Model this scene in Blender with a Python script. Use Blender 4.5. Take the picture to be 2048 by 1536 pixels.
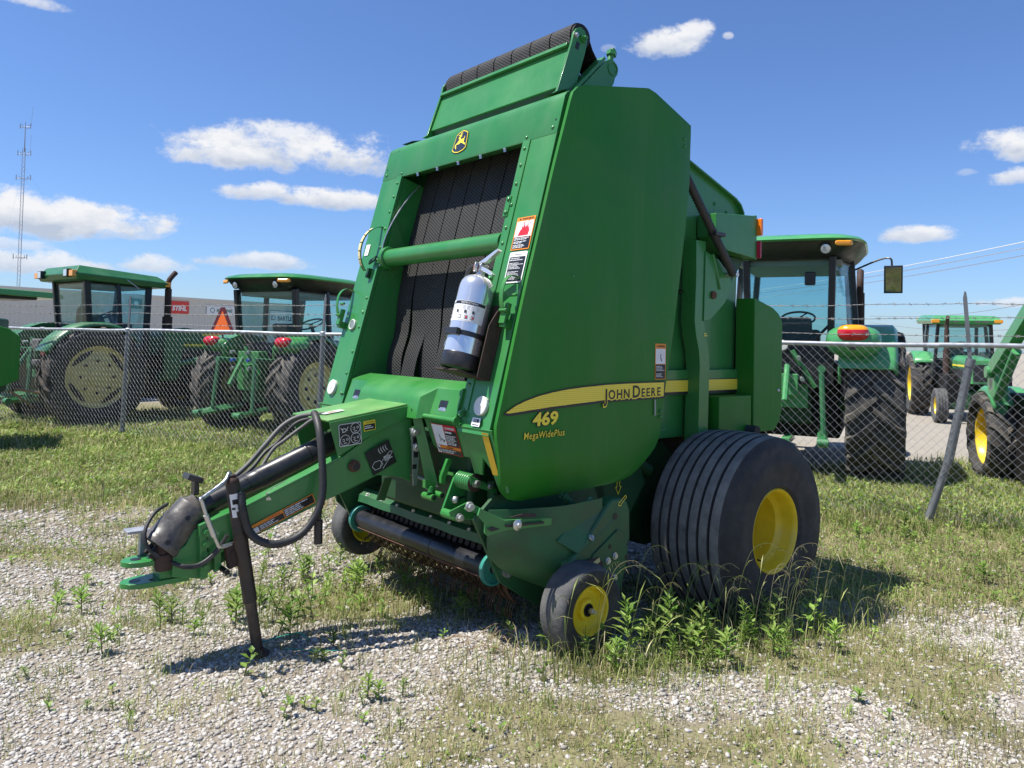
import bpy, bmesh, math, random
import numpy as np
from mathutils import Vector, Matrix
for o in list(bpy.data.objects): bpy.data.objects.remove(o)
R = math.radians
SC = bpy.context.scene
COL = SC.collection
# ---------------------------------------------------------------- camera
cam = bpy.data.cameras.new('camera')
camo = bpy.data.objects.new('camera', cam); COL.objects.link(camo)
FPX, PITCH, ROLL = 1520.0, R(1.77), R(1.24)
cam.sensor_fit = 'HORIZONTAL'; cam.sensor_width = 36.0
cam.lens = FPX / 2048 * 36.0
cam.shift_y = -(768 - 637) / 2048          # the photograph is a crop: its optical axis lies above the middle
cam.clip_start = 0.05; cam.clip_end = 3000
Fw = Vector((0, math.cos(PITCH), math.sin(PITCH)))
R0 = Vector((1, 0, 0)); U0 = R0.cross(Fw)
Rt = R0 * math.cos(ROLL) + U0 * math.sin(ROLL); Up = Rt.cross(Fw)
m = Matrix((Rt, Up, -Fw)).transposed().to_4x4()
m.translation = Vector((0, 0, 1.53)); camo.matrix_world = m
SC.camera = camo
# ---------------------------------------------------------------- sky, sun, exposure
SUN_EL, SUN_AZ = R(64), R(-98.5)             # azimuth clockwise from +Y (away from the viewer)
wd = bpy.data.worlds.new('World'); SC.world = wd; wd.use_nodes = True
SKY_STRENGTH = 0.095
SUN_STRENGTH = 4.2
SC.view_settings.view_transform = 'Standard'; SC.view_settings.look = 'None'
SC.view_settings.gamma = 1.0; SC.view_settings.use_curve_mapping = False
SC.view_settings.exposure = 0.9
sl = bpy.data.lights.new('sun', 'SUN'); sl.energy = SUN_STRENGTH; sl.angle = R(0.53); sl.color = (1.0, 0.955, 0.88)
so = bpy.data.objects.new('sun', sl); COL.objects.link(so)
sdir = Vector((math.sin(SUN_AZ) * math.cos(SUN_EL), math.cos(SUN_AZ) * math.cos(SUN_EL), math.sin(SUN_EL)))
so.rotation_euler = sdir.to_track_quat('Z', 'Y').to_euler()

def build_world():
    nt = wd.node_tree; nt.nodes.clear(); N = nt.nodes.new; lk = nt.links.new
    out = N('ShaderNodeOutputWorld'); bg = N('ShaderNodeBackground'); bg.inputs[1].default_value = SKY_STRENGTH
    sky = N('ShaderNodeTexSky'); sky.sky_type = 'NISHITA'; sky.sun_disc = False
    sky.sun_elevation = SUN_EL; sky.sun_rotation = SUN_AZ
    sky.air_density = 1.0; sky.dust_density = 0.5; sky.ozone_density = 3.0; sky.altitude = 150
    tc = N('ShaderNodeTexCoord'); D = tc.outputs['Generated']
    def val(v):
        n = N('ShaderNodeValue'); n.outputs[0].default_value = v; return n.outputs[0]
    def mth(op, a, b=None, c=None):
        n = N('ShaderNodeMath'); n.operation = op
        for i, x in enumerate((a, b, c)):
            if x is None: continue
            if isinstance(x, (int, float)): n.inputs[i].default_value = x
            else: lk(x, n.inputs[i])
        return n.outputs[0]
    def dot(v):
        n = N('ShaderNodeVectorMath'); n.operation = 'DOT_PRODUCT'; lk(D, n.inputs[0]); n.inputs[1].default_value = v
        return n.outputs['Value']
    def noise(scale, det, rough, stretch=1.6):
        mp = N('ShaderNodeMapping'); mp.inputs['Scale'].default_value = (1, 1, stretch); lk(D, mp.inputs[0])
        n = N('ShaderNodeTexNoise'); n.inputs['Scale'].default_value = scale; n.inputs['Detail'].default_value = det
        n.inputs['Roughness'].default_value = rough; lk(mp.outputs[0], n.inputs['Vector']); return n.outputs[0]
    n1 = noise(18, 9, 0.68); n2 = noise(5.5, 5, 0.55); n3 = noise(38, 5, 0.6)
    nn = mth('ADD', mth('MULTIPLY', mth('SUBTRACT', n1, 0.5), 3.6), mth('MULTIPLY', mth('SUBTRACT', n2, 0.5), 2.0))
    # clouds as soft noise-eaten banks: direction, half width, half height, strength
    CL = [
        ((-0.2901, 0.9292, 0.2288), 0.1546, 0.0355, 1.00),
        ((-0.3612, 0.9076, 0.2139), 0.0822, 0.0197, 1.00),
        ((-0.2146, 0.9506, 0.2245), 0.0625, 0.0289, 1.00),
        ((-0.2891, 0.924, 0.2504), 0.0724, 0.0197, 0.90),
        ((-0.2305, 0.9573, 0.1747), 0.0757, 0.0171, 1.00),
        ((-0.3142, 0.9326, 0.1776), 0.0513, 0.0145, 0.95),
        ((-0.5103, 0.8507, 0.126), 0.1349, 0.0289, 1.00),
        ((-0.546, 0.8277, 0.1298), 0.0592, 0.0276, 1.00),
        ((-0.4513, 0.8849, 0.1152), 0.0461, 0.0092, 0.60),
        ((-0.5436, 0.836, 0.0742), 0.0855, 0.0184, 0.85),
        ((-0.4231, 0.9024, 0.0812), 0.0428, 0.0158, 0.80),
        ((-0.321, 0.9426, 0.0925), 0.0888, 0.0132, 0.80),
        ((-0.551, 0.8292, 0.0942), 0.0395, 0.0092, 0.60),
        ((0.1876, 0.9117, 0.3657), 0.0474, 0.0250, 1.00),
        ((0.2113, 0.9023, 0.3758), 0.0250, 0.0158, 0.95),
        ((0.2501, 0.8947, 0.37), 0.0072, 0.0053, 0.60),
        ((0.5223, 0.8219, 0.2271), 0.0408, 0.0197, 1.00),
        ((0.5404, 0.8123, 0.2195), 0.0329, 0.0184, 1.00),
        ((0.5413, 0.8192, 0.1896), 0.0329, 0.0118, 0.90),
        ((0.4695, 0.8728, 0.1335), 0.0434, 0.0132, 0.95),
        ((0.5436, 0.8375, 0.0548), 0.0395, 0.0072, 0.70),
        ((-0.5142, 0.7853, 0.3447), 0.0461, 0.0092, 0.80),
        ((0.1104, 0.9252, 0.3631), 0.0092, 0.0053, 0.25),
        ((-0.0405, 0.9984, -0.0389), 0.0132, 0.0033, 0.20),
        ((0.5036, 0.8406, 0.1996), 0.0132, 0.0053, 0.30),
    ]
    rnd = random.Random(5)
    for k in range(9):                       # the same kind of fair-weather cloud all round
        a = rnd.uniform(45, 315); e = rnd.uniform(6, 34)
        d = Vector((math.sin(R(a)) * math.cos(R(e)), math.cos(R(a)) * math.cos(R(e)), math.sin(R(e))))
        w = rnd.uniform(.05, .16); CL.append((tuple(d), w, w * rnd.uniform(.22, .4), rnd.uniform(.7, 1)))
    tot = None; shade = None
    for c, a, b, s in CL:
        c = Vector(c).normalized(); rt = Vector((c.y, -c.x, 0)).normalized(); up = rt.cross(c)
        x = dot(rt / a); y = dot(up / b); f = dot(c)
        yb = mth('MULTIPLY', mth('MINIMUM', y, 0.0), 1.35); yt = mth('MAXIMUM', y, 0.0); yy = mth('ADD', yb, yt)
        r2 = mth('ADD', mth('MULTIPLY', x, x), mth('MULTIPLY', yy, yy))
        e = mth('ADD', mth('SUBTRACT', 1.0, r2), nn)
        k = N('ShaderNodeMapRange'); k.interpolation_type = 'SMOOTHSTEP'; lk(e, k.inputs[0])
        k.inputs[1].default_value = 0.0; k.inputs[2].default_value = 0.95; k.inputs[3].default_value = 0; k.inputs[4].default_value = s
        near = mth('MULTIPLY', mth('GREATER_THAN', f, 0.3), mth('LESS_THAN', r2, 4.0))
        mk = mth('MULTIPLY', k.outputs[0], near)
        sh = mth('MULTIPLY', mk, y)
        tot = mk if tot is None else mth('MAXIMUM', tot, mk)
        shade = sh if shade is None else mth('ADD', shade, sh)
    cr = N('ShaderNodeMapRange'); lk(mth('ADD', shade, mth('MULTIPLY', mth('SUBTRACT', n3, 0.5), 1.6)), cr.inputs[0])
    cr.inputs[1].default_value = -0.7; cr.inputs[2].default_value = 0.45
    cc = N('ShaderNodeMix'); cc.data_type = 'RGBA'; lk(cr.outputs[0], cc.inputs[0])
    q = 0.1 / SKY_STRENGTH
    cc.inputs[6].default_value = (2.75 * q, 3.15 * q, 3.9 * q, 1); cc.inputs[7].default_value = (4.9 * q, 4.95 * q, 5.1 * q, 1)
    tint = N('ShaderNodeMix'); tint.data_type = 'RGBA'; tint.blend_type = 'MULTIPLY'; tint.inputs[0].default_value = 1.0
    tint.inputs[7].default_value = SKYTINT; lk(sky.outputs[0], tint.inputs[6])
    mx = N('ShaderNodeMix'); mx.data_type = 'RGBA'; lk(tot, mx.inputs[0]); lk(tint.outputs[2], mx.inputs[6]); lk(cc.outputs[2], mx.inputs[7])
    lk(mx.outputs[2], bg.inputs[0]); lk(bg.outputs[0], out.inputs[0])
SKYTINT = (0.54, 0.67, 0.90, 1)
build_world()

# ---------------------------------------------------------------- helpers
class MB:
    def __init__(s): s.V = []; s.F = []; s.I = []; s.uv = None
    def add(s, verts, faces, mi=0):
        o = len(s.V); s.V.extend([tuple(v) for v in verts]); s.F.extend([tuple(i + o for i in f) for f in faces]); s.I.extend([mi] * len(faces)); return s
    def box(s, a, b, mi=0):
        (x0, y0, z0), (x1, y1, z1) = a, b
        return s.add([(x0, y0, z0), (x1, y0, z0), (x1, y1, z0), (x0, y1, z0), (x0, y0, z1), (x1, y0, z1), (x1, y1, z1), (x0, y1, z1)],
              [(3, 2, 1, 0), (4, 5, 6, 7), (0, 1, 5, 4), (1, 2, 6, 5), (2, 3, 7, 6), (3, 0, 4, 7)], mi)
    def obox(s, c, ax, ay, az, mi=0):
        c, ax, ay, az = map(Vector, (c, ax, ay, az)); p = []
        for k in (-1, 1):
            for (i, j) in ((-1, -1), (1, -1), (1, 1), (-1, 1)): p.append(c + ax * i + ay * j + az * k)
        return s.add(p, [(3, 2, 1, 0), (4, 5, 6, 7), (0, 1, 5, 4), (1, 2, 6, 5), (2, 3, 7, 6), (3, 0, 4, 7)], mi)
    def prism(s, poly, vec, mi=0):
        n = len(poly); vec = Vector(vec); a = [Vector(p) for p in poly]; b = [p + vec for p in a]
        nrm = Vector((0, 0, 0))
        for i in range(n): nrm += a[i].cross(a[(i + 1) % n])
        f = [tuple(range(n - 1, -1, -1)), tuple(range(n, 2 * n))] + [(i, (i + 1) % n, (i + 1) % n + n, i + n) for i in range(n)]
        if nrm.dot(vec) < 0: f = [tuple(reversed(q)) for q in f]
        return s.add(a + b, f, mi)
    def flat(s, poly, mi=0): return s.add(poly, [tuple(range(len(poly)))], mi)
    def tube(s, pts, r, n=8, mi=0, cap=True):
        P = [Vector(p) for p in pts]; m_ = len(P); rr = r if isinstance(r, (list, tuple)) else [r] * m_
        T = []
        for i in range(m_):
            a = P[min(i + 1, m_ - 1)] - P[max(i - 1, 0)]; T.append(a.normalized())
        ref = Vector((0, 0, 1)) if abs(T[0].z) < .9 else Vector((1, 0, 0))
        X = T[0].cross(ref).normalized(); V = []
        for i in range(m_):
            X = (X - T[i] * X.dot(T[i])).normalized(); Y = T[i].cross(X)
            for k in range(n):
                a = 2 * math.pi * k / n; V.append(P[i] + (X * math.cos(a) + Y * math.sin(a)) * rr[i])
        F = []
        for i in range(m_ - 1):
            for k in range(n):
                k2 = (k + 1) % n; F.append((i * n + k, i * n + k2, (i + 1) * n + k2, (i + 1) * n + k))
        if cap: F.append(tuple(range(n - 1, -1, -1))); F.append(tuple(range((m_ - 1) * n, m_ * n)))
        return s.add(V, F, mi)
    def lathe(s, o, axis, prof, n=24, mi=0, a0=0.0, a1=2 * math.pi, closed=False):
        o = Vector(o); A = Vector(axis).normalized(); ref = Vector((0, 0, 1)) if abs(A.z) < .9 else Vector((1, 0, 0))
        X = A.cross(ref).normalized(); Y = A.cross(X); full = abs(a1 - a0) > 6.28; m_ = n if full else n + 1
        V = []
        for (r, t) in prof:
            for k in range(m_):
                a = a0 + (a1 - a0) * k / n; V.append(o + A * t + (X * math.cos(a) + Y * math.sin(a)) * r)
        F = []; L_ = len(prof)
        for i in range(L_ - 1 if not closed else L_):
            i2 = (i + 1) % L_
            for k in range(n):
                k2 = (k + 1) % m_; F.append((i * m_ + k, i2 * m_ + k, i2 * m_ + k2, i * m_ + k2))
        return s.add(V, F, mi)
    def bolt(s, c, nrm, r=.012, h=.01, mi=0):
        c = Vector(c); nrm = Vector(nrm).normalized()
        s.tube([c, c + nrm * h * .35], r * 1.45, 10, mi); return s.tube([c + nrm * h * .2, c + nrm * h], r, 6, mi)
    def rivet(s, c, nrm, r=.009, mi=0):
        return s.lathe(c, nrm, [(r, -.001), (r * .9, r * .35), (r * .55, r * .65), (0.0005, r * .75)], 8, mi)
    def build(s, name, mats, parent=None, smooth=40, bevel=0, seg=2, solid=0):
        me = bpy.data.meshes.new(name); me.from_pydata(s.V, [], s.F)
        if not isinstance(mats, (list, tuple)): mats = [mats]
        for q in mats: me.materials.append(M[q] if isinstance(q, str) else q)
        if len(mats) > 1: me.polygons.foreach_set('material_index', s.I)
        if s.uv is not None:
            ul = me.uv_layers.new(name='UVMap'); li = np.zeros(len(me.loops), dtype=np.int32); me.loops.foreach_get('vertex_index', li)
            ul.data.foreach_set('uv', np.asarray(s.uv, dtype=np.float32)[li].ravel())
        me.update()
        if smooth:
            me.polygons.foreach_set('use_smooth', [True] * len(me.polygons)); me.set_sharp_from_angle(angle=R(smooth))
        o = bpy.data.objects.new(name, me); COL.objects.link(o); o.parent = parent
        if solid:
            md = o.modifiers.new('solid', 'SOLIDIFY'); md.thickness = solid; md.offset = -1
            md = o.modifiers.new('split', 'EDGE_SPLIT'); md.split_angle = R(max(30, smooth or 30)); md.use_edge_sharp = True
        if bevel:
            md = o.modifiers.new('bevel', 'BEVEL'); md.width = bevel; md.segments = seg; md.limit_method = 'ANGLE'; md.angle_limit = R(35); md.harden_normals = True
        return o
def tag(o, label=None, cat=None, group=None, kind=None):
    for k, v in (('label', label), ('category', cat), ('group', group), ('kind', kind)):
        if v: o[k] = v
    return o
def empty(name, loc=(0, 0, 0), rz=0.0):
    o = bpy.data.objects.new(name, None); COL.objects.link(o); o.location = loc; o.rotation_euler = (0, 0, rz); o.empty_display_size = .2; return o
def copy_tree(o, parent=None):
    c = o.copy(); COL.objects.link(c); c.parent = parent
    for ch in list(o.children): copy_tree(ch, c)
    return c
def arc(c, r, a0, a1, n, fx=lambda a, b: (a, b)):
    return [fx(c[0] + r * math.cos(a0 + (a1 - a0) * i / n), c[1] + r * math.sin(a0 + (a1 - a0) * i / n)) for i in range(n + 1)]
def spline(pts, n=8):
    P = [Vector(p) for p in pts]; P = [P[0] * 2 - P[1]] + P + [P[-1] * 2 - P[-2]]; out = []
    for i in range(1, len(P) - 2):
        for k in range(n):
            t = k / n; a, b, c, d = P[i - 1], P[i], P[i + 1], P[i + 2]
            out.append(0.5 * ((2 * b) + (c - a) * t + (2 * a - 5 * b + 4 * c - d) * t * t + (3 * b - a - 3 * c + d) * t ** 3))
    out.append(P[-2]); return out
_fc = {}
def text_geo(txt, size=1.0, offset=0.0, bold=0.0, spacing=1.0):
    """flat outline lettering as (verts, faces, width, height) lying in x,y from the origin"""
    key = (txt, size, offset, bold, spacing)
    if key in _fc: return _fc[key]
    c = bpy.data.curves.new('t', 'FONT'); c.body = txt; c.size = size; c.offset = offset + bold; c.space_character = spacing; c.resolution_u = 3; c.fill_mode = 'FRONT'
    o = bpy.data.objects.new('t', c); COL.objects.link(o)
    dg = bpy.context.evaluated_depsgraph_get(); dg.update(); me = o.evaluated_get(dg).to_mesh()
    V = [tuple(v.co) for v in me.vertices]; F = [tuple(p.vertices) for p in me.polygons]
    o.evaluated_get(dg).to_mesh_clear(); bpy.data.objects.remove(o); bpy.data.curves.remove(c)
    w = max([v[0] for v in V] or [0]); hh = max([v[1] for v in V] or [0]); _fc[key] = (V, F, w, hh); return _fc[key]
class Frame:
    """a flat print surface: origin, unit x and y in the plane, lifted off along the normal"""
    def __init__(s, o, ex, ey, lift=.002):
        s.o = Vector(o); s.x = Vector(ex).normalized(); e = Vector(ey); s.y = (e - s.x * e.dot(s.x)).normalized(); s.n = s.x.cross(s.y); s.l = lift
    def p(s, x, y, k=0): return s.o + s.x * x + s.y * y + s.n * (s.l + k * .0006)
    def rect(s, mb, x0, y0, x1, y1, mi, k=0): mb.flat([s.p(x0, y0, k), s.p(x1, y0, k), s.p(x1, y1, k), s.p(x0, y1, k)], mi)
    def rrect(s, mb, x0, y0, x1, y1, r, mi, k=0):
        P = []
        for cx, cy, a in ((x1 - r, y1 - r, 0), (x0 + r, y1 - r, 90), (x0 + r, y0 + r, 180), (x1 - r, y0 + r, 270)):
            for i in range(5): t = R(a + 22.5 * i); P.append(s.p(cx + r * math.cos(t), cy + r * math.sin(t), k))
        mb.flat(P, mi)
    def poly(s, mb, pts, mi, k=0): mb.flat([s.p(x, y, k) for x, y in pts], mi)
    def line(s, mb, pts, w, mi, k=0):
        for (a, b), (c, d) in zip(pts[:-1], pts[1:]):
            L_ = math.hypot(c - a, d - b) or 1; nx, ny = -(d - b) / L_ * w / 2, (c - a) / L_ * w / 2
            s.poly(mb, [(a - nx, b - ny), (c - nx, d - ny), (c + nx, d + ny), (a + nx, b + ny)], mi, k)
    def ring(s, mb, cx, cy, r, w, mi, k=0, n=24):
        for i in range(n):
            a, b = 2 * math.pi * i / n, 2 * math.pi * (i + 1) / n
            s.poly(mb, [(cx + (r - w) * math.cos(a), cy + (r - w) * math.sin(a)), (cx + r * math.cos(a), cy + r * math.sin(a)), (cx + r * math.cos(b), cy + r * math.sin(b)), (cx + (r - w) * math.cos(b), cy + (r - w) * math.sin(b))], mi, k)
    def disc(s, mb, cx, cy, r, mi, k=0, n=20): s.poly(mb, [(cx + r * math.cos(2 * math.pi * i / n), cy + r * math.sin(2 * math.pi * i / n)) for i in range(n)], mi, k)
    def text(s, mb, txt, x, y, w=None, h=None, mi=0, k=1, center=False, bold=0.0, offset=0.0, shear=0.0, spacing=1.0):
        V, F, tw, th = text_geo(txt, 1.0, offset, bold, spacing)
        if not V: return
        V0, F0, tw0, th0 = text_geo(txt, 1.0, 0.0, bold, spacing)
        sy = (h / th0) if h else (w / tw0); sx = (w / tw0) if w else sy
        ox = x - (tw0 * sx / 2 if center else 0)
        mb.add([s.p(ox + vx * sx + vy * sy * shear, y + vy * sy, k) for vx, vy, _ in V], F, mi)
    def lines(s, mb, x0, y0, x1, y1, n, mi, k=1, fill=.5, seed=1):
        """rows of print too small to read"""
        rd = random.Random(seed); dy = (y1 - y0) / n
        for i in range(n):
            y = y1 - (i + .75) * dy; x = x0; end = x0 + (x1 - x0) * rd.uniform(.55, 1.0)
            while x < end:
                wd_ = (x1 - x0) * rd.uniform(.06, .2); s.rect(mb, x, y, min(x + wd_, end), y + dy * fill, mi, k); x += wd_ + (x1 - x0) * .025

# ---------------------------------------------------------------- materials
M = {}
def nodes_of(name):
    mt = bpy.data.materials.new(name); mt.use_nodes = True; nt = mt.node_tree; b = nt.nodes['Principled BSDF']; M[name] = mt; return mt, nt, b
def pmat(name, col, rough=.5, metal=0.0, coat=0.0, var=.12, vscale=6.0, bump=0.0, bscale=60.0, dust=None, dustamt=.3, rvar=.12, spec=.5, emis=None, island=0.0, streak=None):
    mt, nt, b = nodes_of(name); N = nt.nodes.new; lk = nt.links.new
    b.inputs['Metallic'].default_value = metal; b.inputs['Coat Weight'].default_value = coat; b.inputs['Coat Roughness'].default_value = .12
    b.inputs['Specular IOR Level'].default_value = spec
    tc = N('ShaderNodeTexCoord'); n = N('ShaderNodeTexNoise'); n.inputs['Scale'].default_value = vscale; n.inputs['Detail'].default_value = 7; n.inputs['Roughness'].default_value = .62
    lk(tc.outputs['Object'], n.inputs['Vector'])
    r = N('ShaderNodeMapRange'); r.inputs[1].default_value = .3; r.inputs[2].default_value = .7; r.inputs[3].default_value = 1 - var; r.inputs[4].default_value = 1 + var; lk(n.outputs[0], r.inputs[0])
    mul = N('ShaderNodeMix'); mul.data_type = 'RGBA'; mul.blend_type = 'MULTIPLY'; mul.inputs[0].default_value = 1; mul.inputs[6].default_value = (*col, 1); lk(r.outputs[0], mul.inputs[7])
    c = mul.outputs[2]
    if island:
        g = N('ShaderNodeNewGeometry'); r3 = N('ShaderNodeMapRange'); r3.inputs[3].default_value = 1 - island; r3.inputs[4].default_value = 1 + island; lk(g.outputs['Random Per Island'], r3.inputs[0])
        m3 = N('ShaderNodeMix'); m3.data_type = 'RGBA'; m3.blend_type = 'MULTIPLY'; m3.inputs[0].default_value = 1; lk(c, m3.inputs[6]); lk(r3.outputs[0], m3.inputs[7]); c = m3.outputs[2]
    if dust:
        n2 = N('ShaderNodeTexNoise'); n2.inputs['Scale'].default_value = vscale * .7; n2.inputs['Detail'].default_value = 9; n2.inputs['Roughness'].default_value = .7; n2.inputs['Distortion'].default_value = .6
        lk(tc.outputs['Object'], n2.inputs['Vector']); r2 = N('ShaderNodeMapRange'); r2.inputs[1].default_value = .42; r2.inputs[2].default_value = .75; r2.inputs[4].default_value = dustamt; lk(n2.outputs[0], r2.inputs[0])
        m2 = N('ShaderNodeMix'); m2.data_type = 'RGBA'; lk(r2.outputs[0], m2.inputs[0]); lk(c, m2.inputs[6]); m2.inputs[7].default_value = (*dust, 1); c = m2.outputs[2]
    if streak:
        for sc_, lo_, hi_, am_ in (((7, 7, .55), .48, .72, .16), ((46, 46, 1.6), .62, .74, .14), ((3, 3, 70), .70, .76, .10)):
            mp = N('ShaderNodeMapping'); mp.inputs['Scale'].default_value = sc_; mp.inputs['Rotation'].default_value = (0, .12, 0); lk(tc.outputs['Object'], mp.inputs[0]); ns = N('ShaderNodeTexNoise'); ns.inputs['Scale'].default_value = 1; ns.inputs['Detail'].default_value = 5; lk(mp.outputs[0], ns.inputs['Vector'])
            rs_ = N('ShaderNodeMapRange'); rs_.inputs[1].default_value = lo_; rs_.inputs[2].default_value = hi_; rs_.inputs[4].default_value = am_; lk(ns.outputs[0], rs_.inputs[0]); ms = N('ShaderNodeMix'); ms.data_type = 'RGBA'; lk(rs_.outputs[0], ms.inputs[0]); lk(c, ms.inputs[6]); ms.inputs[7].default_value = (*streak, 1); c = ms.outputs[2]
    lk(c, b.inputs['Base Color'])
    rr = N('ShaderNodeMapRange'); rr.inputs[1].default_value = .3; rr.inputs[2].default_value = .7; rr.inputs[3].default_value = max(.02, rough - rvar); rr.inputs[4].default_value = min(1, rough + rvar); lk(n.outputs[0], rr.inputs[0]); lk(rr.outputs[0], b.inputs['Roughness'])
    if bump:
        nb = N('ShaderNodeTexNoise'); nb.inputs['Scale'].default_value = bscale; nb.inputs['Detail'].default_value = 5; lk(tc.outputs['Object'], nb.inputs['Vector'])
        bp = N('ShaderNodeBump'); bp.inputs['Strength'].default_value = bump; bp.inputs['Distance'].default_value = .01; lk(nb.outputs[0], bp.inputs['Height']); lk(bp.outputs[0], b.inputs['Normal'])
    if emis: b.inputs['Emission Color'].default_value = (*emis, 1); b.inputs['Emission Strength'].default_value = 1
    return mt
GREEN = (.028, .205, .044)
pmat('green', GREEN, .36, coat=.25, var=.09, vscale=3, bump=.03, bscale=9, dust=(.16, .19, .12), dustamt=.14, streak=(.16, .26, .14))
pmat('green_panel', (.016, .166, .014), .42, coat=.0, var=.10, vscale=2.2, bump=.14, bscale=2.2, dust=(.11, .17, .07), dustamt=.22, spec=.28, streak=(.13, .20, .10))
pmat('green_faded', (.09, .27, .07), .5, coat=.05, var=.18, vscale=5, dust=(.35, .36, .16), dustamt=.55, rvar=.1)
pmat('green_hood', (.028, .20, .032), .38, coat=.2, var=.1, vscale=4, dust=(.2, .3, .15), dustamt=.2)
pmat('green_dirty', (.016, .105, .035), .5, coat=.05, var=.2, vscale=8, dust=(.06, .05, .035), dustamt=.5)
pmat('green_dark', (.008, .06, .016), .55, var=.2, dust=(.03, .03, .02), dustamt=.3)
pmat('teal_metal', (.03, .22, .17), .4, coat=.2)
pmat('yellow', (.84, .60, .016), .4, coat=.2, var=.1, dust=(.3, .22, .08), dustamt=.25)
pmat('yellow_dull', (.66, .54, .20), .62, var=.15, vscale=5, dust=(.46, .40, .26), dustamt=.7)
pmat('yellow_print', (.90, .72, .05), .4, var=.05)
pmat('yellow_stripe', (.62, .46, .06), .4, var=.05)
pmat('amber_strip', (.68, .42, .03), .35, var=.08)
pmat('black_print', (.012, .013, .016), .4, var=.1)
pmat('navy_print', (.02, .028, .05), .35, var=.05)
pmat('white_print', (.78, .78, .77), .45, var=.05)
pmat('grey_print', (.55, .56, .58), .45, var=.08)
pmat('orange_print', (.75, .25, .02), .45, var=.05)
pmat('red_print', (.55, .02, .03), .45, var=.05)
pmat('pale_text', (.62, .62, .62), .5, var=.05)
pmat('rubber', (.040, .039, .038), .8, var=.3, vscale=9, bump=.3, bscale=45, dust=(.13, .12, .10), dustamt=.5, spec=.3)
pmat('rubber_grey', (.19, .175, .155), .75, var=.4, vscale=12, bump=.5, bscale=34, dust=(.24, .23, .21), dustamt=.7, spec=.3)
pmat('rubber_worn', (.075, .075, .076), .72, var=.35, vscale=12, bump=.3, bscale=60, dust=(.17, .165, .15), dustamt=.6, spec=.3)
pmat('rubber_lug', (.045, .044, .043), .8, var=.3, vscale=7, bump=.3, bscale=40, dust=(.27, .23, .18), dustamt=.75, spec=.25)
pmat('black_plastic', (.018, .018, .02), .38, var=.3, vscale=9, dust=(.12, .115, .105), dustamt=.3, spec=.5)
pmat('bell_plastic', (.045, .044, .043), .40, var=.4, vscale=9, dust=(.26, .22, .18), dustamt=.7, rvar=.15, bump=.15, bscale=50)
pmat('hose', (.02, .02, .021), .55, var=.2, dust=(.09, .085, .075), dustamt=.4)
pmat('hose_worn', (.10, .098, .09), .6, var=.2, dust=(.16, .15, .13), dustamt=.5)
pmat('dark_metal', (.012, .012, .013), .6, metal=.3, var=.3, dust=(.05, .035, .025), dustamt=.5)
pmat('rust', (.10, .042, .022), .85, var=.4, vscale=20, bump=.3, bscale=80, dust=(.2, .13, .09), dustamt=.5)
pmat('rust_dark', (.045, .024, .018), .8, var=.4, vscale=14, dust=(.10, .06, .05), dustamt=.5)
pmat('jack_tube', (.022, .02, .02), .5, var=.3, vscale=16, dust=(.15, .08, .045), dustamt=.35)
pmat('jack_inner', (.05, .04, .035), .55, metal=.3, var=.4, vscale=14, dust=(.22, .15, .10), dustamt=.6)
pmat('steel', (.55, .55, .54), .36, metal=1, var=.15, vscale=20)
pmat('zinc', (.60, .60, .58), .42, metal=.9, var=.15, vscale=15)
pmat('chrome', (.86, .85, .83), .17, metal=.75, var=.03, rvar=.05)
pmat('mirror_glass', (.30, .32, .31), .05, metal=1, var=.02, rvar=.02)
pmat('steel_flat', (.30, .36, .32), .5, metal=.6, var=.2)
pmat('galv', (.40, .415, .43), .48, metal=.55, var=.14, vscale=18)
pmat('galv_wire', (.36, .37, .38), .55, metal=.3, var=.1)
pmat('barb_wire', (.22, .215, .21), .6, metal=.4, var=.2)
pmat('galv_dark', (.17, .18, .19), .55, metal=.4, var=.2)
pmat('roller_black', (.012, .013, .016), .32, var=.3, vscale=8, dust=(.06, .05, .05), dustamt=.3)
pmat('tine', (.10, .055, .03), .55, metal=.6, var=.4, vscale=30)
pmat('lens_white', (.70, .70, .67), .8, var=.06, vscale=20, dust=(.5, .42, .38), dustamt=.3, spec=.15)
pmat('lens_orange', (.85, .2, .01), .2, coat=.5, var=.03)
pmat('lens_amber', (.85, .33, .01), .2, coat=.5, var=.05)
pmat('lens_red', (.55, .01, .02), .15, coat=.6, var=.05)
pmat('lens_red_reflex', (.45, .02, .06), .25, coat=.3, var=.05)
pmat('lamp_glass', (.7, .72, .72), .12, metal=.4, var=.05)
pmat('cab_black', (.016, .017, .018), .42, var=.15, dust=(.07, .07, .065), dustamt=.25)
pmat('cab_grey', (.07, .075, .085), .6, var=.12)
pmat('cab_liner', (.30, .31, .26), .8, var=.1)
pmat('seat_vinyl', (.045, .05, .058), .6, var=.15)
pmat('green_old', (.024, .15, .05), .42, coat=.15, var=.14, vscale=4, dust=(.16, .18, .13), dustamt=.25)
pmat('green_light', (.07, .30, .10), .34, coat=.3, var=.06, vscale=4)
pmat('smv_orange', (.9, .16, .02), .5, var=.04)
pmat('smv_red', (.12, .01, .015), .5, var=.1)
pmat('wall_tan', (.60, .57, .49), .6, var=.04, vscale=.4)
pmat('wall_trim', (.60, .57, .50), .6, var=.05, vscale=.5)
pmat('sign_red', (.62, .045, .03), .5, var=.03)
pmat('sign_white', (.74, .74, .72), .5, var=.03)
pmat('sign_green', (.03, .16, .10), .5, var=.05)
pmat('mast', (.33, .34, .37), .5, metal=.5, var=.1)
pmat('cable', (.7, .7, .7), .5, metal=.2, var=.05)
pmat('blue_cap', (.05, .12, .5), .4)
pmat('twine', (.02, .28, .2), .6)
pmat('dry_stick', (.25, .17, .10), .85, var=.3)
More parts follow.
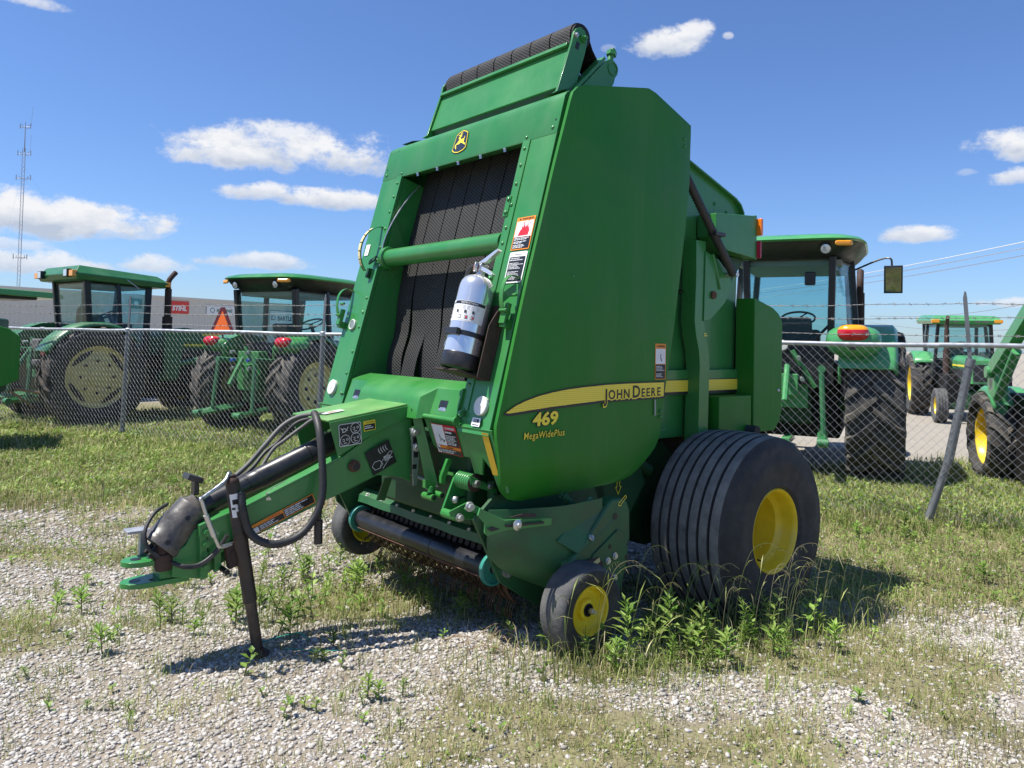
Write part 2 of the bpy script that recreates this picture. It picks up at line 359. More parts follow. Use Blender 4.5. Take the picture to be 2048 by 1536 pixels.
def glass_mat(name, tint, refl=.04):
    mt, nt, b = nodes_of(name); nt.nodes.remove(b); N = nt.nodes.new; lk = nt.links.new
    t = N('ShaderNodeBsdfTransparent'); t.inputs[0].default_value = (*tint, 1); g = N('ShaderNodeBsdfGlossy'); g.inputs['Roughness'].default_value = .03
    lw = N('ShaderNodeLayerWeight'); pw_ = N('ShaderNodeMath'); pw_.operation = 'POWER'; pw_.inputs[1].default_value = 4.0; lk(lw.outputs['Facing'], pw_.inputs[0]); fr = N('ShaderNodeMath'); fr.operation = 'MULTIPLY_ADD'; fr.inputs[1].default_value = .55; fr.inputs[2].default_value = .03; lk(pw_.outputs[0], fr.inputs[0]); mx = N('ShaderNodeMixShader'); lk(fr.outputs[0], mx.inputs[0]); lk(t.outputs[0], mx.inputs[1]); lk(g.outputs[0], mx.inputs[2])
    df = N('ShaderNodeBsdfDiffuse'); df.inputs[0].default_value = (.42, .47, .47, 1); m2 = N('ShaderNodeMixShader'); m2.inputs[0].default_value = refl; lk(mx.outputs[0], m2.inputs[1]); lk(df.outputs[0], m2.inputs[2])
    lk(m2.outputs[0], nt.nodes['Material Output'].inputs[0]); return mt
glass_mat('cab_glass', (.80, .93, .94), .05)
def belt_mat():
    mt, nt, b = nodes_of('belt'); N = nt.nodes.new; lk = nt.links.new
    uv = N('ShaderNodeUVMap'); sp = N('ShaderNodeSeparateXYZ'); lk(uv.outputs[0], sp.inputs[0])
    def mth(op, a, c=None):
        n = N('ShaderNodeMath'); n.operation = op
        for i, x in enumerate((a, c)):
            if x is None: continue
            if isinstance(x, (int, float)): n.inputs[i].default_value = x
            else: lk(x, n.inputs[i])
        return n.outputs[0]
    X = mth('MULTIPLY', sp.outputs[0], 1 / .030); Y = mth('MULTIPLY', sp.outputs[1], 1 / .0185)
    def tri(x): return mth('ABSOLUTE', mth('SUBTRACT', mth('FRACT', x), .5))
    h = mth('MINIMUM', tri(mth('ADD', X, Y)), tri(mth('SUBTRACT', X, Y)))
    r = N('ShaderNodeMapRange'); r.interpolation_type = 'SMOOTHSTEP'; r.inputs[1].default_value = .05; r.inputs[2].default_value = .15; r.inputs[3].default_value = 1; r.inputs[4].default_value = 0; lk(h, r.inputs[0])
    n = N('ShaderNodeTexNoise'); n.inputs['Scale'].default_value = 5; n.inputs['Detail'].default_value = 6; tc = N('ShaderNodeTexCoord'); lk(tc.outputs['Object'], n.inputs['Vector'])
    wr = N('ShaderNodeMix'); wr.data_type = 'RGBA'; lk(n.outputs[0], wr.inputs[0]); wr.inputs[6].default_value = (.035, .034, .034, 1); wr.inputs[7].default_value = (.10, .097, .093, 1)
    mx = N('ShaderNodeMix'); mx.data_type = 'RGBA'; lk(r.outputs[0], mx.inputs[0]); mx.inputs[6].default_value = (.006, .006, .0065, 1); lk(wr.outputs[2], mx.inputs[7])
    lk(mx.outputs[2], b.inputs['Base Color']); b.inputs['Roughness'].default_value = .7; b.inputs['Specular IOR Level'].default_value = .35
    bp = N('ShaderNodeBump'); bp.inputs['Strength'].default_value = .7; bp.inputs['Distance'].default_value = .004; lk(r.outputs[0], bp.inputs['Height']); lk(bp.outputs[0], b.inputs['Normal'])
belt_mat()
def stripe_mat():
    mt, nt, b = nodes_of('stripe_lines'); N = nt.nodes.new; lk = nt.links.new
    tc = N('ShaderNodeTexCoord'); w = N('ShaderNodeTexWave'); w.wave_type = 'BANDS'; w.bands_direction = 'Z'; w.inputs['Scale'].default_value = 32; lk(tc.outputs['Object'], w.inputs['Vector'])
    mx = N('ShaderNodeMix'); mx.data_type = 'RGBA'; lk(w.outputs[1], mx.inputs[0]); mx.inputs[6].default_value = (.74, .56, .03, 1); mx.inputs[7].default_value = (.92, .76, .09, 1)
    lk(mx.outputs[2], b.inputs['Base Color']); b.inputs['Roughness'].default_value = .4
stripe_mat()
def ground_z(x, y):
    """the gravel pad swells gently towards the viewer"""
    t = np.clip((4.45 - np.asarray(y, dtype=float)) / .9, 0, 1); s = t * t * (3 - 2 * t)
    return .095 * s
# ================================================================ the round baler (local x forward, y to its left, z up)
BO = Vector((0.689, 5.212, 0)); BRZ = math.atan2(-.64746, -.76210)
baler = empty('round_baler', BO, BRZ)
tag(baler, 'large green round baler with yellow wheels parked on gravel in the foreground', 'baler')
def fp(z): return 1.70 - .266 * (z - 1.23)           # the sloping front of the frame
FN = Vector((1, 0, .266)).normalized(); FT = Vector((-.266, 0, 1)).normalized()
def FPt(y, z, off=0.0): return Vector((fp(z), y, z)) + FN * off
def P(name, mb, mats, bevel=0, smooth=40, parent=None, solid=0, label=None, seg=2):
    o = mb.build(name, mats, parent or baler, smooth, bevel, seg, solid)
    if label: o['label'] = label
    return o
# ---- side panels: one pressed sheet each, lower part tucked in
def lerp_path(pts, t):
    L_ = [0]
    for a, b in zip(pts[:-1], pts[1:]): L_.append(L_[-1] + math.hypot(b[0] - a[0], b[1] - a[1]))
    d = t * L_[-1]
    for i in range(len(pts) - 1):
        if d <= L_[i + 1] + 1e-9:
            k = (d - L_[i]) / max(1e-9, L_[i + 1] - L_[i]); return (pts[i][0] + (pts[i + 1][0] - pts[i][0]) * k, pts[i][1] + (pts[i + 1][1] - pts[i][1]) * k)
    return pts[-1]
PF = [(1.222, 2.820), (1.275, 2.800), (1.308, 2.762), (1.433, 2.333), (1.578, 1.819), (1.752, 1.135), (1.722, .975), (1.690, .87), (1.65, .82), (1.60, .792), (1.517, .779)]
PR = [(.704, 2.922), (.653, 2.912), (.331, 2.792), (.340, 2.45), (.405, 1.95), (.455, 1.645), (.535, 1.257), (.564, 1.039), (.60, .98), (.72, .875), (.807, .824), (.893, .812)]
def side_panel(sgn):
    nt_, ns = 46, 22; mb = MB(); V = []
    for i in range(nt_ + 1):
        a = lerp_path(PF, i / nt_); b = lerp_path(PR, i / nt_)
        for j in range(ns + 1):
            s = j / ns; x = a[0] + (b[0] - a[0]) * s; z = a[1] + (b[1] - a[1]) * s
            y = .885; zc = 1.0 - .05 * s
            if z < zc: y -= ((zc - z) ** 1.35) * .62 * max(0.25, 1 - .45 * s)
            y -= .008 * max(0, (s - .9) / .1) ** 2
            y += .0022 * math.sin(3.1 * x + 2.3 * z) + .0014 * math.sin(7 * z - 4 * x) + .007 * math.exp(-((x - 1.55) ** 2 / .09 + (z - .93) ** 2 / .006))
            V.append((x - (.012 if sgn > 0 else .05) * (1 - s), sgn * y + (0 if sgn > 0 else .035), z))
    F = []; w = ns + 1
    for i in range(nt_):
        for j in range(ns):
            q = (i * w + j, i * w + j + 1, (i + 1) * w + j + 1, (i + 1) * w + j); F.append(q if sgn < 0 else q[::-1])
    mb.add(V, F); o = P('side_panel', mb, 'green_panel', solid=.020, smooth=40); return o
sp_near = side_panel(1)
if sp_near.data.polygons[300].normal.y < 0: sp_near.data.flip_normals()
sp_far = side_panel(-1)
if sp_far.data.polygons[300].normal.y > 0: sp_far.data.flip_normals()
# fasteners on the panel edge
for (x, z) in ((.40, 2.70), (.40, 2.66), (1.27, 1.86), (.575, 1.17), (.575, 1.14)):
    mb = MB(); mb.rivet((x, .886, z), (0, 1, 0), .010); P('rivet', mb, 'green')
mb = MB(); mb.tube([(.632, .889, 1.235), (.628, .889, 1.15)], .006, 8); P('latch_bar', mb, 'steel_flat')
pmat('scuff', (.16, .26, .12), .6, var=.3, vscale=40)
mb = MB(); c_ = Vector((1.127, 0.886, 1.898)); mb.flat([c_ + Vector((-.017 * math.cos(t_), .0012, .017 * math.sin(t_))) for t_ in [2 * math.pi * i_ / 18 for i_ in range(18)]]); P('scuff_mark', mb, 'scuff', smooth=0)
# ---- front frame: header, jambs, returns
mb = MB(); hdr = [(2.574, 0), (2.62, 0), (2.70, 0), (2.755, 0)]
prof = [(fp(2.566) - .16, 2.60), (fp(2.566) - .03, 2.563), (fp(2.566) - .004, 2.563), (fp(2.572), 2.572), (fp(2.74), 2.74)] + \
       [(fp(2.74) - .062 + .062 * math.cos(a) - .012 * (1 - math.cos(a)), 2.74 + .062 * math.sin(a)) for a in [R(x) for x in (20, 40, 60, 75, 88)]] + [(fp(2.74) - .25, 2.842)]
ys = [-.828, -.6, -.3, 0, .3, .6, .828]
V = []; F = []
for y in ys:
    for (x, z) in prof: V.append((x, y, z))
n = len(prof)
for i in range(len(ys) - 1):
    for j in range(n - 1): F.append((i * n + j, i * n + j + 1, (i + 1) * n + j + 1, (i + 1) * n + j))
mb.add(V, F)
for y in (-.828, .828):
    k = [(x, y, z) for x, z in prof] ; mb.flat(k if y < 0 else k[::-1])
P('header', mb, 'green', smooth=35)
def jamb(s):
    mb = MB(); zt, zb = 2.563, 1.098
    mb.prism([FPt(s * .585, zb), FPt(s * .828, zb), FPt(s * .828, zt), FPt(s * .585, zt)], -FN * .02)
    o = P('jamb', mb, 'green', bevel=.004)
    mb = MB()   # raised bolting strip along the opening
    mb.prism([FPt(s * .582, zb + .1, 0), FPt(s * .640, zb + .1, 0), FPt(s * .640, zt + .004, 0), FPt(s * .582, zt + .004, 0)], FN * .006)
    P('jamb_strip', mb, 'green', bevel=.002, parent=o)
    for z in [2.52, 2.43, 2.33, 2.22, 2.10, 2.02, 1.78, 1.69, 1.60, 1.45, 1.32, 1.2]:
        mb = MB(); mb.rivet(FPt(s * .611, z, .006), FN, .0105); P('rivet', mb, 'green', parent=o)
    mb = MB(); mb.prism([FPt(s * .583, 1.10, -.02), FPt(s * .583, 2.56, -.02), FPt(s * .583, 2.56, -.55), FPt(s * .583, 1.10, -.55)], (0, s * .012, 0)); P('opening_side', mb, 'green')
    return o
jn = jamb(1); jf = jamb(-1)
for s in (1, -1):
    mb = MB(); mb.rivet(FPt(s * .79, 2.60), FN, .011); P('rivet', mb, 'green'); mb = MB(); mb.rivet(FPt(s * .60, 2.585), FN, .010); P('rivet', mb, 'green')
for k in range(5):
    mb = MB(); y = -.42 + .21 * k; mb.bolt((fp(2.566) - .01, y, 2.562), (0, 0, -1), .008, .02); P('header_bolt', mb, 'steel')
mb = MB()
for y, z, r_ in ((-.8, 2.755, .004), (-.77, 2.755, .004), (-.74, 2.755, .004), (-.71, 2.755, .004), (.80, 2.64, .006), (-.80, 2.64, .006)):
    mb = MB(); mb.tube([FPt(y, z, -.002), FPt(y, z, .0012)], r_, 8); P('header_hole', mb, 'black_print')
# latch plates on the near jamb's inner edge
for z0, z1 in ((2.16, 2.27), (1.78, 1.86)):
    mb = MB(); mb.prism([FPt(.563, z0), FPt(.60, z0), FPt(.60, z1), FPt(.563, z1)], FN * .012); o = P('latch_plate', mb, 'green', bevel=.003)
    for z in (z0 + .02, z1 - .02): mb = MB(); mb.rivet(FPt(.585, z, .012), FN, .013); P('rivet', mb, 'green', parent=o)
# dark chamber behind everything
mb = MB(); mb.prism([(1.02, -.575, 1.0), (1.02, -.575, 2.6), (.75, -.575, 3.0), (.2, -.575, 2.75), (-.2, -.575, 2.5), (-.38, -.575, 1.9), (-.38, -.575, 1.0), (.2, -.575, .7)], (0, 1.15, 0)); P('bale_chamber', mb, 'dark_metal')
# ---- belts
BW = .1575; gap = .009; nb = 7
def belt_path(i, back):
    w = [.0, .018, -.012, .010, -.016, .008, 0][i]; q = [.3, .6, .5, .3, .35, .2, .1][i]
    pts = [(1.405 + w * q, 1.10), (1.425 + .045 * q * math.sin(i * 2.1), 1.25), (1.415 + .035 * q * math.sin(i * 1.7 + 1), 1.42), (1.385 - .02 * q, 1.58), (1.360, 1.80), (1.305, 2.08), (1.235, 2.35), (1.155, 2.62), (1.070, 2.86), (1.033, 3.02), (1.026, 3.12)]
    P_ = [tuple(p) for p in spline([(x, 0, z) for x, z in pts], 4)]; P_ = [(p[0], p[2]) for p in P_]
    c = (.956, 3.222); rr = .076
    P_ += [(c[0] + rr * math.cos(a), c[1] + rr * math.sin(a)) for a in [R(x) for x in (-8, 15, 38, 60, 82, 100, 118, 134)]]
    P_ += [(.85, 3.175), (.77, 3.085), (.62, 2.93), (.42, 2.74)]
    return P_
for i in range(nb):
    y0 = -.583 + .012 + i * (BW + gap); mb = MB(); pth = belt_path(i, True); V = []; UV = []; F = []
    s = 0; off = [0, .006, -.004, .003, -.006, .004, -.002][i]
    for k, (x, z) in enumerate(pth):
        if k: s += math.hypot(x - pth[k - 1][0], z - pth[k - 1][1])
        cup = .012 * math.exp(-((z - 1.35) / .22) ** 2) * math.sin(i * 2.4 + 1.3)
        for j in range(5):
            t = j / 4; y = y0 + BW * t + off * math.exp(-((z - 1.5) / .4) ** 2) * 2
            V.append((x + cup * math.cos(math.pi * (t - .5)) + .010 * (t - .5) * [0, 1.3, -1.0, .8, -.6, .4, 0][i] * math.exp(-((z - 1.35) / .25) ** 2), y, z)); UV.append((y + .003 * i, s + .0047 * i))
    for k in range(len(pth) - 1):
        for j in range(4): F.append((k * 5 + j, k * 5 + j + 1, (k + 1) * 5 + j + 1, (k + 1) * 5 + j))
    mb.add(V, F); mb.uv = UV; P('belt', mb, 'belt', solid=.006, smooth=60)
mb = MB(); mb.tube([(1.12, -.58, 2.56), (1.12, .58, 2.56)], .05, 14); P('inner_roller', mb, 'dark_metal')
# cross tube in the opening with its end collars
mb = MB(); mb.tube([(1.442, -.57, 2.033), (1.442, .57, 2.033)], .054, 28); ct = P('cross_tube', mb, 'green', smooth=60)
mb = MB(); mb.lathe((1.442, -.572, 2.033), (0, 1, 0), [(.02, 0), (.072, 0), (.074, .006), (.068, .03), (.056, .034)], 24); P('collar', mb, 'green', parent=ct, smooth=40)
# swirl plate where the tube meets the far wall
mb = MB(); mb.prism([(1.30, -.582, 2.10), (1.36, -.582, 2.22), (1.40, -.582, 2.30), (1.45, -.582, 2.08), (1.46, -.582, 2.0), (1.40, -.582, 1.92), (1.33, -.582, 1.96)], (0, .008, 0)); P('tube_gusset', mb, 'green')
mb = MB(); mb.tube(spline([(1.50, -.572, 1.98), (1.475, -.566, 2.14), (1.40, -.560, 2.30), (1.30, -.560, 2.44), (1.22, -.565, 2.52)], 6), .0045, 6); P('indicator_rod', mb, 'zinc')
# ---- belt guard tower on top
HB = [(1.125, 2.90), (1.038, 3.155)]
mb = MB(); dn = Vector((-(HB[1][1] - HB[0][1]), 0, HB[1][0] - HB[0][0])).normalized()
mb.prism([(HB[0][0], -.60, HB[0][1]), (HB[0][0], .585, HB[0][1]), (HB[1][0], .585, HB[1][1] - .012), (HB[1][0], -.60, HB[1][1] - .012)], (-.012, 0, -.004)); tg = P('belt_guard', mb, 'green', bevel=.003)
mb = MB(); mb.prism([(1.042, -.605, 3.140), (1.062, -.605, 3.146), (1.052, -.605, 3.168), (1.030, -.605, 3.164)], (0, 1.192, 0)); P('guard_lip', mb, 'green', parent=tg, bevel=.003)
mb = MB(); mb.prism([(1.06, -.60, 2.84), (1.10, -.60, 2.84), (1.115, -.60, 2.90), (1.09, -.60, 2.90)], (0, 1.18, 0)); P('guard_shadow_strip', mb, 'green_dark', parent=tg)  # dark green strip stands in for the shadow line between guard and header
def tower_plate(s):
    y = s * .603; pl = [(1.185, 2.845), (1.150, 2.87), (1.045, 3.165), (1.035, 3.215), (1.012, 3.245), (.978, 3.260), (.945, 3.246), (.926, 3.20), (.945, 3.12), (.985, 3.0), (1.005, 2.94), (1.01, 2.86)]
    mb = MB(); mb.prism([(x, y, z) for x, z in pl], (0, s * .016, 0)); o = P('tower_plate', mb, 'green', bevel=.002)
    mb = MB(); mb.tube([(.962, y + s * .012, 3.20), (.962, y + s * .028, 3.20)], .024, 16); mb.bolt((.962, y + s * .026, 3.20), (0, s, 0), .012, .018); P('roller_bearing', mb, 'green', parent=o)
    mb = MB(); mb.obox((1.005, y + s * .0165, 3.15), (.007, 0, -.02), (.012, 0, .004), (0, .001, 0)); P('slot', mb, 'black_print', parent=o)
    mb = MB(); mb.bolt((1.016, y + s * .016, 3.205), (0, s, 0), .010, .014); P('bolt', mb, 'zinc', parent=o)
tower_plate(1); tower_plate(-1)
mb = MB(); mb.tube([(.956, -.595, 3.222), (.956, .60, 3.222)], .068, 20); P('top_roller', mb, 'dark_metal')
# tension arm behind the tower
def arm(s):
    y = s * .62; mb = MB()
    pl = [(1.06, 2.80), (1.045, 2.87), (.80, 3.115), (.765, 3.135), (.725, 3.13), (.70, 3.10), (.70, 3.06), (.72, 3.035), (.73, 3.0), (.775, 2.94), (.775, 2.80)]
    mb.prism([(x, y, z) for x, z in pl], (0, s * .02, 0)); o = P('tension_arm', mb, 'green', bevel=.003)
    mb = MB(); mb.obox((.925, y - s * .01, 3.012), (.115, 0, -.115), (0, .035, 0), (.006, 0, .006)); P('arm_flange', mb, 'green', parent=o)
    mb = MB(); mb.lathe((.742, y + s * .02, 3.083), (0, s, 0), [(.040, 0), (.040, .005), (.032, .005), (.032, .001), (.001, .001)], 20); P('bearing_cap', mb, 'green', parent=o)
    mb = MB(); mb.tube([(.745, y, 3.13), (.735, y, 3.165)], .018, 10); mb.tube([(.735, y, 3.165), (.728, y, 3.19)], .030, 6); mb.tube([(.728, y, 3.185), (.722, y, 3.205)], .016, 8); P('grease_fitting', mb, 'green', parent=o)
arm(1)
mb = MB(); mb.tube([(1.03, -.80, 2.86), (1.03, .735, 2.86)], .040, 18); P('cross_pipe', mb, 'green', smooth=60)
mb = MB(); mb.tube([(1.03, .728, 2.86), (1.03, .737, 2.86)], .032, 18); P('pipe_end', mb, 'black_print')
mb = MB(); mb.prism([(1.20, .56, 2.84), (1.12, .56, 2.868), (1.08, .56, 2.868), (1.08, .56, 2.84)], (0, .16, 0)); mb.prism([(1.22, -.80, 2.83), (1.05, -.80, 2.872), (1.0, -.80, 2.86), (1.0, -.80, 2.83)], (0, .13, 0)); P('hinge_bracket', mb, 'green_dark')
# ---- lower front skirts
def sk(z): return 1.735 - .36 * (1.12 - z)
mb = MB(); mb.prism([(sk(1.12), .575, 1.128), (sk(1.12), .850, 1.128), (sk(.83), .850, .835), (sk(.85), .80, .835), (sk(.93), .77, .935), (sk(.99), .735, .985), (sk(.92), .70, .90), (sk(.92), .64, .90), (sk(.99), .63, .985)], (-.014, 0, 0)); o = P('front_skirt', mb, 'green', bevel=.003)
mb = MB(); fr = Frame((sk(1.118), .782, 1.115), (0, 1, 0), (.36, 0, 1), .0035)
fr.rrect(mb, 0, -.212, .046, 0, .006, 0); P('reflector_strip', mb, 'amber_strip', parent=o, smooth=0)
mb = MB(); mb.prism([(sk(1.12), -.868, 1.128), (sk(1.12), -.575, 1.128), (sk(.93), -.64, .93), (sk(.83), -.80, .835), (sk(.83), -.868, .835)], (-.014, 0, 0)); P('front_skirt', mb, 'green', bevel=.003)
# mount plate for the danger sign
mb = MB(); mb.prism([(sk(1.14), .315, 1.142), (sk(1.14), .585, 1.142), (sk(.98), .64, .975), (sk(.96), .40, .965), (sk(1.0), .335, 1.0)], (-.02, 0, 0)); P('sign_plate', mb, 'green', bevel=.003)
mb = MB(); mb.tube([(1.752, .335, 1.150), (1.752, .60, 1.150)], .013, 12); mb.tube([(1.752, .595, 1.150), (1.752, .612, 1.150)], .020, 12); P('hinge_pipe', mb, 'green_hood')
# ---- gearbox hood
def hood():
    mb = MB()
    ye, yn = .575, .315
    secs = [(-ye, 0), (-ye + .05, 0), (-yn - .035, 0), (-yn + .012, 1), (yn - .012, 1), (yn + .035, 0), (ye - .045, 0), (ye, 0)]
    V = []; F = []
    for y, nose in secs:
        edge = .02 if abs(y) >= ye - .001 else 0
        if nose: pr = [(1.60, 1.327), (1.655, 1.308), (1.735, 1.262), (1.755, 1.243), (1.762, 1.222), (1.782, 1.135)]
        else: pr = [(1.60 - edge, 1.327), (1.645 - edge, 1.312), (1.668 - edge, 1.300), (1.684 - edge, 1.288), (1.690 - edge, 1.270), (1.735 - edge, 1.145)]
        yy = y * (.885 if True else 1)
        for i, (x, z) in enumerate(pr): V.append((x, y * (.87 + .13 * min(1, i / 3)) if abs(y) > yn + .05 else y, z))
    n = 6
    for i in range(len(secs) - 1):
        for j in range(n - 1): F.append((i * n + j, (i + 1) * n + j, (i + 1) * n + j + 1, i * n + j + 1))
    mb.add(V, F)
    o = P('gearbox_hood', mb, 'green_hood', smooth=32, solid=.012); return o
gh = hood()
if gh.data.polygons[10].normal.x < 0: gh.data.flip_normals()
for y in (-.43, .44):
    fr = Frame((1.709, y, 1.208), (0, 1, 0), (-.34, 0, .94), .003); mb = MB()
    fr.rrect(mb, -.042, -.034, .042, .034, .006, 0, 0); fr.rect(mb, -.034, -.014, .034, .026, 1, 1); fr.poly(mb, [(-.034, -.028), (.034, -.028), (.026, -.010), (-.016, -.010)], 2, 2)
    P('hood_handle', mb, ['grey_print', 'black_print', 'zinc'], parent=gh, smooth=0)
mb = MB(); mb.bolt((1.728, .612, 1.185), (1, 0, .2), .012, .014); P('bolt', mb, 'green')
mb = MB(); mb.prism([(1.70, .575, 1.30), (1.745, .575, 1.15), (1.72, .575, 1.13), (1.65, .575, 1.30)], (0, .012, 0)); P('hood_side_plate', mb, 'green_hood', bevel=.002)
# ---- tongue: two tapered beams, shield box, hitch
def beam(s):
    def B(x, z):
        t = (x - 1.80) / .9; return (x, s * (.20 - .085 * max(0, t)), z)
    Y_ = lambda p: (p[0], s * p[1], p[2])
    top = [B(1.735, 1.185), B(1.80, 1.16), B(1.96, 1.055)] + [Y_(p) for p in ((2.137, 0.2, 0.952), (2.288, 0.19, 0.886), (2.426, 0.175, 0.827), (2.57, 0.15, 0.762), (2.734, 0.115, 0.7))]
    bot = [Y_(p) for p in ((2.716, 0.115, 0.55), (2.549, 0.15, 0.621), (2.373, 0.175, 0.69), (2.202, 0.19, 0.757), (2.063, 0.2, 0.805), (1.931, 0.2, 0.853))] + [B(1.80, .83), B(1.735, .80)]
    mb = MB(); mb.prism(top + bot, (0, -s * .012, 0)); o = P('tongue_beam', mb, 'green', bevel=.003)
    mb = MB(); tp = [Vector(p) for p in top[3:]]; 
    for a, b in zip(tp[:-1], tp[1:]):
        mb.prism([a, b, b + Vector((0, -s * .07, 0)), a + Vector((0, -s * .07, 0))], (0, 0, .010))
    P('beam_flange', mb, 'green', parent=o)
    return o
tb = beam(1); tb2 = beam(-1)
mb = MB()
sx = [(2.205, 1.128), (1.745, 1.194)]
mb.prism([(2.205, .20, 1.128), (1.745, .20, 1.194), (1.745, -.20, 1.194), (2.205, -.20, 1.128)], (.002, 0, .010)); P('shield_top', mb, 'green_faded', bevel=.003)
for s in (1, -1):
    mb = MB(); mb.prism([(2.205, s * .2, 1.128), (2.153, s * .2, .962), (1.97, s * .2, 1.058), (1.80, s * .2, 1.12), (1.765, s * .2, 1.15), (1.745, s * .2, 1.194)], (0, s * .008, 0)); P('shield_side', mb, 'green', bevel=.002)
mb = MB(); mb.tube([(2.07, .20, .912), (2.07, .235, .912)], .024, 18); mb.tube([(2.07, .205, .912), (2.07, .222, .912)], .029, 18); o = P('hose_port', mb, 'rust')
mb = MB(); mb.tube([(2.07, .2352, .912), (2.07, .2364, .912)], .019, 16); P('port_hole', mb, 'black_print', parent=o)
# upright channel and slotted adjuster bar joining the tongue to the frame
mb = MB(); mb.prism([(1.755, .215, 1.185), (1.70, .215, 1.18), (1.63, .30, .80), (1.665, .235, .80)], (.028, .04, 0)); P('frame_channel', mb, 'green', bevel=.004)
mb = MB(); mb.prism([(1.773, 0.235, 1.079), (1.718, 0.235, 1.083), (1.71, 0.235, 1.016), (1.722, 0.235, 0.79), (1.746, 0.235, 0.787), (1.761, 0.235, 1.007)], (0, .008, 0)); ab = P('adjuster_bar', mb, 'steel_flat', bevel=.002)
for (a, b) in (((1.744, 0.244, 1.037), (1.743, 0.244, 1.009)), ((1.736, 0.244, 0.968), (1.735, 0.244, 0.94)), ((1.742, 0.244, 0.887), (1.742, 0.244, 0.882))):
    mb = MB(); a = Vector(a); b = Vector(b); d = (a - b).normalized() * .0; mb.prism([a + Vector((.012, 0, .008)), a + Vector((-.012, 0, .008)), b + Vector((-.012, 0, -.01)), b + Vector((.012, 0, -.01))], (0, .001, 0)); P('slot', mb, 'black_print', parent=ab)
for p in ((1.745, 0.244, 1.06), (1.736, 0.244, 0.983)): mb = MB(); mb.bolt(p, (0, 1, 0), .017, .022); P('bolt', mb, 'zinc', parent=ab)
mb = MB(); mb.tube([(1.735, 0.2, 1.183), (1.725, 0.3, 1.181)], .012, 10); mb.lathe((1.735, 0.205, 1.184), (0, 1, 0), [(.018, -.01), (.018, .004), (.008, .012), (.001, .013)], 14); P('hinge_pin', mb, 'zinc')
# hitch: vertical casting and two clevis plates
mb = MB(); mb.prism([(2.62, -.09, .69), (2.72, -.09, .70), (2.775, -.09, .68), (2.81, -.09, .62), (2.86, -.09, .585), (2.86, -.09, .49), (2.74, -.09, .46), (2.62, -.09, .53)], (0, .18, 0)); P('hitch_casting', mb, 'green', bevel=.006)
for x in (2.69, 2.745):
    for y in (.10, .118): pass
mb = MB(); mb.prism([(2.765, .09, .705), (2.735, .09, .715), (2.72, .09, .475), (2.75, .09, .465)], (0, .035, 0)); P('hitch_rib', mb, 'green', bevel=.003); mb = MB(); mb.prism([(2.705, .09, .72), (2.672, .09, .72), (2.66, .09, .50), (2.69, .09, .485)], (0, .03, 0)); P('hitch_rib', mb, 'green', bevel=.003)
for z in (.67, .62, .57, .52): mb = MB(); mb.bolt((2.735, .125, z), (0, 1, 0), .013, .014); P('bolt', mb, 'green')
for z0, nm in ((.545, 'clevis_plate'), (.455, 'clevis_plate')):
    pl = [(2.78, -.065), (2.98, -.065), (3.02, -.045), (3.042, -.012), (3.042, .012), (3.02, .045), (2.98, .065), (2.78, .065)]
    mb = MB(); mb.prism([(x, y, z0) for x, y in pl], (0, 0, .022)); o = P(nm, mb, 'green', bevel=.002)
    mb = MB(); mb.tube([(2.985, 0, z0 + .0222), (2.985, 0, z0 + .0232)], .022, 18); P('pin_hole', mb, 'black_print', parent=o)
    mb = MB(); mb.tube([(2.925, .03, z0 + .0222), (2.925, .03, z0 + .0230)], .012, 14); P('pin_hole', mb, 'rust', parent=o)
mb = MB(); mb.box((2.79, -.055, .477), (2.90, .055, .545)); P('clevis_block', mb, 'green', bevel=.003)
mb = MB(); mb.box((2.925, -.085, .567), (2.955, -.055, .665)); mb.box((2.915, -.12, .665), (3.01, -.04, .677)); P('hitch_pin_bracket', mb, 'galv', bevel=.002)
mb = MB(); mb.tube([(2.66, .1, .50), (2.66, .19, .50)], .012, 10); P('hitch_bolt', mb, 'dark_metal')
# ---- driveline
dA, dB = Vector((2.735, 0.005, .752)), Vector((2.02, 0.0, 1.03)); dd = (dB - dA).normalized()
mb = MB(); mb.lathe(dA, dd, [(.044, 0), (.044, .24), (.047, .241), (.047, .29), (.051, .295), (.051, .75), (.03, .76)], 24); dl = P('driveline_tube', mb, 'black_plastic', smooth=40)
mb = MB(); mb.lathe(dA + dd * .545, dd, [(.0505, 0), (.053, .003), (.053, .014), (.0505, .017)], 24); P('tube_ring', mb, 'black_plastic', parent=dl)
b0, b1 = Vector((2.758, 0.02, .768)), Vector((2.89, 0.03, .623)); bd = (b1 - b0).normalized()
mb = MB(); mb.lathe(b0, bd, [(.040, -.035), (.052, -.012), (.070, .0), (.073, .006), (.073, .012), (.076, .06), (.081, .095), (.079, .10), (.079, .14), (.081, .175), (.086, .182), (.088, .195), (.088, .21), (.084, .212), (.080, .18), (.072, .10)], 36); db = P('driveline_bell', mb, 'bell_plastic', smooth=35)
for t, a in ((.06, 22), (.182, 22)):
    X = bd.cross(Vector((0, 0, 1))).normalized(); Y = bd.cross(X); d = (X * math.cos(R(a + 0)) + Y * math.sin(R(a)))
    d = Vector((0, .93, .28)); d = (d - bd * d.dot(bd)).normalized(); c = b0 + bd * t + d * (.0775 if t < .1 else .0862)
    mb = MB(); mb.tube([c - d * .004, c + d * .0025], .011, 14); P('bell_hole', mb, 'black_print', parent=db)
